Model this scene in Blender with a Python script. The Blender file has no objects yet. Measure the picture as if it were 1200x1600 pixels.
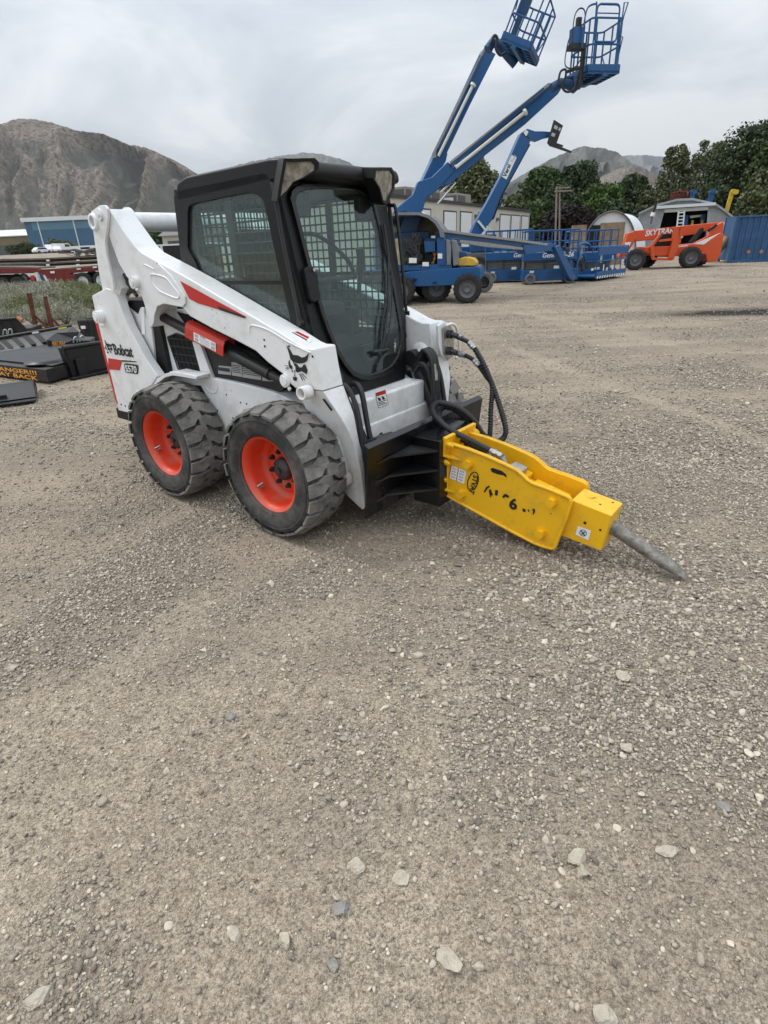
import bpy, math, random
import numpy as np
from mathutils import Vector, Matrix
random.seed(7); rng = np.random.default_rng(7)
scene = bpy.context.scene; COL = scene.collection
R = math.radians
# ---------------------------------------------------------------- camera (solved from the photograph)
FP, PI_, RO, CH = 859.93, 0.44704, -0.046105, 1.5144
W0, H0 = 1200, 1600
def ray(px, py):
    a, b = px-600, py-800; c, s = math.cos(RO), math.sin(RO)
    u = c*a+s*b; w = -s*a+c*b
    return Vector((u/FP, math.cos(PI_)-w/FP*math.sin(PI_), -math.sin(PI_)-w/FP*math.cos(PI_)))
def wz(px, py, z=0.0):                 # point of the world seen at a pixel, at height z
    d = ray(px, py); t = (z-CH)/d.z; return Vector((d.x*t, d.y*t, z))
def wy(px, py, y):                     # the same, at distance y
    d = ray(px, py); t = y/d.y; return Vector((d.x*t, y, CH+d.z*t))
class Fr:
    """a local frame: origin on the ground, x axis at angle yaw; y points away"""
    def __init__(s, ox, oy, yaw, oz=0.0):
        s.o = Vector((ox, oy, oz)); s.yaw = yaw; s.R = Matrix.Rotation(yaw, 3, 'Z'); s.Ri = s.R.transposed()
        s.c = s.Ri @ (Vector((0, 0, CH))-s.o)
    def hit(s, px, py, ax, v):
        d = s.Ri @ ray(px, py); t = (v-s.c[ax])/d[ax]; return s.c+d*t
    def x(s, px, py, v): return s.hit(px, py, 0, v)
    def y(s, px, py, v): return s.hit(px, py, 1, v)
    def z(s, px, py, v): return s.hit(px, py, 2, v)
    def pl(s, px, py, P, N):
        d = s.Ri @ ray(px, py); P = Vector(P); N = Vector(N); return s.c+d*((P-s.c).dot(N)/d.dot(N))
    def xz(s, pts, v): return [(lambda q: (q.x, q.z))(s.y(a, b, v)) for a, b in pts]
def fr2(a, b, z=0.0):
    A = wz(*a, z); B = wz(*b, z); return Fr(A.x, A.y, math.atan2(B.y-A.y, B.x-A.x), z)
cd = bpy.data.cameras.new('camera'); cam = bpy.data.objects.new('camera', cd); COL.objects.link(cam)
cd.sensor_fit = 'VERTICAL'; cd.sensor_height = 36; cd.lens = FP/H0*36; cd.clip_end = 20000; cd.clip_start = 0.05
cam.matrix_world = Matrix.Translation((0, 0, CH)) @ Matrix.Rotation(math.pi/2-PI_, 4, 'X') @ Matrix.Rotation(-RO*-1.0, 4, 'Z')
scene.camera = cam
# ---------------------------------------------------------------- numpy noise
def _h(i, j, k):
    n = (i*374761393+j*668265263+k*2147483647) & 0xffffffff
    n = ((n ^ (n >> 13))*1274126177) & 0xffffffff
    return ((n ^ (n >> 16)) & 0xffff)/65535.0
def vnoise(x, y, seed=0):
    x = np.asarray(x, float); y = np.asarray(y, float)
    i = np.floor(x).astype(np.int64); j = np.floor(y).astype(np.int64); a = x-i; b = y-j
    a = a*a*(3-2*a); b = b*b*(3-2*b)
    return ((_h(i, j, seed)*(1-a)+_h(i+1, j, seed)*a)*(1-b)+(_h(i, j+1, seed)*(1-a)+_h(i+1, j+1, seed)*a)*b)*2-1
def fbm(x, y, o=4, seed=0, g=.5):
    s = 0; a = 1
    for k in range(o): s = s+a*vnoise(x*2**k+k*17.3, y*2**k-k*9.1, seed+k); a *= g
    return s
# ---------------------------------------------------------------- mesh builder
class MB:
    def __init__(s): s.v = []; s.f = []; s.mi = []; s.sm = []; s.cur = 0; s.smooth = False
    def add(s, vs, fs):
        b = len(s.v); s.v += [tuple(q) for q in vs]
        for f in fs: s.f.append([b+i for i in f]); s.mi.append(s.cur); s.sm.append(s.smooth)
        return s
    def box(s, c, d, M=None):
        c = Vector(c); vs = [Vector((sx*d[0]/2, sy*d[1]/2, sz*d[2]/2)) for sx in (-1, 1) for sy in (-1, 1) for sz in (-1, 1)]
        if M is not None: vs = [M @ q for q in vs]
        return s.add([c+q for q in vs], [(0, 1, 3, 2), (4, 6, 7, 5), (0, 4, 5, 1), (2, 3, 7, 6), (0, 2, 6, 4), (1, 5, 7, 3)])
    def bx(s, x0, x1, y0, y1, z0, z1): return s.box(((x0+x1)/2, (y0+y1)/2, (z0+z1)/2), (abs(x1-x0), abs(y1-y0), abs(z1-z0)))
    def prism(s, pts, y0, y1):          # outline in x,z swept along y
        n = len(pts); vs = [(a, y0, b) for a, b in pts]+[(a, y1, b) for a, b in pts]
        A = sum(pts[i][0]*pts[(i+1) % n][1]-pts[(i+1) % n][0]*pts[i][1] for i in range(n))
        f1 = list(range(n)); f2 = list(range(n, 2*n))[::-1]; sd = [(i, i+n, (i+1) % n+n, (i+1) % n) for i in range(n)]
        fs = [f1, f2]+sd
        if (A < 0) == (y1 > y0): fs = [list(f)[::-1] for f in fs]
        return s.add(vs, fs)
    def ext(s, pts3, d):                # planar 3D outline swept by vector d
        n = len(pts3); d = Vector(d); P = [Vector(q) for q in pts3]
        N = Vector((0, 0, 0))
        for i in range(n): N += P[i].cross(P[(i+1) % n])
        fs = [list(range(n)), list(range(n, 2*n))[::-1]]+[(i, i+n, (i+1) % n+n, (i+1) % n) for i in range(n)]
        if N.dot(d) > 0: fs = [list(f)[::-1] for f in fs]
        return s.add(P+[q+d for q in P], fs)
    def ring(s, A, B, d):               # frame between two 3D outlines of equal count, swept by d
        n = len(A); d = Vector(d); A = [Vector(q) for q in A]; B = [Vector(q) for q in B]
        vs = A+B+[q+d for q in A]+[q+d for q in B]; fs = []
        for i in range(n):
            j = (i+1) % n
            fs += [(i, j, n+j, n+i), (2*n+j, 2*n+i, 3*n+i, 3*n+j), (j, i, 2*n+i, 2*n+j), (n+i, n+j, 3*n+j, 3*n+i)]
        return s.add(vs, fs)
    def cyl(s, a, b, r, r2=None, n=16, caps=True):
        a = Vector(a); b = Vector(b); r2 = r if r2 is None else r2; z = (b-a).normalized()
        x = z.orthogonal().normalized(); y = z.cross(x)
        c = [(math.cos(2*math.pi*i/n), math.sin(2*math.pi*i/n)) for i in range(n)]
        vs = [a+(x*p+y*q)*r for p, q in c]+[b+(x*p+y*q)*r2 for p, q in c]
        k = s.smooth; s.smooth = n > 8; s.add(vs, [(i, (i+1) % n, (i+1) % n+n, i+n) for i in range(n)]); s.smooth = k
        if caps:
            s.add(vs[:n], [list(range(n))[::-1]]); s.add(vs[n:], [list(range(n))])
        return s
    def tube(s, pts, r, n=8, rf=None):
        P = [Vector(q) for q in pts]; m = len(P); x = None; vs = []
        for i in range(m):
            t = (P[min(i+1, m-1)]-P[max(i-1, 0)]).normalized()
            x = t.orthogonal().normalized() if x is None else (x-t*x.dot(t)).normalized()
            y = t.cross(x); rr = rf(i/(m-1)) if rf else (r[i] if isinstance(r, (list, tuple)) else r)
            vs += [P[i]+(x*math.cos(2*math.pi*k/n)+y*math.sin(2*math.pi*k/n))*rr for k in range(n)]
        fs = [(i*n+k, i*n+(k+1) % n, (i+1)*n+(k+1) % n, (i+1)*n+k) for i in range(m-1) for k in range(n)]
        q = s.smooth; s.smooth = n > 5; s.add(vs, fs); s.smooth = q
        s.add(vs[:n], [list(range(n))[::-1]]); s.add(vs[-n:], [list(range(n))]); return s
    def lathe(s, prof, c, ax='y', n=40, sm=True):   # profile of (r, h) about an axis through c
        c = Vector(c); E = {'y': (Vector((1, 0, 0)), Vector((0, 0, 1)), Vector((0, 1, 0))), 'z': (Vector((1, 0, 0)), Vector((0, 1, 0)), Vector((0, 0, 1))), 'x': (Vector((0, 1, 0)), Vector((0, 0, 1)), Vector((1, 0, 0)))}[ax]
        m = len(prof); vs = []
        for r, h in prof:
            for k in range(n):
                t = 2*math.pi*k/n; vs.append(c+(E[0]*math.cos(t)+E[1]*math.sin(t))*r+E[2]*h)
        fs = [(i*n+k, (i+1)*n+k, (i+1)*n+(k+1) % n, i*n+(k+1) % n) for i in range(m-1) for k in range(n)]
        q = s.smooth; s.smooth = sm; s.add(vs, fs); s.smooth = q; return s
    def build(s, name, mats, parent=None, bev=0, M=None, subs=0, seg=2):
        me = bpy.data.meshes.new(name)
        v = s.v if M is None else [tuple(M @ Vector(q)) for q in s.v]
        me.from_pydata(v, [], s.f)
        mats = mats if isinstance(mats, (list, tuple)) else [mats]
        for m in mats: me.materials.append(MT[m] if isinstance(m, str) else m)
        me.polygons.foreach_set('material_index', s.mi); me.polygons.foreach_set('use_smooth', s.sm)
        me.update(); o = bpy.data.objects.new(name, me); COL.objects.link(o)
        if parent is not None: o.parent = parent
        if bev:
            b = o.modifiers.new('bevel', 'BEVEL'); b.width = bev; b.segments = seg; b.limit_method = 'ANGLE'; b.angle_limit = R(40); b.harden_normals = True
            for p in me.polygons: p.use_smooth = True
        return o
def tag(o, label=None, cat=None, group=None, kind=None):
    if label: o['label'] = label
    if cat: o['category'] = cat
    if group: o['group'] = group
    if kind: o['kind'] = kind
    return o
def thing(name, F, label, cat, group=None):
    o = bpy.data.objects.new(name, None); o.empty_display_size = .3; COL.objects.link(o)
    if isinstance(F, Fr): o.location = F.o; o.rotation_euler = (0, 0, F.yaw)
    else: o.location = F
    return tag(o, label, cat, group)
def copytree(o, parent=None):
    c = o.copy(); COL.objects.link(c); c.parent = parent
    for ch in [k for k in o.children]: copytree(ch, c)
    return c
def rnd(pts, r, seg=4):                # round the corners of a closed outline; r number or list
    n = len(pts); out = []
    for i in range(n):
        rr = r[i] if isinstance(r, (list, tuple)) else r
        p = Vector(pts[i]); a = Vector(pts[i-1])-p; b = Vector(pts[(i+1) % n])-p
        d = min(rr, a.length*.45, b.length*.45); A = p+a.normalized()*d; B = p+b.normalized()*d
        for k in range(seg+1):
            t = k/seg; q = A*(1-t)**2+p*2*t*(1-t)+B*t*t; out.append(tuple(q))
    return out
def spline(P, n=8):                    # catmull-rom through points
    P = [Vector(q) for q in P]; P = [P[0]*2-P[1]]+P+[P[-1]*2-P[-2]]; out = []
    for i in range(1, len(P)-2):
        for k in range(n):
            t = k/n; a, b, c, d = P[i-1:i+3]
            out.append(.5*((2*b)+(c-a)*t+(2*a-5*b+4*c-d)*t*t+(3*b-a-3*c+d)*t**3))
    out.append(P[-2]); return out
def text(s, o, dx, dz, h, mat, parent, name='lettering', off=0.0, sx=1.0, shear=0.0, ex=.0012, align='LEFT', sp=1.0):
    """lettering as a thin mesh lying on a surface: o = baseline start, dx = reading direction, dz = up direction"""
    cu = bpy.data.curves.new(name, 'FONT'); cu.body = s; cu.size = 1; cu.offset = off; cu.shear = shear; cu.align_x = align; cu.space_character = sp
    cu.extrude = ex/h; cu.resolution_u = 3
    t = bpy.data.objects.new(name, cu); COL.objects.link(t)
    dg = bpy.context.evaluated_depsgraph_get(); me = bpy.data.meshes.new_from_object(t.evaluated_get(dg))
    bpy.data.objects.remove(t); me.name = name
    X = Vector(dx).normalized(); Z = Vector(dz); Z = (Z-X*Z.dot(X)).normalized(); N = X.cross(Z)
    for q in me.vertices:
        c = q.co.copy(); q.co = Vector(o)+X*c.x*h*sx+Z*c.y*h+N*c.z*h
    me.materials.clear(); me.materials.append(MT[mat]); ob = bpy.data.objects.new(name, me); COL.objects.link(ob); ob.parent = parent
    return ob
# ---------------------------------------------------------------- materials
MT = {}
def mat(name, col, rough=.6, metal=0.0, var=.0, vs=8.0, col2=None, bump=0.0, bs=30.0, spec=None, alpha=1, trans=0, coat=0, edge=None):
    m = bpy.data.materials.new(name); m.use_nodes = True; nt = m.node_tree; N = nt.nodes; L = nt.links; b = N['Principled BSDF']
    b.inputs['Base Color'].default_value = (*col, 1); b.inputs['Roughness'].default_value = rough; b.inputs['Metallic'].default_value = metal
    if spec is not None: b.inputs['Specular IOR Level'].default_value = spec
    if trans: b.inputs['Transmission Weight'].default_value = trans
    if coat: b.inputs['Coat Weight'].default_value = coat
    if var or bump or col2:
        tc = N.new('ShaderNodeTexCoord')
    if var or col2:
        n = N.new('ShaderNodeTexNoise'); n.inputs['Scale'].default_value = vs; n.inputs['Detail'].default_value = 8; n.inputs['Roughness'].default_value = .65
        L.new(tc.outputs['Object'], n.inputs['Vector'])
        r = N.new('ShaderNodeValToRGB'); c2 = col2 or tuple(max(0, c*(1-var)) for c in col)
        r.color_ramp.elements[0].position = .35; r.color_ramp.elements[1].position = .68
        r.color_ramp.elements[0].color = (*c2, 1); r.color_ramp.elements[1].color = (*col, 1)
        L.new(n.outputs['Fac'], r.inputs['Fac']); L.new(r.outputs['Color'], b.inputs['Base Color'])
        mr = N.new('ShaderNodeMapRange'); mr.inputs['To Min'].default_value = min(1, rough+.15); mr.inputs['To Max'].default_value = max(0, rough-.05)
        L.new(n.outputs['Fac'], mr.inputs['Value']); L.new(mr.outputs['Result'], b.inputs['Roughness'])
    if bump:
        n = N.new('ShaderNodeTexNoise'); n.inputs['Scale'].default_value = bs; n.inputs['Detail'].default_value = 6
        L.new(tc.outputs['Object'], n.inputs['Vector']); bp = N.new('ShaderNodeBump'); bp.inputs['Strength'].default_value = bump; bp.inputs['Distance'].default_value = .02
        L.new(n.outputs['Fac'], bp.inputs['Height']); L.new(bp.outputs['Normal'], b.inputs['Normal'])
    MT[name] = m; return m
def dusty(name, col, dust, lo=.45, hi=.75, sc=6.0, rough=.45, zlo=None, zhi=None, bump=.05, bs=60, mx=1.0, chip=None, cs=34):
    """paint with dust and small chips: patches by noise, heavier near the ground when zlo/zhi are given"""
    m = bpy.data.materials.new(name); m.use_nodes = True; nt = m.node_tree; N = nt.nodes; L = nt.links; b = N['Principled BSDF']
    tc = N.new('ShaderNodeTexCoord'); n = N.new('ShaderNodeTexNoise'); n.inputs['Scale'].default_value = sc; n.inputs['Detail'].default_value = 9; n.inputs['Roughness'].default_value = .68
    L.new(tc.outputs['Object'], n.inputs['Vector'])
    mr = N.new('ShaderNodeMapRange'); mr.inputs['From Min'].default_value = lo; mr.inputs['From Max'].default_value = hi; mr.inputs['To Max'].default_value = mx
    if zlo is not None:
        sp = N.new('ShaderNodeSeparateXYZ'); L.new(tc.outputs['Object'], sp.inputs[0])
        zr = N.new('ShaderNodeMapRange'); zr.inputs['From Min'].default_value = zhi; zr.inputs['From Max'].default_value = zlo; zr.inputs['To Max'].default_value = .28
        L.new(sp.outputs['Z'], zr.inputs['Value']); ad = N.new('ShaderNodeMath'); L.new(n.outputs['Fac'], ad.inputs[0]); L.new(zr.outputs['Result'], ad.inputs[1]); L.new(ad.outputs[0], mr.inputs['Value'])
    else: L.new(n.outputs['Fac'], mr.inputs['Value'])
    mx_ = N.new('ShaderNodeMix'); mx_.data_type = 'RGBA'; mx_.inputs[6].default_value = (*col, 1); mx_.inputs[7].default_value = (*dust, 1)
    L.new(mr.outputs['Result'], mx_.inputs[0]); src = mx_.outputs[2]
    if chip:                            # small chips and scuffs down to primer or steel
        n3 = N.new('ShaderNodeTexNoise'); n3.inputs['Scale'].default_value = cs; n3.inputs['Detail'].default_value = 6; n3.inputs['Roughness'].default_value = .7; L.new(tc.outputs['Object'], n3.inputs['Vector'])
        cr = N.new('ShaderNodeMapRange'); cr.inputs['From Min'].default_value = .665; cr.inputs['From Max'].default_value = .69; L.new(n3.outputs['Fac'], cr.inputs['Value'])
        m3 = N.new('ShaderNodeMix'); m3.data_type = 'RGBA'; L.new(cr.outputs['Result'], m3.inputs[0]); L.new(src, m3.inputs[6]); m3.inputs[7].default_value = (*chip, 1); src = m3.outputs[2]
    L.new(src, b.inputs['Base Color'])
    rr = N.new('ShaderNodeMapRange'); rr.inputs['To Min'].default_value = rough; rr.inputs['To Max'].default_value = .9
    L.new(mr.outputs['Result'], rr.inputs['Value']); L.new(rr.outputs['Result'], b.inputs['Roughness'])
    if bump:
        n2 = N.new('ShaderNodeTexNoise'); n2.inputs['Scale'].default_value = bs; n2.inputs['Detail'].default_value = 4; L.new(tc.outputs['Object'], n2.inputs['Vector'])
        bp = N.new('ShaderNodeBump'); bp.inputs['Strength'].default_value = bump; bp.inputs['Distance'].default_value = .01
        L.new(n2.outputs['Fac'], bp.inputs['Height']); L.new(bp.outputs['Normal'], b.inputs['Normal'])
    MT[name] = m; return m
dusty('white_paint', (.78, .785, .785), (.42, .37, .31), .50, .82, 5, .38, .22, .75, .04, mx=.75, chip=(.20, .17, .14), cs=26)
dusty('orange_paint', (.72, .058, .020), (.33, .20, .13), .48, .8, 7, .42, chip=(.08, .06, .05), cs=40)
dusty('rubber', (.022, .022, .023), (.17, .158, .142), .42, .80, 6, .75, bump=.25, bs=45)
dusty('tread_rubber', (.060, .058, .056), (.27, .25, .225), .28, .70, 8, .85, bump=.6, bs=50)
dusty('black_paint', (.009, .009, .0095), (.055, .05, .045), .5, .85, 4, .45)
dusty('black_gloss', (.005, .005, .0055), (.035, .03, .026), .58, .95, 3, .25)
mat('black_plastic', (.0042, .0042, .0046), .42, spec=.32, bump=.1, bs=90)
mat('dark_cavity', (.008, .008, .008), .8)
dusty('yellow_paint', (.82, .45, .008), (.34, .21, .05), .54, .82, 7, .38, bump=.15, bs=70, mx=.8, chip=(.06, .05, .04), cs=30)
dusty('red_paint', (.50, .028, .015), (.25, .05, .04), .5, .9, 8, .45)
mat('decal_red', (.50, .02, .015), .4); mat('decal_black', (.012, .012, .013), .45); mat('decal_white', (.78, .78, .78), .5); mat('decal_grey', (.42, .43, .43), .5)
mat('decal_orange', (.75, .33, .03), .5)
mat('zinc', (.55, .55, .54), .35, .9, var=.4, vs=30); mat('dark_steel', (.10, .10, .105), .5, .7, var=.5, vs=15, bump=.2)
mat('chrome', (.75, .75, .75), .15, 1.0)
mat('worn_steel', (.36, .33, .29), .55, .5, var=.6, vs=20, bump=.25, bs=60)
mat('hose', (.02, .02, .021), .5, bump=.1, bs=80); mat('hose_grey', (.075, .075, .08), .6, bump=.1, bs=80)
mat('lamp_lens', (.36, .335, .27), .10, var=.75, vs=22, coat=1); mat('reflector', (.8, .8, .78), .1, 1)
mat('seat_vinyl', (.035, .035, .037), .55, bump=.1)
def glass(name, tint, rough=.03, dust=0.0):
    m = bpy.data.materials.new(name); m.use_nodes = True; nt = m.node_tree; N = nt.nodes; L = nt.links; N.remove(N['Principled BSDF'])
    t = N.new('ShaderNodeBsdfTransparent'); t.inputs[0].default_value = (*tint, 1); g = N.new('ShaderNodeBsdfGlossy'); g.inputs['Roughness'].default_value = rough
    g.inputs[0].default_value = (.9, .95, .95, 1)
    lw = N.new('ShaderNodeLayerWeight'); lw.inputs[0].default_value = .5; pw = N.new('ShaderNodeMath'); pw.operation = 'POWER'; pw.inputs[1].default_value = 5; L.new(lw.outputs['Facing'], pw.inputs[0])
    mr = N.new('ShaderNodeMath'); mr.operation = 'MULTIPLY_ADD'; mr.inputs[1].default_value = .6; mr.inputs[2].default_value = .045
    L.new(pw.outputs[0], mr.inputs[0]); mx = N.new('ShaderNodeMixShader'); L.new(mr.outputs[0], mx.inputs[0]); L.new(t.outputs[0], mx.inputs[1]); L.new(g.outputs[0], mx.inputs[2])
    if dust:
        df = N.new('ShaderNodeBsdfDiffuse'); df.inputs[0].default_value = (.55, .60, .57, 1); m2 = N.new('ShaderNodeMixShader'); nz = N.new('ShaderNodeTexNoise'); nz.inputs['Scale'].default_value = 3.5; nz.inputs['Detail'].default_value = 6; tc = N.new('ShaderNodeTexCoord'); L.new(tc.outputs['Object'], nz.inputs['Vector'])
        q = N.new('ShaderNodeMath'); q.operation = 'MULTIPLY'; q.inputs[1].default_value = dust*2; L.new(nz.outputs['Fac'], q.inputs[0]); L.new(q.outputs[0], m2.inputs[0]); L.new(mx.outputs[0], m2.inputs[1]); L.new(df.outputs[0], m2.inputs[2]); mx = m2
    L.new(mx.outputs[0], N['Material Output'].inputs[0]); MT[name] = m
glass('cab_glass', (.87, .945, .925), dust=.012); glass('side_glass', (.85, .93, .905), dust=.03); glass('dark_glass', (.12, .16, .18))
# ================================================================ SKID STEER LOADER
M = Fr(-0.9838, 4.1821, -0.68596)
loader = thing('skid_steer_loader', M, 'white skid steer loader with black cab and orange wheels standing on the gravel', 'skid steer loader')
def yx(pts, v): return M.xz(pts, v)
def ringto(inner, outer):
    cx = sum(p[0] for p in inner)/len(inner); cy = sum(p[1] for p in inner)/len(inner)
    def cast(poly, a):
        dx, dy = math.cos(a), math.sin(a); best = None
        for i in range(len(poly)):
            x0, y0 = poly[i][0]-cx, poly[i][1]-cy; x1, y1 = poly[(i+1) % len(poly)][0]-cx, poly[(i+1) % len(poly)][1]-cy
            ex, ey = x1-x0, y1-y0; den = dx*ey-dy*ex
            if abs(den) < 1e-12: continue
            t = (x0*ey-y0*ex)/den; u = (x0*dy-y0*dx)/den
            if t > 0 and -1e-6 <= u <= 1+1e-6 and (best is None or t > best): best = t
        return (cx+dx*best, cy+dy*best)
    an = sorted(set([round(math.atan2(p[1]-cy, p[0]-cx), 5) for p in inner]+[round(math.atan2(p[1]-cy, p[0]-cx), 5) for p in outer]))
    return [cast(outer, a) for a in an], [cast(inner, a) for a in an]
# ---- wheels
def make_wheel():
    w = MB(); w.smooth = True
    w.lathe([(.236, -.128), (.232, -.118), (.208, -.112), (.203, -.06), (.197, .0), (.188, .022), (.150, .030), (.142, .012), (.055, .012), (.055, .04)], (0, 0, 0), n=48)
    rim = w.build('wheel', 'orange_paint', loader)
    t = MB(); t.smooth = True
    t.lathe([(.225, .10), (.30, .128), (.348, .125), (.362, .09), (.366, 0), (.362, -.09), (.348, -.126), (.335, -.134), (.30, -.139), (.262, -.136), (.240, -.129), (.228, -.124), (.222, -.112), (.222, .10)], (0, 0, 0), n=56)
    t.lathe([(.318, -.139), (.322, -.1425), (.327, -.139)], (0, 0, 0), n=56)
    t.cur = 1; t.smooth = False
    rr = random.Random(3); NL = 23
    shp = [(.000, .142), (.074, .142), (.079, .085), (.101, .045), (.098, -.012), (.046, -.016), (.036, .030), (.008, .062)]
    for side in (1, -1):
        for k in range(NL):
            a0 = 2*math.pi*(k+(.5 if side < 0 else 0))/NL; top = []; bot = []
            for u, v in shp:
                a = a0+(u+rr.uniform(-.004, .004))/.38; y = side*(v+rr.uniform(-.003, .003)); rt = (.385 if abs(v) < .1 else .374)+rr.uniform(-.003, .002)
                if abs(v) > .14: rt = .366
                top.append((rt*math.cos(a), y, rt*math.sin(a))); ab = a0+(u*1.06-.003)/.38; bot.append((.352*math.cos(ab), side*v*(1.0), .352*math.sin(ab)))
            c = Vector([sum(q[i] for q in top)/8 for i in range(3)]); c *= .388/math.hypot(c.x, c.z) if False else 1.0
            c = Vector((c.x*1.008, c.y, c.z*1.008)); n = 8; vs = top+bot+[c]; fs = []
            for i in range(n):
                j = (i+1) % n; f1 = (i, j, 2*n); f2 = (i, i+n, j+n, j)
                fs += [f1[::-1], f2[::-1]] if side > 0 else [f1, f2]
            t.add(vs, fs)
    t.build('tyre', ['rubber', 'tread_rubber'], rim)
    h = MB(); h.lathe([(.0, -.030), (.03, -.030), (.045, -.024), (.064, -.016), (.068, .014)], (0, 0, 0), n=24); h.cyl((0, -.044, 0), (0, -.026, 0), .018, n=6); h.build('hub', 'dark_steel', rim)
    for k in range(8):
        a = 2*math.pi*(k+.3)/8; q = (.103*math.cos(a), 0, .103*math.sin(a)); b = MB()
        b.cyl((q[0], .012, q[2]), (q[0], .006, q[2]), .017, n=12); b.cyl((q[0], .006, q[2]), (q[0], -.009, q[2]), .0135, n=6); b.cyl((q[0], -.009, q[2]), (q[0], -.019, q[2]), .007, n=8)
        b.build('lug_nut', 'dark_steel', rim)
    b = MB(); b.cyl((-.14, -.05, -.10), (-.152, -.085, -.115), .006); b.cyl((-.128, -.05, -.115), (-.128, -.08, -.122), .007); b.build('valve_stem', 'zinc', rim)
    return rim
wh = make_wheel(); WB = 1.0704
for i, (x, s, a) in enumerate([(0, -1, .25), (WB, -1, 0.0), (0, 1, .8), (WB, 1, .5)]):
    w = wh if i == 0 else copytree(wh, loader)
    w.location = (x, s*.658, .385); w.rotation_euler = (0, a, 0) if s < 0 else (0, a, math.pi)
# ---- lift arms
ARM = [(169, 325.6), (176.7, 338), (193.7, 362.4), (209.3, 383.7), (220.7, 395), (232, 401), (242, 406.3), (255, 413), (267, 419.5), (300, 438), (340, 461.5), (386.6, 489.5), (440, 521), (468, 539.5), (478, 544), (491, 545),
       (497.5, 580), (505, 611.7), (533, 653), (546.7, 678), (557, 706), (564, 740), (570, 793), (566, 797), (560, 791), (538, 769), (520, 735), (510, 700), (495, 660), (480, 640), (468, 622), (462, 607), (447, 594), (441.6, 584.6), (417.8, 566.2), (399.4, 548.8), (370, 533), (333.4, 514.9), (296.7, 494.7), (284.5, 481), (270, 477.8),
       (255.4, 474.9), (245.2, 479.3), (240.8, 492.4), (240, 504), (237, 511), (232, 511.3), (228.5, 506), (227, 490), (226.2, 477.8), (220.4, 460.3), (208.7, 445.8), (197, 431), (185.4, 410.8), (173.7, 378.7), (166.5, 355.4), (166, 335)]
def armq(u, v):
    y = -.60
    for _ in range(6): q = M.y(u, v, y); y = -float(np.interp(q.z, [.20, .333, .508, .618, .714, .787, .866], [.437, .445, .47, .501, .543, .582, .60])) if q.x > 1.05 else -.60
    return M.y(u, v, y)
armp = [armq(u, v) for u, v in ARM]; arm2 = [(q.x, q.z) for q in armp]
DBL = yx([(169, 325.6), (193.7, 362.4), (209.3, 383.7), (220.7, 395), (242, 407), (255, 419.5), (267, 431), (280, 450), (289, 463), (289.5, 474), (284.5, 480), (270, 477.4), (255.4, 474.5), (245.4, 479), (240.8, 492.4), (240, 504), (237, 510.8), (232, 511), (228.5, 506), (227, 490), (226.2, 477.8), (220.4, 460.3), (208.7, 445.8), (197, 431), (185.4, 410.8), (173.7, 378.7), (166.5, 355.4), (166, 335)], -.612)
def sy(pts3, s): return [(q[0], q[1]*(-s), q[2]) for q in pts3]      # built for the near side (y<0), mirrored for s=+1
def emboss(mb, px, y, r, s, closed=True):
    P = spline([M.y(a, b, y) for a, b in (px+[px[0]] if closed else px)], 5)
    mb.tube([(q.x, q.y*(-s), q.z) for q in P], r, n=6)
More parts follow.
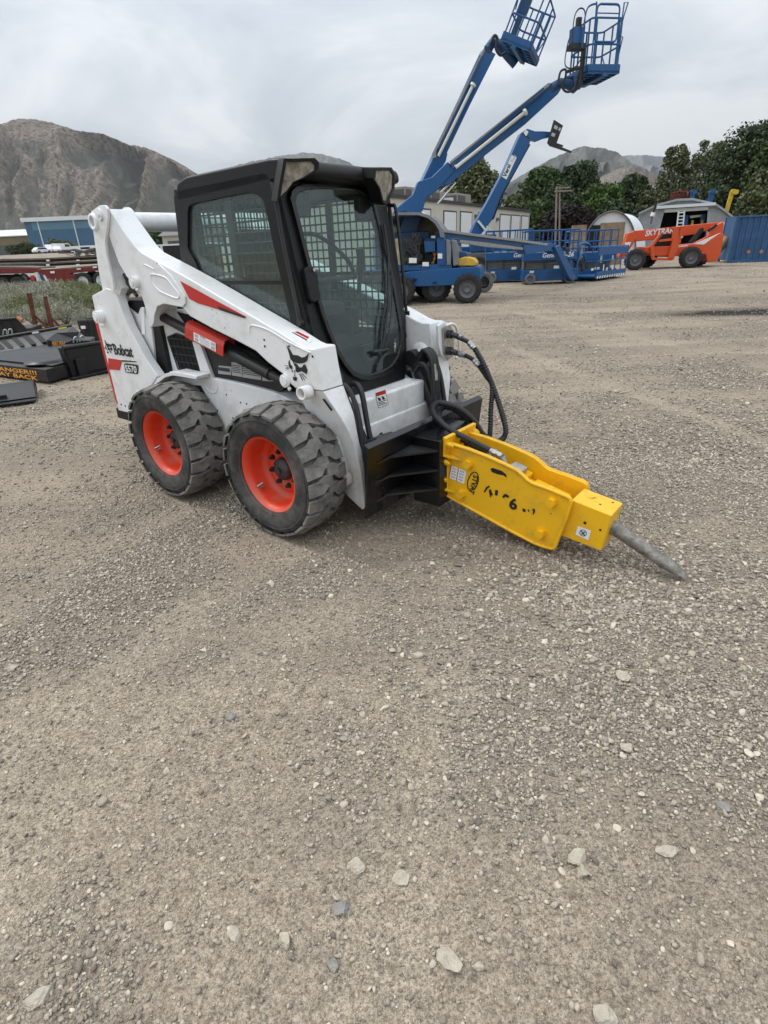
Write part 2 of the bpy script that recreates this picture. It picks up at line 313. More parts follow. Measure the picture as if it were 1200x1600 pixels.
for s in (-1, 1):
    i0 = ARM.index((505, 611.7)); i1 = ARM.index((570, 793)); i2 = ARM.index((462, 607))
    up_ = arm2[:i0+1]+arm2[i2:]; a = MB(); a.prism(up_, s*.60, s*.44)
    fr_e = armp[i0:i1+1]; re_e = (armp[i1+1:i2+1])[::-1]
    def resam(P, n):
        L_ = [0]
        for k in range(1, len(P)): L_.append(L_[-1]+(P[k]-P[k-1]).length)
        return [Vector([float(np.interp(L_[-1]*t/(n-1), L_, [q[c] for q in P])) for c in range(3)]) for t in range(n)]
    Fe, Re = resam(fr_e, 14), resam(re_e, 14); vs = []
    for q, p in zip(Fe, Re):
        yo = -q.y; yi = yo-.16*max(.30, (yo-.437)/.163); vs += [(q.x, s*yo, q.z), (p.x, s*yo, p.z), (p.x, s*yi, p.z), (q.x, s*yi, q.z)]
    fs = [[4*k+c, 4*k+(c+1) % 4, 4*k+4+(c+1) % 4, 4*k+4+c] for k in range(13) for c in range(4)]+[[52, 53, 54, 55]]
    if s < 0: fs = [f[::-1] for f in fs]
    leg = MB(); leg.add(vs, fs)
    # front face sheet closing the inner side, a little wider than the arm
    arm = a.build('lift_arm', 'white_paint', loader, bev=.009); leg.build('arm_leg', 'white_paint', arm, bev=.006)
    d = MB(); d.prism(DBL, s*.612, s*.601); d.build('casting_plate', 'white_paint', arm, bev=.004)
    e = MB(); emboss(e, [(235.5, 430), (239, 428.5), (258, 433.5), (270, 447), (280, 461), (277.5, 466), (267, 463), (250, 455), (241, 446), (236.5, 438)], -.613, .005, s)
    emboss(e, [(225, 413), (232, 416), (240, 420.5)], -.613, .004, s, False); e.build('weld_bead', 'white_paint', arm)
    e = MB(); emboss(e, [(390, 520), (391, 510), (397, 508.5), (420, 516), (450, 534), (480, 549), (486, 551)], -.6005, .0045, s, False); e.build('pressed_rib', 'white_paint', arm)
    p = MB(); 
    for (u, v, r1, r2, dd) in [(216.5, 441, .036, .020, .045), (446.5, 594.5, .036, .024, .012)]:
        q = M.y(u, v, -.60); p.cyl((q.x, s*.60, q.z), (q.x, s*(.60+dd), q.z), r1, n=24); p.cyl((q.x, s*(.60+dd), q.z), (q.x, s*(.607+dd), q.z), r2, n=20)
        p.cyl((q.x+.03, s*(.60+dd-.01), q.z-.04), (q.x+.03, s*(.60+dd), q.z-.04), .01, n=8)
    p.build('pivot_pin', 'white_paint', arm, bev=.003)
    # open tubes through the lower leg
    for (u, v, r) in [(486, 611, .036), (544, 745, .046)]:
        q = armq(u, v); yb = -q.y; o = MB(); o.lathe([(r*.68, .0), (r*.68, -.06), (r, -.06), (r, .0)], (q.x, 0, q.z), n=28)
        if s > 0:
            for k in range(len(o.v)): o.v[k] = (o.v[k][0], -o.v[k][1], o.v[k][2])
            o.f = [f[::-1] for f in o.f]
        for k in range(len(o.v)): o.v[k] = (o.v[k][0], o.v[k][1]+s*(yb+.014), o.v[k][2])
        o.cur = 1; o.cyl((q.x, s*(yb+.002), q.z), (q.x, s*(yb+.006), q.z), r*.68, n=24); o.build('cross_tube_end', ['white_paint', 'dark_steel'], arm)
    q = armq(512, 633); yb = -q.y; o = MB(); o.ext([(q.x-.026, s*(yb+.008), q.z+.03), (q.x-.014, s*(yb+.008), q.z+.034), (q.x+.030, s*(yb-.004), q.z-.022), (q.x+.020, s*(yb-.004), q.z-.03)], (0, s*.003, 0)); o.build('slot', 'dark_cavity', arm)
    for (u, v) in [(452, 521 if False else 541), (505.5-17, 557), (413, 531), (414, 541), (560, 757)]:
        q = armq(u, v); yb = -q.y; o = MB(); o.cyl((q.x, s*(yb-.004), q.z), (q.x, s*(yb+.0025), q.z), .006, n=10); o.build('bolt_hole', 'dark_cavity', arm)
    # rear link and its pins
    LK = yx([(141.3, 337), (143.5, 329.8), (155.5, 321.3), (164, 320.4), (168.2, 326), (169.5, 338.3), (167.5, 359.6), (165, 378), (166.8, 397.8), (171, 416), (176.7, 437.5), (179, 454), (166.8, 449.5), (161.9, 427.6), (154, 392), (146, 358)], -.628)
    l = MB(); l.prism(LK, s*.632, s*.613)
    IN = yx([(150, 345), (166, 345), (176, 400), (186, 430), (196, 450), (190, 474), (170, 470), (160, 420)], -.55); l.prism(IN, s*.58, s*.50)
    lk = l.build('rear_link', 'white_paint', loader, bev=.005)
    b = MB(); q = M.y(147.5, 347, -.632)
    b.lathe([(.030, .010), (.030, -.016), (.048, -.016), (.052, 0)], (q.x, -.632, q.z), n=28); q2 = M.y(156, 335.5, -.634); b.cyl((q2.x, -.632, q2.z), (q2.x, -.645, q2.z), .034, n=20); b.cyl((q2.x, -.64, q2.z), (q2.x, -.652, q2.z), .014, n=8)
    if s > 0: b.v = [(v[0], -v[1], v[2]) for v in b.v]; b.f = [f[::-1] for f in b.f]
    b.cur = 1; b.cyl((q.x, s*.633, q.z), (q.x, s*.640, q.z), .030, n=20); b.build('bushing', ['white_paint', 'decal_grey'], lk)
# cross tube behind the cab joining both arms
q = M.y(196, 345, -.45); c = MB(); c.cyl((q.x+.03, -.60, 1.735), (q.x+.03, .60, 1.735), .058, n=28); c.cyl((q.x+.03, -.452, 1.735), (q.x+.03, -.43, 1.735), .085, n=28); c.cyl((q.x+.03, .452, 1.735), (q.x+.03, .43, 1.735), .085, n=28); c.build('cross_tube', 'white_paint', loader)
# ---- tail uprights
TL = [(143, 462), (165, 450), (176, 453), (182.5, 462), (188.3, 480.7), (200, 510), (217.5, 542), (226.2, 558.7), (246, 588), (238, 600), (231, 612), (222, 640), (216, 664), (208, 650), (185.4, 643.3), (178, 608), (166, 560), (147.5, 483.6)]
for s in (-1, 1):
    t = MB(); t.prism(yx(TL, -.60), s*.60, s*.535); up = t.build('tail_upright', 'white_paint', loader, bev=.008)
    q = M.y(160, 494, -.60); b = MB(); b.cyl((q.x, s*.60, q.z), (q.x, s*.65, q.z), .042, n=24); b.cyl((q.x, s*.65, q.z), (q.x, s*.657, q.z), .026, n=20); b.cyl((q.x+.03, s*.62, q.z-.06), (q.x+.03, s*.65, q.z-.06), .012); b.build('pivot_pin', 'white_paint', up, bev=.004)
    q = M.y(216.5, 617, -.60); b = MB(); b.cyl((q.x, s*.60, q.z), (q.x, s*.61, q.z), .032, n=20); b.build('boss', 'white_paint', up)
    for (u, v) in [(189.5, 632), (196, 634), (201.5, 635)]:
        q = M.y(u, v, -.6); b = MB(); b.cyl((q.x, s*.60, q.z), (q.x, s*.603, q.z), .007, n=10); b.build('bolt', 'dark_steel', up)
    # red guard strip of the tailgate
    t = MB(); t.prism(yx([(143.5, 486), (147, 482.5), (185.5, 634), (181, 629)], -.60), s*.60, s*.52); t.build('tail_lamp_guard', 'decal_red', loader, bev=.004)
n = MB(); n.prism(yx([(182, 455), (200, 478), (218, 492), (222, 480), (232, 500), (240, 515), (243, 545), (246, 590), (226, 562), (210, 530), (196, 498), (184, 470)], -.50), -.515, -.46)
n.v += []; n.build('inner_upright', 'white_paint', loader, bev=.006)
# ---- body
BD = yx([(246, 590), (256, 583), (270, 579), (293, 583.5), (319.5, 590.8), (334, 590.8), (377.8, 599.5), (421.5, 611), (440, 618), (470, 634)], -.50)
body2 = [(-.80, .55), (-.80, .30), (-.60, .20), (1.28, .20), (1.40, .33), (1.38, .58)]+BD[::-1][0:]+[(-.55, .78)]
b = MB(); b.prism(body2, -.50, .50); body = b.build('body', 'white_paint', loader, bev=.010)
# fender lip, wheel-side plates and seams
b = MB(); b.prism(yx([(234, 609), (246, 591), (258, 584), (272, 580), (293, 584.5), (308, 588), (306, 593), (290, 590), (270, 587), (258, 590), (246, 599), (239, 612)], -.60), -.60, -.50); b.build('fender', 'white_paint', body, bev=.004)
b = MB(); b.prism(yx([(290, 601), (312, 603), (318, 614), (322, 640), (300, 640)], -.51), -.507, -.501); b.build('axle_cutout', 'dark_cavity', body)
b = MB(); emboss(b, [(316, 597), (322, 607), (330, 613), (337, 613), (340, 606), (339, 598)], -.502, .004, -1, False); emboss(b, [(432, 617), (446, 629), (455, 637)], -.502, .003, -1, False); b.build('weld_bead', 'white_paint', body)
for (u, v) in [(322, 607), (354, 616.5), (376, 629), (385.5, 631), (382, 641), (409, 634), (364, 653), (340, 641)]:
    q = M.y(u, v, -.5); o = MB(); o.cyl((q.x, -.50, q.z), (q.x, -.5025, q.z), .0055, n=10); o.build('bolt_hole', 'dark_cavity', body)
# engine compartment and uprights' inner wall
b = MB(); b.bx(-.80, -.20, -.50, .50, .56, 1.26); b.bx(-.20, .20, -.40, .40, .70, 1.20); b.bx(.2, 1.10, -.40, .40, .70, .98); b.build('engine_compartment', 'dark_cavity', loader)
b = MB(); b.bx(-.84, -.80, -.52, .52, .42, 1.20); b.build('tailgate', 'black_paint', loader, bev=.01)
b = MB(); b.bx(-.92, -.70, -.60, .60, .385, .47); b.build('rear_bumper', 'black_plastic', loader, bev=.012)
b = MB(); b.prism(yx([(246, 589), (245, 545), (242, 520), (243, 500), (250, 492), (258, 484), (285, 484), (300, 500), (310, 530), (322, 590), (293, 583), (270, 578.5)], -.46), -.47, -.42); wall = b.build('side_wall', 'white_paint', loader, bev=.004)
b = MB(); b.prism(yx([(276, 487), (296, 492), (304, 512), (296, 516)], -.475), -.476, -.471); b.build('wall_opening', 'dark_cavity', wall)
GR = [(262.7, 526.6), (276, 521), (302, 530), (309, 556), (319.5, 588), (300, 585), (279, 576)]
g2 = yx(GR, -.475); b = MB(); b.prism(g2, -.4725, -.4705); grb = b.build('grille', 'dark_cavity', loader)
def clip_poly_line(poly, p, d):
    ts = []
    for i in range(len(poly)):
        x0, y0 = poly[i]; x1, y1 = poly[(i+1) % len(poly)]; ex, ey = x1-x0, y1-y0; den = d[0]*ey-d[1]*ex
        if abs(den) < 1e-9: continue
        t = ((x0-p[0])*ey-(y0-p[1])*ex)/den; u = ((x0-p[0])*d[1]-(y0-p[1])*d[0])/den
        if -1e-9 <= u < 1: ts.append(t)
    ts.sort(); return list(zip(ts[::2], ts[1::2]))
def grid(mb, poly, y, sp, r, dirs, to3=None):
    to3 = to3 or (lambda a, b: (a, y, b)); cx = sum(p[0] for p in poly)/len(poly); cy = sum(p[1] for p in poly)/len(poly)
    for dx, dy in dirs:
        nx, ny = -dy, dx
        for k in range(-40, 41):
            p = (cx+nx*k*sp, cy+ny*k*sp)
            for t0, t1 in clip_poly_line(poly, p, (dx, dy)):
                if t1-t0 > .01: mb.cyl(to3(p[0]+dx*t0, p[1]+dy*t0), to3(p[0]+dx*t1, p[1]+dy*t1), r, n=5, caps=False)
b = MB(); grid(b, g2, -.48, .05, .0035, [(1, 0), (-.15, 1)]); b.tube([(p[0], -.48, p[1]) for p in g2+[g2[0]]], .005, n=6); b.build('grille_wire', 'black_paint', grb)
b = MB(); b.prism(yx([(303, 533), (315, 536), (335, 591), (338, 597), (322, 597), (318, 588)], -.48), -.495, -.47); b.build('frame_strut', 'white_paint', loader, bev=.004)
SP = yx([(315, 536), (330, 530), (360, 535), (396, 552), (420, 572), (440, 592), (446, 606), (434, 614.5), (421, 611), (377, 599), (334, 590.5)], -.47)
b = MB(); b.prism(SP, -.472, -.43); sp_ = b.build('side_panel', 'black_paint', loader, bev=.003)
for pts, m in [([(341.5, 571), (341, 584), (361, 586), (361.5, 573)], 'decal_grey'), ([(361.5, 566), (362.5, 586.5), (378, 589), (377, 567)], 'decal_grey'), ([(378.5, 567.5), (379, 589.5), (408, 594), (407, 576)], 'decal_grey'), ([(409.5, 579), (410, 595), (428, 596), (428, 586)], 'decal_grey')]:
    b = MB(); b.prism(yx(pts, -.474), -.4742, -.4725); d = b.build('safety_decal', m, sp_)
    xs = [p[0] for p in yx(pts, -.474)]; zs = [p[1] for p in yx(pts, -.474)]; b = MB()
    for k in range(5):
        zz = min(zs)+.022+k*(max(zs)-min(zs)-.035)/5; b.bx(min(xs)+.012, max(xs)-.015-.01*(k % 2), -.4750, -.4743, zz, zz+.004)
    b.build('print', 'decal_black', d)
b = MB(); a0 = M.y(250, 493, -.53); a1 = M.y(446, 597, -.53); b.cyl(a0, a0.lerp(a1, .55), .030, n=20); b.cyl(a0.lerp(a1, .35), a0.lerp(a1, .9), .036, n=20); b.cyl(a0.lerp(a1, .9), a1, .028, n=16); b.cyl((a0.x, -.56, a0.z), (a0.x, -.46, a0.z), .038, n=16); b.build('lift_cylinder', 'black_paint', loader)
# red lift arm support: bent sheet over the cylinder
s0 = M.y(292, 511, -.57); s1 = M.y(352, 541, -.57); dv = (s1-s0); up = Vector((0, 0, 1)); U = dv.normalized(); V = Vector((0, -1, 0)); Wv = U.cross(V).normalized(); Wv = Wv if Wv.z > 0 else -Wv
prof = [(.012, -.060), (.010, .0), (.0, .028), (-.03, .036), (-.06, .026), (-.068, 0)]
b = MB()
for k in range(len(prof)-1):
    p0, p1 = prof[k], prof[k+1]; A = s0+V*p0[0]+Wv*p0[1]; B = s0+V*p1[0]+Wv*p1[1]; C = s1+V*p1[0]+Wv*p1[1]; D = s1+V*p0[0]+Wv*p0[1]
    b.ext([A, B, C, D], (Wv*.005 if k > 1 else V*.005))
rs = b.build('lift_arm_support', 'red_paint', loader)
def onp(t, h, o=.0135+.004): return s0+dv*t+Wv*h+V*o
b = MB(); b.ext([onp(.25, -.052), onp(.82, -.052), onp(.82, .0), onp(.25, .0)], V*.001); dl = b.build('safety_decal', 'decal_white', rs)
b = MB()
for k in range(4): b.ext([onp(.42, -.046+k*.010, .0185), onp(.66, -.046+k*.010, .0185), onp(.66, -.042+k*.010, .0185), onp(.42, -.042+k*.010, .0185)], V*.0006)
for t in (.27, .70):
    for h in (-.048, -.024): b.ext([onp(t, h, .0185), onp(t+.10, h, .0185), onp(t+.10, h+.018, .0185), onp(t+.02, h+.020, .0185)], V*.0006)
b.build('print', 'decal_grey', dl); text('WARNING', onp(.42, -.008, .0186), U, Wv, .011, 'decal_red', dl, off=.01, ex=.0005)
# arm lock link hanging by the inner upright
b = MB(); b.prism(yx([(222, 480), (226, 480), (228.5, 523), (223, 522)], -.62), -.628, -.62); b.build('lock_link', 'white_paint', loader, bev=.002)
# hydraulic lines in the rear cavity
for pts in [[(188, 425), (193, 440), (190, 452), (197, 468)], [(194, 428), (200, 440), (205, 450), (214, 462)], [(186, 445), (196, 458), (206, 455), (214, 452)]]:
    b = MB(); P = [M.y(u, v, -.52) for u, v in pts]; b.tube(spline(P, 5), .013, n=8); b.cyl(P[1], P[1].lerp(P[2], .4), .02, n=6); b.build('hydraulic_hose', 'dark_steel', loader)
# ---- lower front: white box, step, tilt cylinders
b = MB(); b.bx(1.16, 1.372, -.30, .36, .36, .735); fb = b.build('front_box', 'white_paint', loader, bev=.018, seg=3)
def onx(u, v, x): return M.x(u, v, x)
A, B_, C_, D_ = [onx(u, v, 1.3735) for u, v in [(586, 614), (602, 609), (606.5, 632), (591, 637.5)]]
b = MB(); b.ext([A, B_, C_, D_], (.001, 0, 0)); dl = b.build('safety_decal', 'decal_white', fb)
Lp = lambda s_, t_: (A+(B_-A)*s_)*(1-t_)+(D_+(C_-D_)*s_)*t_+Vector((.0013, 0, 0))
b = MB(); b.ext([Lp(0.02, .01), Lp(.98, .01), Lp(.98, .24), Lp(.02, .24)], (.0008, 0, 0)); b.build('print', 'decal_red', dl)
b = MB()
for k in range(3): b.ext([Lp(.08, .64+k*.1), Lp(.9-.2*(k % 2), .64+k*.1), Lp(.9-.2*(k % 2), .68+k*.1), Lp(.08, .68+k*.1)], (.0008, 0, 0))
for s_ in (.12, .5): b.ext([Lp(s_, .32), Lp(s_+.2, .38), Lp(s_+.3, .58), Lp(s_+.05, .58)], (.0008, 0, 0))
for e_ in ([(0, 0), (1, 0), (1, .015), (0, .015)], [(0, .985), (1, .985), (1, 1), (0, 1)], [(0, 0), (.02, 0), (.02, 1), (0, 1)], [(.98, 0), (1, 0), (1, 1), (.98, 1)]): b.ext([Lp(*q) for q in e_], (.0008, 0, 0))
b.build('print', 'decal_black', dl)
b = MB(); b.bx(1.375, 1.50, -.30, .34, .44, .452); b.bx(1.375, 1.392, -.30, .34, .34, .44); b.bx(1.488, 1.50, -.30, .34, .40, .44)
st = b.build('step', 'black_paint', loader, bev=.003); b = MB()
for i in range(4):
    for j in range(14): b.bx(1.39+i*.027, 1.405+i*.027, -.28+j*.044+(i % 2)*.02, -.255+j*.044+(i % 2)*.02, .452, .4535)
b.build('step_slot', 'dark_cavity', st)
for s in (-1, 1):
    b = MB(); b.cyl((1.26, s*.385, .86), (1.50, s*.385, .44), .042, n=20); b.cyl((1.50, s*.385, .44), (1.60, s*.385, .27), .024, n=16); b.cyl((1.26, s*.385-.04, .86), (1.26, s*.385+.04, .86), .05, n=18); b.build('tilt_cylinder', 'black_paint', loader)
    b = MB(); b.prism([(1.50, .56), (1.60, .60), (1.655, .56), (1.63, .18), (1.56, .14), (1.50, .20)], s*.44, s*.30); b.prism([(1.40, .46), (1.52, .58), (1.62, .30), (1.56, .18)], s*.30, s*.285); b.build('coupler_plate', 'black_paint', loader, bev=.004)
    b = MB(); b.tube(spline([(1.30, s*.34, .78), (1.36, s*.32, .84), (1.42, s*.33, .80), (1.46, s*.34, .62), (1.50, s*.35, .48)], 8), .016, n=10); b.tube(spline([(1.29, s*.44, .80), (1.38, s*.43, .86), (1.45, s*.42, .76), (1.50, s*.42, .5)], 8), .014, n=10); b.build('hydraulic_hose', 'hose', loader)
b = MB(); b.bx(1.56, 1.63, -.30, .30, .47, .54); b.bx(1.56, 1.60, -.30, .30, .16, .22); b.build('coupler_bar', 'black_paint', loader, bev=.004)
b = MB()
for dy in (0, .028, -.028):
    b.tube(spline([(1.33, .37+dy, .84), (1.38, .36+dy, .92), (1.44, .36+dy, .86), (1.46, .35+dy, .65), (1.45, .34+dy, .42)], 8), .015, n=10)
b.build('hydraulic_hose', 'hose', loader)
b = MB(); b.cyl((1.445, .345, .84), (1.46, .345, .74), .019, n=6); b.cyl((1.45, .345, .80), (1.456, .345, .76), .023, n=6); b.build('hose_fitting', 'zinc', loader)
# ---- cab
NX = (1, 0, .2); PD = (1.07, 0, 1.72)
def dpt(y, z, o=0.0): return (1.07-.2*(z-1.72)+o, y, z)
GL = [(455, 312), (457, 302), (463, 295), (478, 291), (497, 290), (530, 290), (553, 292), (568, 298), (577, 307), (583, 318), (590, 345), (604, 400), (613, 440), (622, 490), (627, 520), (627, 540), (622, 560), (612, 575), (597, 584), (575, 590), (563, 589), (550, 583), (538, 569), (526, 549), (512, 515), (503, 490), (482, 415), (464, 345)]
gl3 = [M.pl(u, v, PD, NX) for u, v in GL]; gl2 = [(q.y, q.z) for q in gl3]
cab = MB(); cab.bx(.24, 1.02, -.42, .42, 1.885, 1.925)
roofp = rnd([(.17, 1.80), (.20, 1.90), (.30, 1.925), (1.02, 1.935), (1.13, 1.925), (1.15, 1.86), (1.06, 1.84), (.98, 1.83)], .03)
roof = MB(); roof.prism(roofp, -.45, .45); cabo = roof.build('cab', 'black_plastic', loader, bev=.022, seg=3)
# front wall round the door glass
out = [(-.43, 1.86), (.43, 1.86), (.43, 1.45), (.42, 1.10), (.36, .86), (.30, .74), (-.30, .74), (-.36, .86), (-.42, 1.10), (-.43, 1.45)]
cxx = sum(p[0] for p in gl2)/len(gl2); czz = sum(p[1] for p in gl2)/len(gl2)
grow = lambda k, P: [(cxx+(p[0]-cxx)*k, czz+(p[1]-czz)*(1+(k-1)*.75)) for p in P]
A_, B2 = ringto(grow(1.02, gl2), out)
b = MB(); b.ring([dpt(p[0], p[1], -.012) for p in A_], [dpt(p[0], p[1], -.012) for p in B2], (-.035, 0, 0)); b.build('front_frame', 'black_plastic', cabo)
g1 = grow(.955, gl2); A_, B2 = ringto(g1, grow(1.035, gl2))
b = MB(); b.ring([dpt(p[0], p[1], .012) for p in A_], [dpt(p[0], p[1], .012) for p in B2], (-.026, 0, 0)); door = b.build('door', 'black_gloss', loader, bev=.005)
b = MB(); b.ext([dpt(p[0], p[1], .004) for p in grow(.965, gl2)], (-.004, 0, 0)); b.build('door_glass', 'cab_glass', door)
# handle
h0 = M.pl(478, 418, (1.13, 0, 1.5), NX); b = MB(); P = [M.pl(u, v, (1.09, 0, 1.72), NX) for u, v in [(476, 420), (481, 415), (492, 417), (497, 430), (501.5, 462), (499, 470), (491, 473), (486, 468), (480, 440)]]
b.ext(P, (-.035, 0, -.007)); b.build('door_handle', 'black_plastic', door, bev=.008); q = M.pl(489.5, 421.5, (1.092, 0, 1.72), NX); b = MB(); b.cyl(q, q+Vector((.008, 0, 0)), .009, n=14); b.build('lock', 'chrome', door)
# side frames with their windows
SO = [(.16, 1.86), (.99, 1.875), (1.02, 1.80), (1.045, 1.55), (1.10, 1.25), (1.13, .98), (.10, .95), (.11, 1.46)]
SW = [(293, 331), (295, 322), (301, 318), (340, 310), (380, 302), (392.5, 301.5), (402, 305), (410, 311), (414, 322), (433, 410), (447, 470), (457, 515), (445, 525), (400, 500), (331, 458), (310, 436), (308.5, 428), (303, 405), (296, 394), (293, 386)]
sw2 = yx(SW[:12], -.45)+[(1.10, 1.05), (1.06, 1.02), (.60, 1.02), (.47, 1.06), (.38, 1.20)]+yx(SW[17:], -.45)
for s in (-1, 1):
    A_, B2 = ringto(sw2, rnd(SO, .05)); b = MB(); b.ring([(p[0], s*.45, p[1]) for p in A_], [(p[0], s*.45, p[1]) for p in B2], (0, -s*.035, 0))
    if s > 0: b.f = [f[::-1] for f in b.f]
    sf = b.build('side_frame', 'black_plastic', cabo)
    b = MB(); b.prism(sw2, s*.435, s*.431); win = b.build('side_window', 'side_glass', loader)
    b = MB(); z_ = [M.y(331, 442, -.44), M.y(442, 443, -.44)]; b.bx(z_[0].x-.05, z_[1].x+.02, s*.446, s*.425, z_[0].z-.008, z_[0].z+.012); b.build('window_rail', 'black_plastic', win)
    gp = rnd([(.24, 1.77), (.60, 1.80), (.93, 1.80), (.99, 1.74), (1.08, 1.12), (1.05, 1.03), (.60, 1.02), (.24, 1.03)], .05)
    b = MB(); grid(b, gp, s*.405, .052, .0055, [(1, 0), (0, 1)]); b.tube([(p[0], s*.405, p[1]) for p in gp+[gp[0]]], .007, n=6)
    b.bx(.57, .62, s*.41, s*.39, 1.27, 1.80); b.build('window_guard', 'black_paint', win)
    # front corner post and the gas strut pipe along it
    b = MB(); P0 = [(1.0, s*.45, 1.86), (1.045, s*.45, 1.55), (1.10, s*.45, 1.25), (1.14, s*.44, .98)]
    for k in range(3):
        p, q = Vector(P0[k]), Vector(P0[k+1]); f0 = Vector(dpt(s*.41, p.z, -.02)); f1 = Vector(dpt(s*.41, q.z, -.02))
        b.add([p, q, f1, f0, p-Vector((.06, 0, 0)), q-Vector((.06, 0, 0))], [(0, 1, 2, 3), (3, 2, 1, 0)] if False else [(0, 1, 2, 3)])
    if s > 0: b.f = [f[::-1] for f in b.f]
    b.build('corner_post', 'black_plastic', cabo)
    b = MB(); b.tube(spline([(1.03, s*.458, 1.83), (1.045, s*.462, 1.76), (1.07, s*.462, 1.55), (1.13, s*.462, 1.18)], 6), .012, n=8); b.cyl((1.13, s*.445, 1.17), (1.13, s*.475, 1.17), .016, n=10); b.build('hinge_pipe', 'black_paint', cabo)
# rear wall with window
b = MB(); A_, B2 = ringto([(-.30, 1.38), (.30, 1.38), (.30, 1.76), (-.30, 1.76)], [(-.44, .98), (.44, .98), (.44, 1.87), (-.44, 1.87)]); b.ring([(.155, p[0], p[1]) for p in A_], [(.155, p[0], p[1]) for p in B2], (.03, 0, 0)); b.build('rear_frame', 'black_plastic', cabo)
b = MB(); b.bx(.165, .169, -.30, .30, 1.38, 1.76); rw = b.build('rear_window', 'side_glass', loader)
b = MB(); grid(b, [(-.30, 1.38), (.30, 1.38), (.30, 1.76), (-.30, 1.76)], 0, .052, .004, [(1, 0), (0, 1)], lambda a, c: (.195, a, c)); b.build('window_guard', 'black_paint', rw)
# floor, seat, lap bar, levers, display pods
b = MB(); b.bx(.16, 1.15, -.40, .40, .98, 1.0); b.build('cab_floor', 'dark_cavity', loader)
b = MB(); b.bx(.42, .86, -.22, .22, 1.12, 1.22); seat = b.build('seat', 'seat_vinyl', loader, bev=.03)
b = MB(); b.prism([(.40, 1.20), (.50, 1.20), (.42, 1.66), (.34, 1.64)], -.2, .2); b.build('backrest', 'seat_vinyl', seat, bev=.03)
for s in (-1, 1):
    b = MB(); b.bx(.45, .85, s*.27, s*.35, 1.0, 1.17); b.build('armrest', 'black_plastic', seat, bev=.015)
    b = MB(); b.cyl((.90, s*.30, 1.25), (.93, s*.29, 1.42), .014); b.tube(spline([(.925, s*.29, 1.38), (.945, s*.285, 1.46), (.95, s*.27, 1.52)], 5), .026, n=10); b.build('joystick', 'black_plastic', loader)
    b = MB(); b.tube(spline([(.45, s*.25, 1.62), (.62, s*.26, 1.60), (.86, s*.25, 1.46), (.98, s*.18, 1.36)], 6), .014, n=8); b.build('lap_bar', 'black_paint', loader)
b = MB(); b.cyl((.98, -.18, 1.36), (.98, .18, 1.36), .014); b.build('lap_bar', 'black_paint', loader)
b = MB(); b.bx(.98, 1.03, .20, .40, 1.66, 1.80); b.bx(.98, 1.03, -.40, -.20, 1.68, 1.80); b.build('display_pod', 'black_plastic', cabo, bev=.01)
# lower door: wiper motor box, wiper arm
P = [M.pl(u, v, (1.05, 0, 1.72), NX) for u, v in [(567.5, 541), (591, 534), (605, 556), (573, 568)]]; b = MB(); b.ext(P, (-.03, 0, 0)); b.build('wiper_motor', 'black_plastic', door, bev=.006)
b = MB(); q0 = M.pl(593, 553, (1.105, 0, 1.72), NX); b.cyl(q0-Vector((.05, 0, 0)), q0+Vector((.012, 0, 0)), .012, n=12); b.cyl(M.pl(583, 550, (1.095, 0, 1.72), NX), M.pl(606, 546, (1.095, 0, 1.72), NX), .009, n=8)
b.build('wiper_hub', 'dark_steel', door)
b = MB(); b.tube([M.pl(u, v, (1.10, 0, 1.72), NX) for u, v in [(593, 553), (596, 540), (597, 505), (610, 430)]], .006, n=6); b.tube([M.pl(u, v, (1.10, 0, 1.72), NX) for u, v in [(601, 547), (608, 520), (612, 480), (612, 420)]], .005, n=6); b.tube([M.pl(u, v, (1.095, 0, 1.72), NX) for u, v in [(598, 545), (606, 480), (607, 400), (600, 350)]], .008, n=6); b.build('wiper', 'black_paint', door)
# work lights
for s, LP in ((-1, [(447, 253.5), (486, 252.5), (491.5, 258), (491, 266), (474, 277), (458, 284), (449, 297), (438, 307), (440.5, 290)]), (1, [(587, 267), (609, 266.5), (613.5, 274), (613, 293), (603, 314.5), (598, 312), (593.5, 294), (585.5, 281)])):
    c = M.x(*[sum(p[i] for p in LP)/len(LP) for i in (0, 1)], 1.172); N2 = (1, s*.45 if s < 0 else .15, -.12)
    P = [M.pl(u, v, c, N2) for u, v in LP]; cen = sum(P, Vector())/len(P)
    b = MB(); big = [cen+(p-cen)*1.24 for p in P]; A3 = big; nrm = Vector(N2).normalized()
    b.ring([q+nrm*.006 for q in big], [cen+(q-cen)*1.0+nrm*.006 for q in P], -nrm*.04); b.ext([q-nrm*.03 for q in big], -nrm*.05); hs = b.build('work_light', 'black_plastic', cabo, bev=.004)
    b = MB(); b.ext([q-nrm*.002 for q in P], -nrm*.006); b.build('lens', 'lamp_lens', hs)
# mirror / grab frame by the right front post of the cab (seen beyond the door)
b = MB(); Q = lambda u, v: M.y(u, v, .46)
b.tube(spline([Q(602, 318), (Q(581, 333)), Q(583, 350), Q(598, 395), Q(606, 440)], 6), .009, n=8); b.tube(spline([Q(590, 332), Q(600, 322), Q(612, 321), Q(619, 332), Q(630, 430), Q(636, 505)], 6), .011, n=8)
b.tube([Q(606, 430), Q(607, 490), Q(622, 512)], .009, n=6); b.tube([Q(613, 430), Q(612, 470), Q(604, 500)], .007, n=6); b.build('grab_rail', 'black_paint', loader)
b = MB(); q = Q(604, 362); b.box(q, (.05, .06, .10)); q = Q(601, 352); b.cyl(q, q+Vector((.05, 0, .02)), .014); q = Q(632, 497); b.box(q, (.05, .05, .09)); q = Q(637, 494); b.cyl(q-Vector((0, 0, .04)), q+Vector((0, 0, .03)), .015, n=8); b.build('mirror_bracket', 'black_plastic', loader, bev=.006)
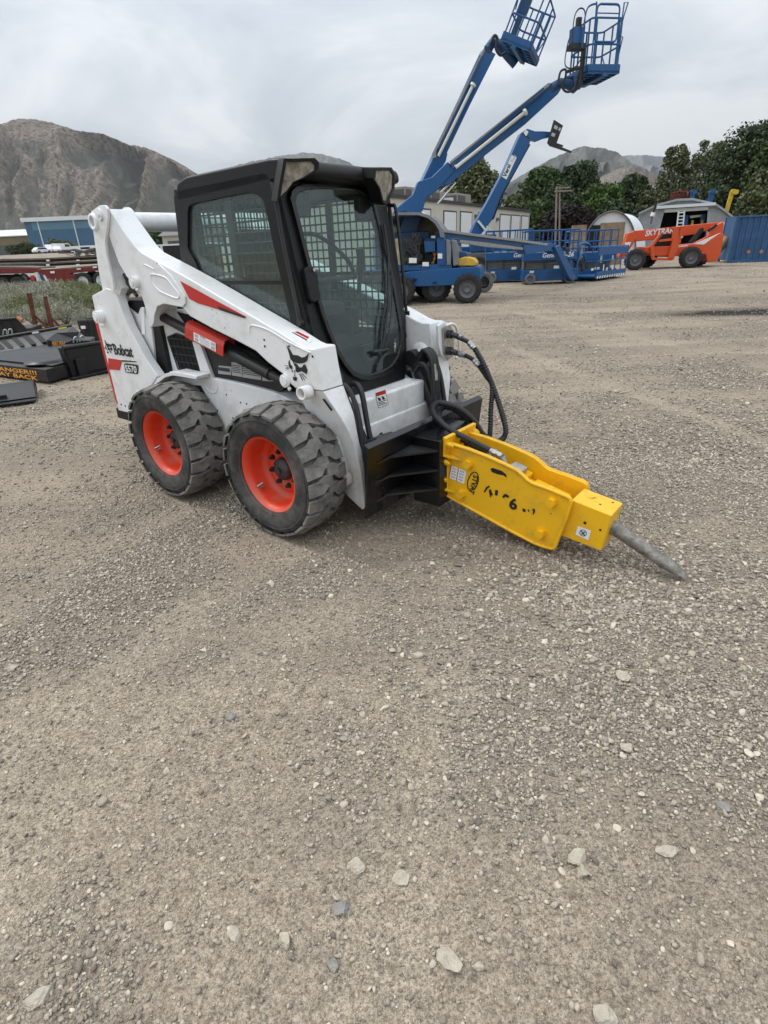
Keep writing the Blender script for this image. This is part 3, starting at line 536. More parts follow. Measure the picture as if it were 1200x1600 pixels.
# hose bracket on the rear of the near arm
b = MB(); b.tube(spline([M.y(u, v, -.42) for u, v in [(272, 425), (276, 411), (283, 412), (282, 425)]], 5), .016, n=8); b.build('hydraulic_hose', 'dark_steel', loader)
# ---- auxiliary couplers on the far arm's front
q = M.y(698, 540, .52); b = MB(); b.ext([M.x(u, v, q.x+.01) for u, v in [(690, 512), (702, 508), (707, 520), (707, 556), (699, 562), (692, 552)]], (.012, 0, 0)); cp = b.build('coupler_block', 'zinc', loader, bev=.003)
CPX = q.x+.02
for (u, v) in [(700, 522), (699, 548)]:
    b = MB(); p = M.x(u, v, CPX); b.cyl(p, p+Vector((.03, 0, 0)), .026, n=16); b.cyl(p+Vector((.03, 0, 0)), p+Vector((.07, 0, -.01)), .019, n=6)
    b.build('quick_coupler', 'dark_steel', cp)
b = MB(); b.tube(spline([M.x(u, v, CPX+.01) for u, v in [(696, 509), (707, 506), (714, 514), (717, 535), (717, 555), (712, 560)]], 6), .009, n=8); b.build('coupler_guard', 'white_paint', cp)
b = MB(); b.ext([M.x(u, v, CPX-.012) for u, v in [(685, 509), (694, 502), (704, 506), (708, 520), (708, 556), (700, 565), (690, 556), (686, 540)]], (-.02, 0, 0)); b.build('coupler_pad', 'white_paint', loader, bev=.004); b = MB(); q = M.y(662, 548, .45); b.lathe([(.0, -.03), (.05, -.03), (.075, -.012), (.08, 0)], (q.x-.02, .45, q.z-.02), n=24); b.cyl((q.x-.02, .45, q.z-.02), (q.x-.02, .405, q.z-.02), .03, n=16); b.build('pivot_boss', 'white_paint', loader)
# ---- writing and emblems
Y0 = -.604
def flat(mb, px, y, t=.0012, s=None, mx=None):
    P = [M.y(u, v, y) for u, v in px]; mb.ext([(p.x, y, p.z) for p in P], (0, -t, 0))
EM = [[(45, 355), (80, 400), (105, 447), (150, 450), (190, 472), (220, 465), (255, 432), (240, 500), (212, 522), (170, 528), (135, 522), (120, 512), (118, 545), (108, 512), (82, 485), (75, 450)],
      [(72, 490), (64, 520), (70, 560), (88, 580), (100, 582), (101, 555), (82, 535)], [(118, 540), (130, 560), (132, 600), (150, 612), (190, 600), (235, 628), (243, 590), (222, 537), (205, 540), (190, 565), (165, 562), (140, 530), (124, 524)],
      [(107, 650), (120, 655), (132, 650), (146, 662), (140, 690), (125, 690), (110, 680)], [(96, 590), (103, 592), (104, 612), (98, 608)], [(118, 590), (124, 592), (128, 622), (122, 618)], [(118, 628), (126, 628), (126, 648), (120, 648)],
      [(165, 625), (172, 625), (200, 688), (196, 690)], [(178, 622), (184, 622), (220, 685), (216, 686)], [(192, 622), (198, 622), (236, 668), (232, 670)], [(30, 545), (60, 548), (60, 552), (30, 549)], [(36, 572), (62, 560), (64, 564), (38, 576)], [(46, 580), (68, 570), (68, 574), (48, 584)]]
def emblem(f, name, parent, y):
    b = MB()
    for P in EM: flat(b, [f(*p) for p in P], y)
    b.build(name, 'decal_black', parent)
arms = [o for o in loader.children if o.name.startswith('lift_arm') and 'support' not in o.name]
emblem(lambda a, c: (440+a/6, 480+c/6), 'emblem', arms[0], Y0+.002)
ups = [o for o in loader.children if o.name.startswith('tail_upright')]
emblem(lambda a, c: (163+(a-45)/210*13.5, 531+(c-355)/335*21), 'emblem', ups[0], Y0+.002)
def ontext(s_, a, b_, up, y, m, parent, h=None, **k):
    A = M.y(*a, y); B = M.y(*b_, y); Uq = M.y(*up, y); w = (B-A).length; hh = (Uq-A).length if h is None else h
    t = text(s_, A, B-A, Uq-A, hh/.73, m, parent, **k)
    X = (B-A).normalized(); cur = max((q.co-A).dot(X) for q in t.data.vertices); f = w/cur
    for q in t.data.vertices: q.co = q.co+X*((q.co-A).dot(X)*(f-1))
    return t
ontext('Bobcat', (179, 553.5), (208.5, 558), (178, 537.5), Y0+.001, 'decal_black', ups[0], off=.018)
b = MB(); flat(b, [(169, 559.5), (191, 563), (189, 570), (187, 578.5), (170, 577)], Y0+.002); b.build('decal', 'decal_red', ups[0])
b = MB(); flat(b, [(191, 562.6), (213, 564.6), (213, 566), (191, 565)], Y0+.002); flat(b, [(194, 568.5), (197, 567.5), (215, 570), (216.2, 573), (216, 583), (214, 584.5), (197, 582), (195.5, 580)], Y0+.002); b.build('decal', 'decal_black', ups[0])
ontext('S570', (196.5, 580.5), (214.5, 583), (196, 570.5), Y0-.0005, 'decal_white', ups[0], off=.01, shear=.15)
b = MB(); flat(b, [(281.5, 439), (300, 449), (340, 471), (385, 495), (383, 497), (340, 483), (310, 474), (296, 467)], Y0+.002); b.build('decal', 'decal_red', arms[0])
b = MB(); flat(b, [(340, 478), (384, 495.4), (382, 497.2), (344, 484.5)], Y0+.0005); b.build('decal', 'decal_black', arms[0])
# warning decal on top of the near arm
za = M.y(455, 529, -.60); zb = M.y(489, 546, -.60)
def topq(u, v): 
    a0 = M.y(386.6, 489.5, -.6); a1 = M.y(468, 539.5, -.6); d = (a1-a0).normalized(); nn = Vector((-d.z, 0, d.x)); nn = nn if nn.z > 0 else -nn
    return M.pl(u, v, a0+nn*.002, nn), nn
P = [topq(u, v) for u, v in [(460, 515), (487, 529), (484, 535.5), (451, 518)]]; b = MB(); b.ext([p[0] for p in P], P[0][1]*.001); dl = b.build('safety_decal', 'decal_white', arms[0])
P = [topq(u, v) for u, v in [(461, 516), (483, 527), (481, 530), (458, 518)]]; b = MB(); b.ext([p[0]+P[0][1]*.0012 for p in P], P[0][1]*.0008); b.build('print', 'decal_red', dl)
P = [topq(u, v) for u, v in [(457, 519), (480, 531), (479, 532.5), (456, 520)]]; b = MB(); b.ext([p[0]+P[0][1]*.0012 for p in P], P[0][1]*.0008); b.build('print', 'decal_black', dl)

# ================================================================ HYDRAULIC BREAKER
ham = thing('hydraulic_breaker', M, 'yellow hydraulic breaker with steel chisel and black mounting plate, its tip on the gravel', 'hydraulic breaker')
YN = -.115
SPL = [(700, 690), (708, 693), (730, 700), (760, 711.5), (790, 725), (806.7, 733.5), (816, 741), (825, 750), (832, 754.5), (840, 757.3), (860, 764.5), (887.4, 775.7), (892, 779), (893.6, 784.8), (886, 809), (869, 854.5), (866, 858.5), (861.7, 858.9), (850, 856), (836, 850.9), (800, 832), (750, 804), (696, 774)]
sp2 = yx(SPL, YN)
for s in (-1, 1):
    b = MB(); b.prism(sp2, s*.115, s*.095); pl_ = b.build('side_plate', 'yellow_paint', ham, bev=.004)
    b = MB(); cx = sum(p[0] for p in sp2)/len(sp2); cz = sum(p[1] for p in sp2)/len(sp2); P3 = [(p[0]+(cx-p[0])*.012, s*.117, p[1]+(cz-p[1])*.03) for p in sp2]
    b.tube(P3+[P3[0]], .009, n=8); b.build('edge_bead', 'yellow_paint', pl_)
    for (u, v, r) in [(729.5, 726, .026), (718, 773, .026), (860, 786, .026), (842, 835, .026)]:
        q = M.y(u, v, -.14); o = MB(); o.cyl((q.x, s*.115, q.z), (q.x, s*.122, q.z), r*1.15, n=20); o.cyl((q.x, s*.122, q.z), (q.x, s*.150, q.z), r, n=6); o.build('bolt', 'yellow_paint', pl_, bev=.003)
ax = Vector((1.31, 0, -.33)).normalized(); vt = Vector((.244, 0, .97)).normalized()
T0 = M.y(692, 683, -.165); B0 = M.y(675, 776.5, -.165); dn = (B0-T0)
b = MB(); b.ext([(T0.x, -.165, T0.z), (T0.x, .165, T0.z), (B0.x, .165, B0.z), (B0.x, -.165, B0.z)], (.022, 0, -.005)); fl = b.build('flange', 'yellow_paint', ham, bev=.003)
for s in (-1, 1):
    for t in (.10, .38, .66, .93):
        q = T0+dn*t; q.y = s*.142; o = MB(); o.cyl(q+ax*.02, q+ax*.026, .021, n=16); o.cyl(q+ax*.026, q+ax*.05, .017, n=6); o.cyl(q+ax*.05, q+ax*.062, .010, n=10); o.build('bolt', 'yellow_paint', fl, bev=.002)
    for t in (.26, .80):
        q = T0+dn*t; q.y = s*.115; o = MB(); o.ext([q+ax*.02+Vector((0, s*.05, 0)), q+ax*.12+Vector((0, s*.004, 0)), q+ax*.02+Vector((0, -s*.0, 0))], dn.normalized()*.012); o.build('gusset', 'yellow_paint', fl, bev=.002)
# inner body of the hammer, cross pieces, nose
b = MB()
def obox(mb, c0, L, wy_, hz, rr=0): mb.ext([c0+Vector((0, -wy_, 0))+vt*hz, c0+Vector((0, wy_, 0))+vt*hz, c0+Vector((0, wy_, 0))-vt*hz, c0+Vector((0, -wy_, 0))-vt*hz], ax*L)
C0 = Vector((1.83, 0, .33)); obox(b, C0, .66, .090, .11); b.build('power_cell', 'yellow_paint', ham, bev=.012)
b = MB(); C1 = Vector((1.84, 0, .35))+ax*.34; obox(b, C1+vt*.108, .08, .085, .018); C2 = C1+ax*.12; obox(b, C2+vt*.100, .20, .06, .015); q = C2+vt*.115+ax*.10; b.cyl(q, q+vt*.02, .014, n=6); b.cyl(q-vt*.02+ax*.04, q+vt*.01+ax*.04, .028, n=8); b.build('valve_cover', 'yellow_paint', ham, bev=.006)
Na = [M.y(u, v, -.088) for u, v in [(893, 781), (956, 806), (939, 861), (874, 836)]]
b = MB(); b.ext([(p.x, -.088, p.z) for p in Na], (0, .176, 0)); nose = b.build('nose_housing', 'yellow_paint', ham, bev=.005)
for (u, v, r, m) in [(914, 817, .008, 'dark_cavity'), (905, 834, .005, 'dark_cavity'), (938, 828, .006, 'dark_cavity')]:
    q = M.y(u, v, -.088); o = MB(); o.cyl((q.x, -.088, q.z), (q.x, -.0895, q.z), r, n=12); o.build('pin_hole', m, nose)
b = MB(); P = [M.y(u, v, -.0895) for u, v in [(903, 822), (923.5, 829), (919.5, 844), (899, 835)]]; b.ext(P, (0, -.001, 0)); dl = b.build('safety_decal', 'decal_white', nose)
b = MB(); cc = sum(P, Vector())/4; b.tube([cc+Vector((.017*math.cos(k*.524), -.0015, .017*math.sin(k*.524))) for k in range(13)], .0018, n=5); b.tube([cc+Vector((-.012, -.0015, .010)), cc+Vector((.010, -.0015, -.012))], .003, n=5); b.tube([cc+Vector((-.006, -.0015, -.010)), cc+Vector((.008, -.0015, .008))], .003, n=5); b.build('print', 'decal_black', dl)
for k, (t, w_) in enumerate([(.25, .03), (.6, -.02), (.8, .05)]):
    pp = Na[0]+(Na[1]-Na[0])*t; b = MB(); b.cyl((pp.x, w_, pp.z-.001), (pp.x, w_, pp.z+.0015), .006 if k else .030, n=10); b.build('paint_chip', 'yellow_paint' if k == 0 else 'dark_steel', nose)
# chisel
c0 = (Na[1]+Na[2])/2; c0.y = 0.0; tip = Vector((3.115, .02, .028)); dr = (tip-c0).normalized(); L_ = (tip-c0).length
b = MB(); b.tube([c0-dr*.05, c0+dr*.02, c0+dr*.03, c0+dr*(L_*.55), c0+dr*(L_-.11)], [.036, .036, .033, .0325, .0325], n=24)
e0 = c0+dr*(L_-.11); sd_ = Vector((0, 1, 0)); vv = dr.cross(sd_).normalized(); m_ = 12; vs = []; fs = []
for k, (t, wd, hh) in enumerate([(0, .0325, .0325), (.05, .033, .024), (.10, .030, .008), (.11, .026, .003)]):
    for i in range(16): a_ = 2*math.pi*i/16; vs.append(e0+dr*t+sd_*math.cos(a_)*wd+vv*math.sin(a_)*hh)
for k in range(3): fs += [(k*16+i, k*16+(i+1) % 16, (k+1)*16+(i+1) % 16, (k+1)*16+i) for i in range(16)]
fs.append(list(range(48, 64))); b.add(vs, fs); b.build('chisel', 'worn_steel', ham)
# writing on the near plate
pls = [o for o in ham.children if o.name.startswith('side_plate')]
def pf(px, m, nm, y=-.1165): 
    b = MB(); P = [M.y(660+u/2.7273, 640+v/2.7273, y) for u, v in px]; b.ext([(p.x, y, p.z) for p in P], (0, -.0012, 0)); return b.build(nm, m, pls[0])
for P in [[(262, 350), (272, 330), (285, 323), (288, 328), (276, 338), (266, 354)], [(283, 345), (290, 338), (300, 362), (296, 368), (290, 362), (294, 374), (288, 372)], [(311, 341), (323, 345), (320, 367), (309, 364)], [(340, 372), (348, 360), (358, 360), (370, 368), (366, 377), (354, 370), (348, 378)],
          [(426, 420), (440, 425), (438, 437), (428, 434)], [(448, 425), (456, 428), (452, 437)], [(468, 425), (478, 420), (481, 433), (474, 447), (470, 445), (472, 434)]]: pf(P, 'decal_black', 'lettering')
ontext('6', (660+368/2.7273, 640+419/2.7273), (660+402/2.7273, 640+428/2.7273), (660+384/2.7273, 640+378/2.7273), -.1175, 'decal_black', pls[0], off=.03)
pf([(285, 250), (296, 243), (345, 258), (360, 272), (362, 288), (352, 297), (300, 278), (288, 265)], 'yellow_paint', 'slot_rim')
pf([(290, 252), (300, 248), (340, 262), (357, 276), (359, 290), (345, 280), (322, 276), (296, 266)], 'dark_cavity', 'slot', -.1178)
# oval badge with lettering along the plate's short side
oc = M.y(660+215/2.7273, 640+306/2.7273, -.1178); ua = (M.y(660+224/2.7273, 640+270/2.7273, -.1178)-M.y(660+206/2.7273, 640+342/2.7273, -.1178)); ub = (M.y(660+236/2.7273, 640+309/2.7273, -.1178)-M.y(660+195/2.7273, 640+303/2.7273, -.1178))
b = MB(); b.tube([oc+ua*.54*math.cos(k*math.pi/14)+ub*.52*math.sin(k*math.pi/14) for k in range(29)], .0028, n=6); b.build('badge', 'decal_black', pls[0])
t = text('STVAT', oc-ub*.10+ua*.40, -ua, ub, .044, 'decal_black', pls[0], off=.015, sx=.92)
# warning label
b = MB(); lp = [M.y(660+u/2.7273, 640+v/2.7273, -.1165) for u, v in [(122, 238), (187, 262), (178, 316), (112, 290)]]; b.ext(lp, (0, -.001, 0)); dl = b.build('safety_decal', 'decal_white', pls[0])
LL = lambda s_, t_: (lp[0]*(1-s_)+lp[1]*s_)*(1-t_)+(lp[3]*(1-s_)+lp[2]*s_)*t_+Vector((0, -.0012, 0))
b = MB()
b.ext([LL(.0, 0), LL(.05, 0), LL(.05, 1), LL(0, 1)], (0, -.0008, 0)); b.ext([LL(.48, 0), LL(.53, 0), LL(.53, 1), LL(.48, 1)], (0, -.0008, 0)); b.build('print', 'decal_red', dl)
b = MB()
for i in range(4):
    for j in range(2): b.ext([LL(.12+j*.48, .10+i*.22), LL(.42+j*.48, .10+i*.22), LL(.40+j*.48, .20+i*.22), LL(.14+j*.48, .20+i*.22)], (0, -.0008, 0))
b.build('print', 'decal_grey', dl)
# black mounting plate with ribs
PT = M.y(576, 702, -.59); PB = M.y(572, 811, -.59); pd = PB-PT
b = MB(); b.ext([(PT.x, -.59, PT.z), (PT.x, .59, PT.z), (PB.x, .59, PB.z), (PB.x, -.59, PB.z)], (-.012, 0, 0)); b.ext([(PT.x, -.59, PT.z+.001), (PT.x, .59, PT.z+.001), (PT.x-.03, .59, PT.z+.02), (PT.x-.03, -.59, PT.z+.02)], (0, 0, -.01))
mp = b.build('mounting_plate', 'black_gloss', ham, bev=.003)
b = MB(); b.bx(PT.x-.005, T0.x+.002, -.20, .20, .16, .555); b.build('mounting_box', 'black_gloss', ham, bev=.004)
for s in (-1, 1):
    for t in (.22, .50, .78):
        q = PT+pd*t; b = MB(); P = [(q.x, s*.50, q.z+.004), (q.x+.003, s*.50, q.z+.012), (T0.x-.02, s*.20, q.z-.02), (q.x, s*.20, q.z-.03)]
        b.add([(q.x, s*.52, q.z-.01), (q.x+.01, s*.42, q.z+.0), (T0.x-.01, s*.20, q.z+.0), (q.x, s*.20, q.z+.0), (q.x, s*.52, q.z-.022), (q.x+.01, s*.42, q.z-.012), (T0.x-.01, s*.20, q.z-.012), (q.x, s*.20, q.z-.012)],
              [f if s < 0 else f[::-1] for f in [(0, 1, 2, 3), (7, 6, 5, 4), (0, 4, 5, 1), (1, 5, 6, 2), (2, 6, 7, 3), (3, 7, 4, 0)]]); b.build('rib', 'black_paint', mp)
# hoses: from the breaker back over the plate, round, and up to the couplers
def hose(path, r, ribs, m, name='hydraulic_hose'):
    P = spline(path, 14); b = MB()
    if ribs:                            # spiral guard: radius swells along the hose
        Q = []; 
        for i in range(len(P)-1):
            n_ = max(2, int((P[i+1]-P[i]).length/.0035)); Q += [P[i].lerp(P[i+1], k/n_) for k in range(n_)]
        b.tube(Q, [r*(1.0+.17*math.sin(i*math.pi/1.9)) for i in range(len(Q))], n=12)
    else: b.tube(P, r, n=12)
    return b.build(name, m, ham)
F_ = lambda u, v, y: M.y(u, v, y)
hose([F_(766, 704, -.03), F_(735, 688, -.04), F_(704, 672, -.05), F_(684, 655, -.04), F_(676, 641, -.02), F_(681, 631, .02), F_(692, 630, .06), F_(715, 637, .13), F_(738, 655, .20), F_(756, 680, .28), F_(775, 690, .34), F_(787, 684, .40), F_(790, 668, .43), F_(781, 635, .48), F_(771, 606, .50), F_(757, 572, .50), F_(742, 545, .50)], .0165, True, 'hose')
hose([F_(762, 708, .02), F_(735, 694, .01), F_(706, 678, .02), F_(690, 660, .03), F_(686, 645, .06), F_(694, 636, .10), F_(712, 641, .16), F_(735, 660, .22), F_(750, 674, .30), F_(763, 684, .38), F_(766, 672, .42), F_(767, 640, .46), F_(769, 603, .50), F_(760, 588, .51), F_(749, 572, .51)], .015, True, 'hose')
hose([F_(742, 545, .50), F_(733, 535, .51), F_(716, 527, .52), F_(707, 522, .53)], .014, False, 'hose')
hose([F_(749, 572, .51), F_(741, 563, .52), F_(722, 553, .53), F_(704, 549, .53)], .014, False, 'hose')
for a, c in [((742, 545, .50), (733, 535, .51)), ((722, 528, .52), (709, 523, .53)), ((749, 572, .51), (741, 563, .52)), ((727, 556, .52), (708, 550, .53)), ((766, 704, -.03), (784, 713, -.03)), ((762, 708, .02), (778, 716, .02))]:
    A = F_(*a); C = F_(*c); b = MB(); b.cyl(A, C, .017, n=14); b.cyl(A.lerp(C, .25), A.lerp(C, .5), .021, n=6); b.cyl(A.lerp(C, .7), A.lerp(C, .9), .020, n=6); b.build('hose_fitting', 'zinc', ham)
b = MB(); A = F_(784, 713, -.03); b.cyl(A, A+Vector((.03, .0, -.08)), .022, n=12); A = F_(778, 716, .02); b.cyl(A, A+Vector((.03, .0, -.08)), .022, n=12); obox(b, F_(800, 722, 0)-vt*.03, .08, .05, .02); b.build('inlet_block', 'zinc', ham, bev=.003)
# ================================================================ GROUND, GRAVEL
def sstep(a, b, x): t = np.clip((x-a)/(b-a), 0, 1); return t*t*(3-2*t)
TRK = [[(-60, 1010), (0, 962), (120, 884), (250, 806), (330, 770)], [(-80, 1290), (0, 1190), (150, 1065), (320, 935), (480, 852)], [(-40, 1420), (120, 1240), (330, 1075), (560, 935)], [(1260, 590), (1080, 545), (900, 505), (760, 480)], [(1260, 720), (1060, 640), (880, 575), (800, 545)], [(560, 1660), (640, 1300), (700, 1080), (715, 900)]]
TRW = [[tuple(wz(u, v)[:2]) for u, v in P] for P in TRK]
def track(x, y):
    # how strongly a point lies on one of the tyre tracks, and the distance along that track
    x = np.asarray(x, float); y = np.asarray(y, float); best = np.full(x.shape, 9.0); al = np.zeros(x.shape)
    for P in TRW:
        P = [tuple(q)[:2] for q in spline([(a, b, 0) for a, b in P], 6)]; L0 = 0
        for k in range(len(P)-1):
            ax_, ay_ = P[k]; bx_, by_ = P[k+1]; dx, dy = bx_-ax_, by_-ay_; l = math.hypot(dx, dy); t = np.clip(((x-ax_)*dx+(y-ay_)*dy)/l/l, 0, 1); d = np.hypot(x-ax_-t*dx, y-ay_-t*dy); m = d < best; best = np.where(m, d, best); al = np.where(m, L0+t*l, al); L0 += l
    w = .13+.03*vnoise(x*1.5, y*1.5, 91); return np.exp(-(best/w)**4)*(.55+.45*vnoise(x*.8, y*.8, 92)), al
def gz(x, y):
    """height of the ground: flat yard, tracks and lumps of a few centimetres, rising far off to the left"""
    x = np.asarray(x, float); y = np.asarray(y, float); r = np.hypot(x, y)
    h = .018*fbm(x*.9, y*.9, 3, 5)+.006*fbm(x*4, y*4, 3, 9)+.0035*fbm(x*14, y*14, 2, 12)*np.exp(-r/6)
    t = y*.8+x*.6; h = h+.007*np.sin(t*5.2+1.5*vnoise(x*.5, y*.5, 31))*(.5+.5*vnoise(x*.3, y*.3, 33))
    # level under the loader and the breaker
    dx = x-.1; dy = y-3.4; k = np.exp(-((dx*.77+dy*-.63)/2.2)**2-((dx*.63+dy*.77)/1.5)**2); h = h*(1-.85*k)-.004*k
    tk, _u = track(x, y); h = h-.016*tk+.005*tk*np.sin(_u/.035)*np.exp(-r/7)
    h = h*np.exp(-r/60)
    left = sstep(-14, -50, x)*sstep(54, 165, y)*3.9+sstep(0, 700, -x+y*.3-60)*sstep(150, 900, y)*18
    return h+left
def density(x, y):
    d = .42+.75*fbm(x*.75, y*.75, 4, 71)+.35*fbm(x*3, y*3, 3, 75)
    t = (x*-.45+y*.9); d = d-.28*np.maximum(0, np.sin(t*2.1+1.2*vnoise(x*.35, y*.35, 77)+.4))
    d = d+.55*np.exp(-((x-1.15)/.7)**2)*(.6+.4*vnoise(x*2, y*2, 80))*(y < 4)+.35*np.exp(-((x-2.7)/1.2)**2-((y-4.6)/1.3)**2)
    d = d-.6*track(x, y)[0]
    return np.clip(d, .13, 1.2)
ths = np.unique(np.concatenate([np.linspace(-.85, .85, 640), np.linspace(.85, 2*math.pi-.85, 60)])); nt_ = len(ths)-1
rs_ = [.45]
while rs_[-1] < 9000: rs_.append(rs_[-1]*(1.016 if rs_[-1] < 14 else 1.045))
rs_ = np.array(rs_); nr = len(rs_); T, Q_ = np.meshgrid(ths[:-1], rs_); X = Q_*np.sin(T); Y = Q_*np.cos(T); Z = gz(X, Y)
V = np.stack([X, Y, Z], -1).reshape(-1, 3); V = np.concatenate([V, [[0, 0, float(gz(0, 0))]]]); c0_ = len(V)-1
i = np.arange(nr-1)[:, None]; j = np.arange(nt_)[None, :]; j2 = (j+1) % nt_
Fq = np.stack([i*nt_+j, i*nt_+j2, (i+1)*nt_+j2, (i+1)*nt_+j], -1).reshape(-1, 4)[:, ::-1]
fcs = Fq.tolist()+[[c0_, int((k+1) % nt_), k] for k in range(nt_)]
me = bpy.data.meshes.new('ground'); me.from_pydata(V.tolist(), [], fcs); me.polygons.foreach_set('use_smooth', [True]*len(fcs)); me.update()
if me.polygons[0].normal.z < 0: me.flip_normals()
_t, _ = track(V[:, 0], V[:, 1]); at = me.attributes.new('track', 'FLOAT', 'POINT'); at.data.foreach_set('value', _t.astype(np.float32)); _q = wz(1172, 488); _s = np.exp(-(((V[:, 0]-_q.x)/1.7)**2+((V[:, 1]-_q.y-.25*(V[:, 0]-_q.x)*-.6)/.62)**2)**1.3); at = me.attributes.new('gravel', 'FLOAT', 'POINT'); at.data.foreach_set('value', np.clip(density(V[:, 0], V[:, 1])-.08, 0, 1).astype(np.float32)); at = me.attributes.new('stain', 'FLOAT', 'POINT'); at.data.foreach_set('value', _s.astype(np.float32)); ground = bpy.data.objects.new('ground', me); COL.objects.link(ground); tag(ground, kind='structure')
m = bpy.data.materials.new('gravel_ground'); m.use_nodes = True; nt = m.node_tree; N = nt.nodes; L = nt.links; bs = N['Principled BSDF']; bs.inputs['Roughness'].default_value = .95; bs.inputs['Specular IOR Level'].default_value = .15
geo = N.new('ShaderNodeNewGeometry')
def noise(sc, det=6, ro=.6, vec=None, dist=0):
    n = N.new('ShaderNodeTexNoise'); n.inputs['Scale'].default_value = sc; n.inputs['Detail'].default_value = det; n.inputs['Roughness'].default_value = ro; n.inputs['Distortion'].default_value = dist; L.new(vec or geo.outputs['Position'], n.inputs['Vector']); return n.outputs['Fac']
def ramp(f, st):
    r = N.new('ShaderNodeValToRGB'); L.new(f, r.inputs[0]); e = r.color_ramp.elements
    for k, (p, c) in enumerate(st):
        q = e[k] if k < 2 else e.new(p)
        q.position = p; q.color = (*c, 1)
    return r.outputs[0]
def mixc(a, b, f, mode='MIX'):
    x = N.new('ShaderNodeMix'); x.data_type = 'RGBA'; x.blend_type = mode
    for s_, v in ((6, a), (7, b), (0, f)):
        if isinstance(v, (int, float)): x.inputs[s_].default_value = v
        elif isinstance(v, tuple): x.inputs[s_].default_value = (*v, 1)
        else: L.new(v, x.inputs[s_])
    return x.outputs[2]
def mat2(op, a, b=None, c=None):
    q = N.new('ShaderNodeMath'); q.operation = op
    for k, v in enumerate((a, b, c)):
        if v is None: continue
        if isinstance(v, (int, float)): q.inputs[k].default_value = v
        else: L.new(v, q.inputs[k])
    return q.outputs[0]
big = noise(.55, 5, .6); mid = noise(3.2, 6, .65); fine = noise(95, 4, .75); fine2 = noise(28, 5, .7)
mp_ = N.new('ShaderNodeMapping'); mp_.inputs['Rotation'].default_value = (0, 0, R(52)); mp_.inputs['Scale'].default_value = (.25, 2.2, 1); L.new(geo.outputs['Position'], mp_.inputs[0]); trk = noise(.9, 4, .5, mp_.outputs[0], .5)
dirt = ramp(mid, [(.3, (.245, .198, .150)), (.7, (.44, .363, .278))])
dirt = mixc(dirt, ramp(big, [(.38, (.205, .170, .135)), (.62, (.45, .372, .286))]), .5)
dirt = mixc(dirt, ramp(trk, [(.40, (.200, .167, .133)), (.60, (.445, .367, .282))]), .42)
_ga = N.new('ShaderNodeAttribute'); _ga.attribute_name = 'gravel'; dirt = mixc(dirt, (.235, .196, .156), mat2('MULTIPLY', _ga.outputs['Fac'], .8)); _ta = N.new('ShaderNodeAttribute'); _ta.attribute_name = 'track'; dirt = mixc(dirt, (.45, .382, .298), mat2('MULTIPLY', _ta.outputs['Fac'], .55))  # dense gravel: darker fines, plus shade around the stones painted into the dirt
def vor(sc, rnd_=1.0):
    v = N.new('ShaderNodeTexVoronoi'); v.inputs['Scale'].default_value = sc; v.inputs['Randomness'].default_value = rnd_; L.new(geo.outputs['Position'], v.inputs['Vector']); return v
layers = []; col = dirt; hgt = None
for sc, lo, hi in ((330, .42, .58), (190, .50, .62)):
    v = vor(sc); sep = N.new('ShaderNodeSeparateColor'); L.new(v.outputs['Color'], sep.inputs[0])
    dens = mat2('ADD', mat2('MULTIPLY', big, .5), mat2('MULTIPLY', mid, .5))
    pick = mat2('LESS_THAN', sep.outputs[0], mat2('MULTIPLY_ADD', dens, 1.6, -.28 if sc > 100 else -.5))
    dome = mat2('MULTIPLY', mat2('SUBTRACT', 1.0, mat2('MULTIPLY', v.outputs['Distance'], 1.0)), pick)
    mk = N.new('ShaderNodeMapRange'); mk.inputs['From Min'].default_value = lo; mk.inputs['From Max'].default_value = hi; L.new(dome, mk.inputs[0])
    st = ramp(sep.outputs[1], [(0, (.17, .15, .128)), (1, (.45, .40, .33)), (.45, (.27, .24, .20)), (.75, (.34, .30, .245))])
    col = mixc(col, st, mat2('MULTIPLY', mk.outputs[0], .5)); hh = mat2('MULTIPLY', mat2('MULTIPLY', dome, mk.outputs[0]), .55/sc)
    hgt = hh if hgt is None else mat2('ADD', hgt, hh)
grain = ramp(fine, [(.36, (.50, .48, .46)), (.60, (1.30, 1.29, 1.27))]); col = mixc(col, grain, .85, 'MULTIPLY'); col = mixc(col, ramp(fine2, [(.34, (.70, .69, .67)), (.62, (1.12, 1.12, 1.11))]), .8, 'MULTIPLY')
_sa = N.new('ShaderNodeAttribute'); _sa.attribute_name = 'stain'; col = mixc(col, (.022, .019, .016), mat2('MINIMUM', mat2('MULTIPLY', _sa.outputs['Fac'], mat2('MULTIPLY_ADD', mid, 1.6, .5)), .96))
L.new(col, bs.inputs['Base Color'])
hgt = mat2('ADD', hgt, mat2('MULTIPLY', noise(140, 4, .7), .004)); hgt = mat2('ADD', hgt, mat2('MULTIPLY', mid, .012)); bp = N.new('ShaderNodeBump'); bp.inputs['Strength'].default_value = .9; bp.inputs['Distance'].default_value = 1.0; L.new(hgt, bp.inputs['Height']); L.new(bp.outputs[0], bs.inputs['Normal'])
ground.data.materials.append(m)
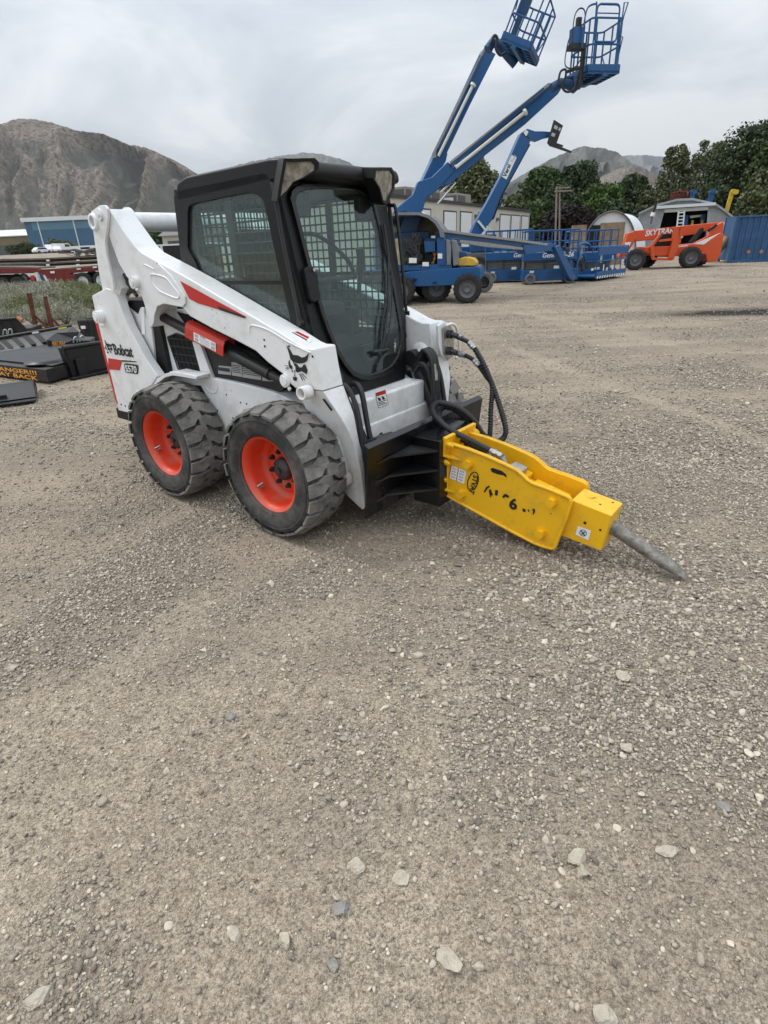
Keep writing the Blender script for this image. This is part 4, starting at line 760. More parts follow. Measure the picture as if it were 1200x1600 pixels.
# ---- loose stones
def ico(sub):
    import bmesh
    bm = bmesh.new(); bmesh.ops.create_icosphere(bm, subdivisions=sub, radius=1); v = np.array([q.co[:] for q in bm.verts]); f = np.array([[q.index for q in t.verts] for t in bm.faces]); bm.free(); return v, f
def stone_shape(v, k):
    g = np.random.default_rng(k); v = v.copy()
    for _ in range(13):                 # cut flat facets
        n = g.normal(size=3); n /= np.linalg.norm(n); d = g.uniform(.42, .80); s = v@n; v = v-np.outer(np.maximum(s-d, 0), n)
    v *= np.array([1, g.uniform(.55, .95), g.uniform(.35, .65)]); return v+g.normal(size=v.shape)*.02
tm = {1: ico(1), 2: ico(2), 3: ico(3)}
def scatter(name, P, S, sub, mats, cmat=None):
    v0, f0 = tm[sub]; sh = [stone_shape(v0, 50+k) for k in range(24)]; n = len(P); nv = len(v0)
    allv = np.empty((n, nv, 3)); pick = rng.integers(0, 24, n)
    a = rng.uniform(0, 2*np.pi, n); tl = rng.normal(0, .35, n); tb = rng.normal(0, .35, n)
    for k in range(24):
        ix = np.where(pick == k)[0]
        if len(ix) == 0: continue
        v = sh[k][None]*np.ones((len(ix), 1, 1)); y = v[..., 1]*np.cos(tl[ix])[:, None]-v[..., 2]*np.sin(tl[ix])[:, None]; z = v[..., 1]*np.sin(tl[ix])[:, None]+v[..., 2]*np.cos(tl[ix])[:, None]
        x = v[..., 0]*np.cos(tb[ix])[:, None]+z*np.sin(tb[ix])[:, None]; z = -v[..., 0]*np.sin(tb[ix])[:, None]+z*np.cos(tb[ix])[:, None]
        c = np.cos(a[ix])[:, None]; s = np.sin(a[ix])[:, None]
        allv[ix] = np.stack([x*c-y*s, x*s+y*c, z], -1)*S[ix][:, None, None]
    allv += P[:, None, :]; fa = (f0[None]+(np.arange(n)*nv)[:, None, None]).reshape(-1, 3)
    me = bpy.data.meshes.new(name); me.vertices.add(n*nv); me.vertices.foreach_set('co', allv.reshape(-1)); nf = len(fa)
    me.loops.add(nf*3); me.loops.foreach_set('vertex_index', fa.reshape(-1).astype(np.int32)); me.polygons.add(nf)
    me.polygons.foreach_set('loop_start', np.arange(0, nf*3, 3, dtype=np.int32)); me.polygons.foreach_set('loop_total', np.full(nf, 3, np.int32)); me.materials.append(MT[mats])
    me.update(calc_edges=True); o = bpy.data.objects.new(name, me); COL.objects.link(o); return o
m = bpy.data.materials.new('stone'); m.use_nodes = True; nt = m.node_tree; N = nt.nodes; L = nt.links; bs = N['Principled BSDF']; bs.inputs['Roughness'].default_value = .85; bs.inputs['Specular IOR Level'].default_value = .25; MT['stone'] = m
geo = N.new('ShaderNodeNewGeometry'); ri = geo.outputs['Random Per Island']
c1 = ramp(ri, [(0, (.175, .150, .125)), (1, (.68, .60, .49)), (.14, (.27, .233, .190)), (.55, (.39, .337, .272)), (.88, (.51, .445, .36))]); n = noise(90, 5, .7); c1 = mixc(c1, ramp(n, [(.3, (.7, .7, .7)), (.7, (1.15, 1.12, 1.08))]), .8, 'MULTIPLY'); L.new(c1, bs.inputs['Base Color'])
bp = N.new('ShaderNodeBump'); bp.inputs['Strength'].default_value = .7; bp.inputs['Distance'].default_value = .004; L.new(n, bp.inputs['Height']); L.new(bp.outputs[0], bs.inputs['Normal'])
Mi = M.Ri
def place(r0, r1, n, smin, smax, powr, half=.75, flo=.0):
    r = np.sqrt(rng.uniform(r0**2, r1**2, n)); t = rng.uniform(-half, half, n); x = r*np.sin(t); y = r*np.cos(t)
    keep = rng.uniform(0, 1.1, n) < np.maximum(density(x, y), flo); x = x[keep]; y = y[keep]; s = smin*(smax/smin)**(rng.uniform(0, 1, len(x))**powr)
    q = (np.stack([x, y], -1)-np.array([M.o.x, M.o.y]))@np.array([[math.cos(M.yaw), -math.sin(M.yaw)], [math.sin(M.yaw), math.cos(M.yaw)]])
    ok = ~((((np.abs(q[:, 0]) < .16) | (np.abs(q[:, 0]-1.07) < .16)) & (np.abs(np.abs(q[:, 1])-.66) < .16)) | ((np.abs(q[:, 1]) < .07) & (q[:, 0] > 3.0) & (q[:, 0] < 3.14)))
    x, y, s = x[ok], y[ok], s[ok]
    return np.stack([x, y, gz(x, y)+s*rng.uniform(.0, .45, len(s))], -1), s
parts_ = [place(.5, 2.4, 120000, .0032, .0125, 1.5, .95), place(2.2, 4.4, 165000, .0042, .0150, 1.6, .80), place(4.2, 8, 110000, .007, .023, 1.8, .7), place(8, 18, 70000, .012, .030, 2.2, .66), place(18, 40, 16000, .025, .05, 2.5, .66)]
gr = scatter('gravel', np.concatenate([p[0] for p in parts_]), np.concatenate([p[1] for p in parts_]), 1, 'stone'); tag(gr, kind='stuff', label='loose grey gravel strewn over the packed dirt yard', cat='gravel')
def patch(cx, cy, sx_, sy_, n, smin, smax):
    x = rng.normal(cx, sx_*.6, n); y = rng.normal(cy, sy_*.6, n); s = smin*(smax/smin)**(rng.uniform(0, 1, n)**2.2); ok = np.hypot(x, y) > .4; x, y, s = x[ok], y[ok], s[ok]
    return np.stack([x, y, gz(x, y)+s*rng.uniform(.0, .3, len(s))], -1), s
parts_ = [place(.5, 4.5, 9000, .0080, .022, 2.4, .9, .12), place(4, 9, 5000, .012, .034, 2.4, .7, .15), patch(.95, 2.2, .75, .75, 2200, .010, .026), patch(.35, 1.3, .7, .45, 700, .008, .020), patch(1.9, 1.9, .6, .8, 500, .010, .026), patch(-.6, 1.7, .6, .5, 350, .007, .016)]
g2_ = scatter('pebbles', np.concatenate([p[0] for p in parts_]), np.concatenate([p[1] for p in parts_]), 2, 'stone'); tag(g2_, kind='stuff', label='larger pebbles among the grey gravel', cat='pebbles')
ST = [(976, 1061, 15, 'round pale stone lying alone on the gravel right of centre'), (902, 1341, 18, 'flat buff stone, the upper of two touching ones below the chisel'), (911, 1362, 13, 'squarish stone touching the lower side of a flat buff stone'),
      (558, 1348, 15, 'rounded triangular tan stone on bare dirt near the bottom centre'), (531, 1414, 17, 'dark grey angular stone near the bottom centre'), (705, 1500, 21, 'long upright tan stone near the bottom edge'), (625, 1368, 16, 'slanted pinkish flake of stone right of the triangular tan stone'),
      (652, 1020, 11, 'small pale stone below the front of the yellow breaker'), (1042, 1331, 16, 'wide flat stone near the right edge at the bottom'), (980, 1170, 13, 'oval tan stone below the round pale stone'), (60, 1560, 17, 'pale stone in the bottom left corner'), (360, 1120, 11, 'small grey stone alone on the dirt on the left'),
      (368, 1458, 14, 'flat whitish stone in the lower left gravel'), (446, 1472, 15, 'whitish angular stone in a cluster of pebbles, lower middle'), (520, 1500, 12, 'square grey stone left of a long stone near the bottom'), (948, 1585, 17, 'pointed tan stone cut by the bottom edge'), (1130, 1265, 12, 'small dark stone near the right edge'), (20, 1042, 10, 'lone pale stone at the left edge')]
mat('stone_tan', (.50, .44, .345), .85, var=.25, vs=40, bump=.5, bs=70); mat('stone_grey', (.30, .28, .25), .8, var=.3, vs=40, bump=.5, bs=70)
for k, (u, v, rp, lb) in enumerate(ST):
    p = wz(u, v, .005); s = rp/FP*math.sqrt(p.x**2+p.y**2+CH**2)*.98; v0, f0 = tm[3]; sh = stone_shape(v0, 400+k); a = random.uniform(0, 6.28); sh = sh@np.array([[math.cos(a), math.sin(a), 0], [-math.sin(a), math.cos(a), 0], [0, 0, 1]])
    mb = MB(); mb.v = [tuple(q*s) for q in sh]; mb.f = [list(map(int, f)) for f in f0]; mb.mi = [0]*len(f0); mb.sm = [False]*len(f0)
    o = mb.build('stone', 'stone_grey' if ('dark' in lb or 'grey' in lb) else 'stone_tan'); o.location = (p.x, p.y, float(gz(p.x, p.y))+s*.12); tag(o, lb, 'stone', 'larger single stones on the gravel')
# ================================================================ BACKGROUND MATERIALS
dusty('lift_blue', (.004, .078, .225), (.06, .12, .18), .55, .9, 3, .35, bump=.03, mx=.7, chip=(.05, .05, .055), cs=9)
dusty('lift_blue_deep', (.005, .055, .155), (.05, .09, .15), .5, .9, 3, .4, bump=.03, mx=.7)
mat('hood_grey', (.20, .21, .23), .5, var=.2, vs=3); mat('cable_track', (.33, .33, .32), .6, var=.3, vs=12); mat('cream_panel', (.50, .43, .26), .6, var=.5, vs=6)
mat('cyl_white', (.66, .66, .62), .35); mat('engine', (.05, .05, .05), .7, var=.6, vs=20, bump=.5); mat('label_white', (.75, .75, .73), .5)
mat('plain_rubber', (.028, .027, .026), .85, var=.4, vs=6, bump=.2); mat('grey_rubber', (.20, .20, .19), .85, var=.3, vs=6); mat('wheel_grey', (.16, .16, .165), .6, var=.3)
mat('sissor_grey', (.13, .135, .14), .6, var=.3, vs=8); dusty('telehandler_orange', (.60, .075, .012), (.35, .10, .05), .5, .9, 3, .45); dusty('hood_yellow', (.70, .45, .02), (.35, .22, .08), .4, .8, 4, .5)
mat('stucco', (.52, .49, .42), .9, var=.15, vs=.6, bump=.2, bs=4); mat('roof_edge', (.035, .035, .035), .7); mat('door_white', (.66, .67, .68), .5); mat('ac_tan', (.32, .29, .26), .7, var=.2); mat('ac_dark', (.11, .095, .085), .8)
mat('tarp_white', (.74, .77, .78), .55, var=.12, vs=1.2); mat('plywood', (.33, .24, .145), .8, var=.45, vs=5); mat('shed_metal', (.38, .40, .41), .45, .3, var=.25, vs=1.5); mat('shed_dark', (.01, .01, .01), .9)
mat('container_blue', (.03, .105, .235), .5, var=.3, vs=2); mat('container_beige', (.50, .44, .32), .6, var=.2, vs=2); mat('rust', (.16, .05, .022), .85, var=.6, vs=12, bump=.4); mat('rust_orange', (.45, .18, .06), .8)
mat('trailer_red', (.19, .018, .014), .55, var=.4, vs=3); mat('trailer_deck', (.19, .15, .12), .85, var=.5, vs=4); mat('machine_grey', (.12, .12, .12), .6, var=.3)
mat('shop_blue', (.050, .125, .21), .6, var=.12, vs=.3); mat('shop_blue_light', (.10, .20, .27), .6, var=.1, vs=.3); mat('metal_white', (.62, .65, .66), .5); mat('tan_wall', (.20, .165, .105), .8, var=.15, vs=.5); mat('car_white', (.70, .71, .72), .3); mat('bark', (.10, .08, .062), .9, var=.4, vs=6, bump=.5); mat('pale_bark', (.27, .24, .20), .9, var=.4, vs=6)
mat('pole_wood', (.24, .20, .165), .9); mat('label_yellow', (.75, .68, .04), .5)
dusty('attachment_black', (.0045, .0045, .0055), (.035, .033, .031), .55, .98, 3, .42, bump=.03, mx=.8)
def rel(F2, F1): 
    a = Matrix.Translation(F1.o) @ F1.R.to_4x4(); b = Matrix.Translation(F2.o) @ F2.R.to_4x4(); return a.inverted() @ b
def wheel_plain(root, x, y, r, wd, name='wheel', tm_='plain_rubber', rm='wheel_grey', M4=None, face=-1, lugs=True):
    b = MB(); b.smooth = True; f = face
    b.lathe([(0, f*wd*.22), (r*.22, f*wd*.22), (r*.24, f*wd*.32), (r*.25, f*wd*.22), (r*.52, f*wd*.16), (r*.56, f*wd*.44), (r*.60, f*wd*.47)][::(1 if f < 0 else 1)], (0, 0, 0), n=28)
    w = b.build(name, rm, root); w.location = (x, y, r)
    t = MB(); t.smooth = True; t.lathe([(r*.58, -wd*.46), (r*.80, -wd*.52), (r*.94, -wd*.48), (r*.985, -wd*.38), (r, 0), (r*.985, wd*.38), (r*.94, wd*.48), (r*.80, wd*.52), (r*.58, wd*.46), (r*.58, -wd*.46)], (0, 0, 0), n=36)
    if lugs:
        t.smooth = False
        for k in range(20):
            a = k*math.pi/10
            for s in (-1, 1):
                a2 = a+(math.pi/20 if s > 0 else 0); c = Vector((math.cos(a2)*r*.985, s*wd*.26, math.sin(a2)*r*.985)); t.box(c, (r*.07, wd*.45, r*.14), Matrix.Rotation(-a2, 3, 'Y'))
    t.build('tyre', tm_, w); return w
def P3(F, pts, y): return [F.y(u, v, y) for u, v in pts]
def slab(mb, F, pts, y0, y1):
    p = [F.y(u, v, y0) for u, v in pts]; mb.ext([(q.x, y0, q.z) for q in p], (0, y1-y0, 0)); return mb
# ================================================================ BOOM LIFT WITH OPEN HOOD
_c = wz(730, 474); BL = Fr(_c.x, _c.y, R(-13)); lift = thing('boom_lift', BL, 'blue boom lift with its grey engine hood open and boom lowered to the right', 'boom lift', 'boom lifts')
b = MB(); slab(b, BL, [(614, 430), (640, 424), (700, 419.5), (748, 416.5), (751, 421), (751, 437), (735, 441), (705, 446), (640, 448.5), (614, 449)], .15, 1.9); ch = b.build('chassis', 'lift_blue', lift, bev=.02)
b = MB(); slab(b, BL, [(645, 434), (652, 436), (650, 440), (644, 441)], .13, .15); slab(b, BL, [(676, 441), (683, 440), (681, 443), (676, 443.5)], .13, .15); b.build('recess', 'dark_cavity', ch)
r_ = .385
for (u, v, y, f, tmn) in [(730.5, 452.5, .0, -1, 'plain_rubber'), (627, 454, .0, -1, 'plain_rubber'), (756, 441, 2.1, 1, 'grey_rubber'), (665, 446, 2.1, 1, 'plain_rubber')]:
    q = BL.y(u, v, y) if f < 0 else BL.z(u, v, .32); wheel_plain(lift, q.x, q.y if f > 0 else y, r_ if f < 0 else .32, .30, tm_=tmn, face=f)
b = MB(); slab(b, BL, [(604, 372), (716, 372), (716, 418), (604, 422)], .60, 1.7); tur = b.build('turret', 'lift_blue_deep', lift, bev=.02)
b = MB(); slab(b, BL, [(608, 376), (622, 372), (626, 400), (628, 416), (614, 417)], .30, .34); b.build('service_panel', 'cream_panel', tur, bev=.004)
b = MB(); slab(b, BL, [(630, 371), (655, 371), (655, 412), (630, 414)], .25, .6); q0 = BL.y(645, 390, .2)
for k in range(16): b.box((q0.x+random.uniform(-.25, .22), .2+random.uniform(-.03, .06), q0.z+random.uniform(-.4, .38)), (random.uniform(.05, .16), .1, random.uniform(.04, .14)))
for k in range(7): b.tube(spline([(q0.x+random.uniform(-.3, .3), .14, q0.z+random.uniform(-.4, .4)) for _ in range(4)], 5), .012, n=6)
b.build('engine', 'engine', tur)
b = MB(); slab(b, BL, [(662, 377), (680, 377), (680, 393), (664, 394)], .3, .5); slab(b, BL, [(604, 414), (706, 413), (706, 421), (604, 424)], .2, .6); slab(b, BL, [(683, 371), (694, 372), (697, 380), (697, 416), (690, 417), (683, 417)], .2, .62); b.build('compartment', 'lift_blue', tur, bev=.01)
b = MB(); slab(b, BL, [(657, 371), (662, 371), (662, 412), (657, 412)], .5, .6); slab(b, BL, [(664, 396), (682, 395), (682, 412), (664, 413)], .45, .6); b.build('recess', 'dark_cavity', tur)
for k in range(3): b = MB(); P = P3(BL, [(676+k*3, 394), (680-k, 404), (674+k*2, 412)], .4); b.tube(spline(P, 5), .014, n=6); b.build('hose', 'rust_orange', tur)
b = MB(); slab(b, BL, [(697, 374), (702, 376), (705, 384), (704, 414), (698, 414)], .12, .6); b.build('guard_strip', 'hood_grey', tur, bev=.01)
b = MB(); slab(b, BL, [(705, 374), (712, 376), (716, 392), (716, 414), (708, 416), (706, 390)], .2, 1.5); b.build('tank_cover', 'hood_grey', tur, bev=.02)
b = MB(); slab(b, BL, [(711, 392), (728, 394), (731, 398), (726, 406), (711, 408)], .5, 1.2); b.build('arm_end', 'lift_blue_deep', tur, bev=.02)
b = MB(); slab(b, BL, [(708, 414), (716, 404), (727, 401), (740, 404), (745, 410), (744, 416), (710, 415.5)], .35, 1.3); b.build('rear_cover', 'hood_yellow', lift, bev=.04)
for (u0, v0, u1, v1) in [(639, 403, 651, 411), (660, 409.5, 670, 416), (684, 396, 691, 404)]:
    b = MB(); slab(b, BL, [(u0, v0), (u1, v0), (u1, v1), (u0, v1)], .10 if u0 < 680 else .18, .105 if u0 < 680 else .185); b.build('label', 'label_white', tur)
arc = [(594, 345), (601, 337), (612, 333), (625, 331.5), (655, 331.5), (670, 336), (682, 345), (690, 357), (692, 371)]; arci = [(688, 371), (686, 360), (679, 349), (668, 340.5), (654, 336), (626, 336), (612, 338), (602, 343), (597, 350)]
b = MB(); A_ = BL.xz(arc, .1)+BL.xz(arci, .1); n_ = len(arc)
for k in range(n_-1): b.prism([A_[k], A_[k+1], A_[2*n_-2-k], A_[2*n_-1-k]], .1, 1.7)
hd = b.build('engine_hood', 'hood_grey', lift)
b = MB(); b.prism(BL.xz([(598, 350), (602, 343), (612, 338), (626, 336), (654, 336), (668, 340.5), (679, 349), (686, 360), (686, 368), (616, 370), (600, 368)], 1.66), 1.62, 1.66); b.prism(BL.xz([(653, 337), (656, 337), (656, 370), (653, 370)], 1.5), 1.45, 1.6); b.build('hood_inside', 'cream_panel', hd)
for P in [[(601, 337), (625, 331.3), (634, 331.3), (632, 335), (603, 341)], [(656, 331.3), (666, 333.5), (664, 339), (652, 337)]]:
    b = MB(); q = BL.y(P[0][0], P[0][1], .1); q2 = BL.y(P[2][0], P[2][1], .1); b.add([(q.x, .3, q.z+.03), (q2.x, .3, q2.z+.03), (q2.x, .9, q2.z+.03), (q.x, .9, q.z+.03)], [(0, 1, 2, 3)]); b.build('decal', 'label_white', hd)
# its boom, jib and basket
B0w = BL.o+BL.R @ Vector((BL.y(700, 380, 0.9).x, 1.0, 0)); E0 = wz(925, 437, 0); CB = Fr(B0w.x, B0w.y, math.atan2(E0.y-B0w.y, E0.x-B0w.x)); RC = rel(CB, BL)
def part(name, m, F, polys, root, Mx, bev=.01, y0=-.12, y1=.12):
    b = MB()
    for P in polys: slab(b, F, P, y0, y1)
    return b.build(name, m, root, bev=bev, M=Mx)
bm_ = part('boom', 'lift_blue_deep', CB, [[(690, 361), (740, 367.5), (800, 375), (858, 383), (856, 388), (818, 388.5), (760, 383), (690, 375)]], lift, RC)
part('cable_track', 'cable_track', CB, [[(690, 357.5), (740, 365), (800, 372.5), (856, 380.5), (855, 384), (800, 376.5), (740, 369), (690, 362.5)], [(700, 372.5), (760, 379), (818, 387), (817, 390.5), (760, 386), (702, 377)]], bm_, RC, y0=-.18, y1=-.12)
part('boom_end', 'lift_blue', CB, [[(818, 383), (862, 379), (872, 383), (874, 390), (868, 396), (860, 392), (822, 397), (819, 390)]], lift, RC, y0=-.16, y1=.16)
jb = part('jib', 'lift_blue', CB, [[(867, 386), (875, 383), (899, 430), (898, 437), (893, 438), (889, 433)]], lift, RC, y0=-.25, y1=-.05)
part('jib_link', 'dark_steel', CB, [[(880, 385), (884, 384), (915, 420), (912, 424)], [(896, 424), (902, 410), (914, 398), (918, 402), (903, 430)]], lift, RC, y0=-.02, y1=.06)
bq = [CB.y(u, v, -.1) for u, v in [(916, 387), (963, 388), (959, 437), (915, 434)]]; bx0, bx1 = bq[0].x, bq[1].x; zt, zb = bq[0].z, .12; D_b = 1.5
b = MB(); b.bx(bx0, bx1, -.6, D_b-.6, zb, zb+.06); bk = b.build('basket', 'lift_blue', lift, M=RC)
b = MB()
for yy in (-.6, D_b-.6):
    for k in range(6 if yy < 0 else 4): xx = bx0+(bx1-bx0)*k/(5 if yy < 0 else 3); b.cyl((xx, yy, zb), (xx, yy, zt), .02, n=6)
    for zz in (zt, zb+(zt-zb)*.55): b.cyl((bx0, yy, zz), (bx1, yy, zz), .022, n=6)
for xx in (bx0, bx1):
    for zz in (zt, zb+(zt-zb)*.55): b.cyl((xx, -.6, zz), (xx, D_b-.6, zz), .022, n=6)
b.build('railing', 'lift_blue', bk, M=RC)
b = MB(); b.bx(bx0+.05, bx1-.05, -.62, -.60, zt-.28, zt-.03); b.bx(bx0+.05, bx1, -.62, -.60, zb+.02, zb+.22); b.bx(bx0+.2, bx0+.9, D_b-.7, D_b-.6, zb+.1, zb+.8); b.build('side_panel', 'lift_blue', bk, M=RC)
b = MB()
for k in range(12): x0 = bx0+.06+(bx1-bx0-.1)*k/12; w_ = (bx1-bx0)/26; b.ext([(x0, -.622, zb-.03), (x0+w_, -.622, zb-.03), (x0+w_+.06, -.622, zb+.06), (x0+.06, -.622, zb+.06)], (0, -.004, 0))
b.build('hazard_stripes', 'label_white', bk, M=RC)
for (u, v, w_, h_, m) in [(939, 404, .12, .3, 'decal_grey'), (942, 418, .12, .22, 'label_white'), (948, 421, .1, .14, 'label_white'), (925, 421, .16, .08, 'label_white'), (957, 403, .12, .2, 'decal_grey'), (957, 418, .14, .14, 'label_white')]:
    q = CB.y(u, v, -.55); b = MB(); b.bx(q.x-w_/2, q.x+w_/2, -.57, -.55, q.z-h_/2, q.z+h_/2); b.build('label', m, bk, M=RC)
b = MB(); P = [CB.y(u, v, -.2) for u, v in [(904, 400), (905, 384), (912, 380), (920, 382), (922, 388)]]; b.tube(spline(P, 5), .05, n=8); P = [CB.y(u, v, -.2) for u, v in [(900, 428), (903, 408), (911, 396), (915, 410)]]; b.tube(spline(P, 5), .04, n=8); b.build('control_console', 'lift_blue', bk, M=RC)
# ================================================================ RAISED BOOMS
def raised(nm, lb, lower, upper, track, rod, yb, yaw, base_px, Bmat, th=.20, cyls=()):
    c = wy(*base_px, yb); F = Fr(c.x, c.y, yaw); t = thing('boom_lift', F, lb, 'boom lift', 'boom lifts')
    a = MB(); slab(a, F, lower, -th*1.15, th*1.15); a.build('lower_boom', 'lift_blue', t, bev=.03)
    a = MB(); slab(a, F, upper, -th, th); ub = a.build('upper_boom', 'lift_blue', t, bev=.02)
    a = MB(); slab(a, F, track, -th-.07, -th-.001); a.build('cable_track', 'cable_track', ub)
    p, q = [F.y(u, v, -th-.10) for u, v in rod[:2]]; a = MB(); a.cyl(p, q, .045, n=10); a.cyl(p, p.lerp(q, .03), .085, n=10); a.build('slide_rod', 'cyl_white', ub)
    p, q = [F.y(u, v, -th-.02) for u, v in rod[2:4]]; a = MB(); a.tube([p, q], .07, n=4); a.build('shadow_slot', 'lift_blue_deep', ub)
    for (p0, p1, r) in cyls: a = MB(); a.cyl(F.y(*p0, .0), F.y(*p1, .0), r, n=10); a.build('lift_cylinder', 'chrome', t)
    # chassis, wheels and turret standing behind
    a = MB(); a.bx(-1.1, 1.1, -.75, .9, .45, .95); a.build('chassis', 'lift_blue', t, bev=.02); a = MB(); a.bx(-.8, .8, -.5, .7, .95, 1.9); a.build('turret', 'lift_blue_deep', t, bev=.03)
    g = F.y(*lower[-1], 0); a = MB(); a.ext([(g.x-.15, -.2, g.z+.1), (g.x+.25, -.2, g.z+.2), (.4, -.2, 1.7), (-.2, -.2, 1.7)], (0, .4, 0)); a.build('riser', 'lift_blue', t, bev=.02)
    for x in (-.9, .9):
        for y in (-.95, 1.0): wheel_plain(t, x, y, .42, .3, face=-1 if y < 0 else 1)
    return t, F
def basket(t, F, Mw, w_=1.15, d_=1.75, h_=1.12):
    """platform in its own axes: x along the width, y away, z up"""
    L4 = (Matrix.Translation(F.o) @ F.R.to_4x4()).inverted() @ Mw
    a = MB()
    for x in np.linspace(0, w_, 5): a.bx(x-.02, x+.02, 0, d_, -.03, .03)
    for y in np.linspace(0, d_, 6): a.bx(0, w_, y-.02, y+.02, -.04, .02)
    a.bx(0, w_, -.02, .0, -.02, .14); a.bx(-.02, 0, 0, d_, -.02, .14); a.bx(w_, w_+.02, 0, d_, -.02, .12); a.bx(w_*.42, w_*.58, -.1, d_, -.10, -.04); bk = a.build('basket', 'lift_blue', t, M=L4)
    a = MB()
    for x in np.linspace(.12, w_-.12, 4):
        for y in np.linspace(.18, d_-.18, 4): a.bx(x-.12, x+.12, y-.15, y+.15, .025, .03)
    a.build('floor_mesh', 'decal_grey', bk, M=L4)
    a = MB(); r = .02
    loop = lambda z, rr=.12: [(p[0], p[1], z) for p in rnd([(0, 0), (w_, 0), (w_, d_), (0, d_)], rr)]
    for z in (h_, h_*.52): P = loop(z); a.tube(P+[P[0]], r, n=6)
    for x, y in [(0, .1), (.12, 0), (w_-.12, 0), (w_, .1), (w_, d_*.5), (w_, d_-.1), (w_-.12, d_), (.4, d_), (.12, d_), (0, d_-.1), (0, d_*.55), (w_*.5, d_)]: a.cyl((x, y, 0), (x, y, h_), r, n=6)
    a.cyl((w_, d_*.5, 0), (w_, d_-.1, h_*.52), r*.8, n=6); a.build('railing', 'lift_blue', bk, M=L4)
    return bk, L4
# steep one, left
Mw = Matrix.Translation(wy(784, 60, 16.4)) @ Matrix.Rotation(R(-22), 4, 'Z') @ Matrix.Rotation(R(24), 4, 'Y')
tA, FA = raised('a', 'blue boom lift with the steepest raised boom, basket cut by the picture top', [(676, 248), (684, 244), (700, 238), (697, 252), (682, 275), (668, 310), (655, 335), (632, 340)], [(757, 74), (775, 84), (734, 165), (697, 242), (690, 262), (672, 300), (660, 296), (676, 246)],
    [(755, 77), (759, 76), (681, 237), (682, 246), (677, 247), (675.5, 240)], [(740, 131), (685, 244), (751, 88), (684, 232)], 19.5, R(8), (632, 458), Mw)
bkA, L4 = basket(tA, FA, Mw, .72, 1.35, .95)
a = MB(); a.bx(.02, .26, .3, .42, .55, .95); a.bx(.08, .2, .3, .4, .05, .6); a.build('control_console', 'lift_blue_deep', bkA, M=L4); a = MB(); a.tube(spline([(.0, .25, .6), (-.05, .22, 1.2), (.2, .2, 1.45), (.5, .25, 1.35), (.55, .3, 1.1)], 5), .014, n=6); a.bx(.02, .3, .3, .42, .98, 1.25); a.build('control_guard', 'black_paint', bkA, M=L4)
def knuckle(t, F, pts, y, r=.10):
    a = MB(); a.tube([F.y(u, v, y) for u, v in pts], r, n=10); return a.build('knuckle', 'lift_blue_deep', t)
knuckle(tA, FA, [(762, 78), (770, 66), (782, 70), (792, 84), (806, 100)], -2.2, .12); a = MB(); a.tube(spline([FA.y(u, v, -2.4) for u, v in [(766, 68), (772, 56), (777, 60), (775, 76), (782, 86), (790, 82)]], 6), .035, n=8); a.build('hose', 'hose', tA)
Mw = Matrix.Translation(wy(918, 112, 15.9)) @ Matrix.Rotation(R(10), 4, 'Z')
tB, FB = raised('b', 'blue boom lift with its boom slanting up right to a gated basket', [(700, 252), (712, 266), (703, 276), (683, 298), (655, 318), (633, 331), (612, 334), (618, 326), (635, 312), (660, 291)], [(857, 129), (877, 139), (872, 147), (821, 194), (754, 246), (720, 274), (700, 290), (688, 288), (708, 262)],
    [(851, 134), (858, 129), (861, 132), (730, 236), (706, 258), (703, 252)], [(822, 174), (712, 262), (850, 140), (704, 259)], 18.2, R(3), (628, 452), Mw, th=.17, cyls=[((716, 272), (688, 300), .05), ((712, 285), (684, 318), .035)])
_z = wy(915.5, 109, 15.9).z; _p = [wz(u, v, _z) for u, v in [(915.5, 109), (972, 100.5), (955, 137), (905, 146)]]; WBk = (_p[1]-_p[0]).length; DBk = ((_p[3]-_p[0]).length+(_p[2]-_p[1]).length)/2; print('basket', WBk, DBk)
WBk = .80; bkB, L4 = basket(tB, FB, Mw, WBk, .95, .98)
L4 = L4 @ Matrix.Diagonal((WBk/1.15, .6, .88, 1))
a = MB(); P = rnd([(.12, .62), (.92, .62), (.92, 1.38), (.12, 1.38)], .14); a.tube([(p[0], -.02, p[1]) for p in P+[P[0]]], .028, n=8); a.tube([(.12, -.02, 1.2), (.92, -.02, 1.2)], .014, n=6); a.tube(spline([(-.28, .0, .5), (-.28, 0, 1.0), (-.2, 0, 1.3), (.05, 0, 1.38), (.1, 0, 1.3), (.1, 0, .1)], 6), .024, n=8); a.tube([(1.0, 0, 0), (1.06, 0, 1.42), (1.25, .1, 1.45), (1.08, 0, 1.1)], .024, n=6); a.tube([(1.0, 0, .0), (1.2, .1, .75), (1.02, 0, .75)], .02, n=6); a.build('gate', 'lift_blue', bkB, M=L4)
a = MB(); a.bx(-.55, -.18, .1, .5, .62, .95); a.build('control_console', 'lift_blue', bkB, M=L4)
a = MB(); a.tube(spline([(-.6, .1, .5), (-.6, .1, 1.1), (-.45, .1, 1.3), (-.25, .1, 1.25), (-.2, .1, .9)], 6), .018, n=8); a.bx(-.45, -.30, .15, .3, .95, 1.15); a.tube(spline([(-.66, .1, .75), (-.75, .1, .6), (-.78, .1, .15), (-.4, .1, .12), (-.1, .1, .5)], 6), .018, n=8); a.bx(-.6, -.1, .1, .5, .50, .62); a.tube([(-.7, .2, .02), (-.2, .2, .12)], .04); a.tube([(-.16, .2, .5), (-.16, .2, -.35)], .05); a.tube([(-.08, .2, .6), (-.1, .2, -.3)], .03); a.build('control_guard', 'black_paint', bkB, M=L4)
knuckle(tB, FB, [(862, 138), (876, 130), (888, 131), (896, 138), (906, 128)], -2.1, .11); knuckle(tB, FB, [(884, 124), (893, 122), (893, 132), (882, 134)], -2.1, .07)
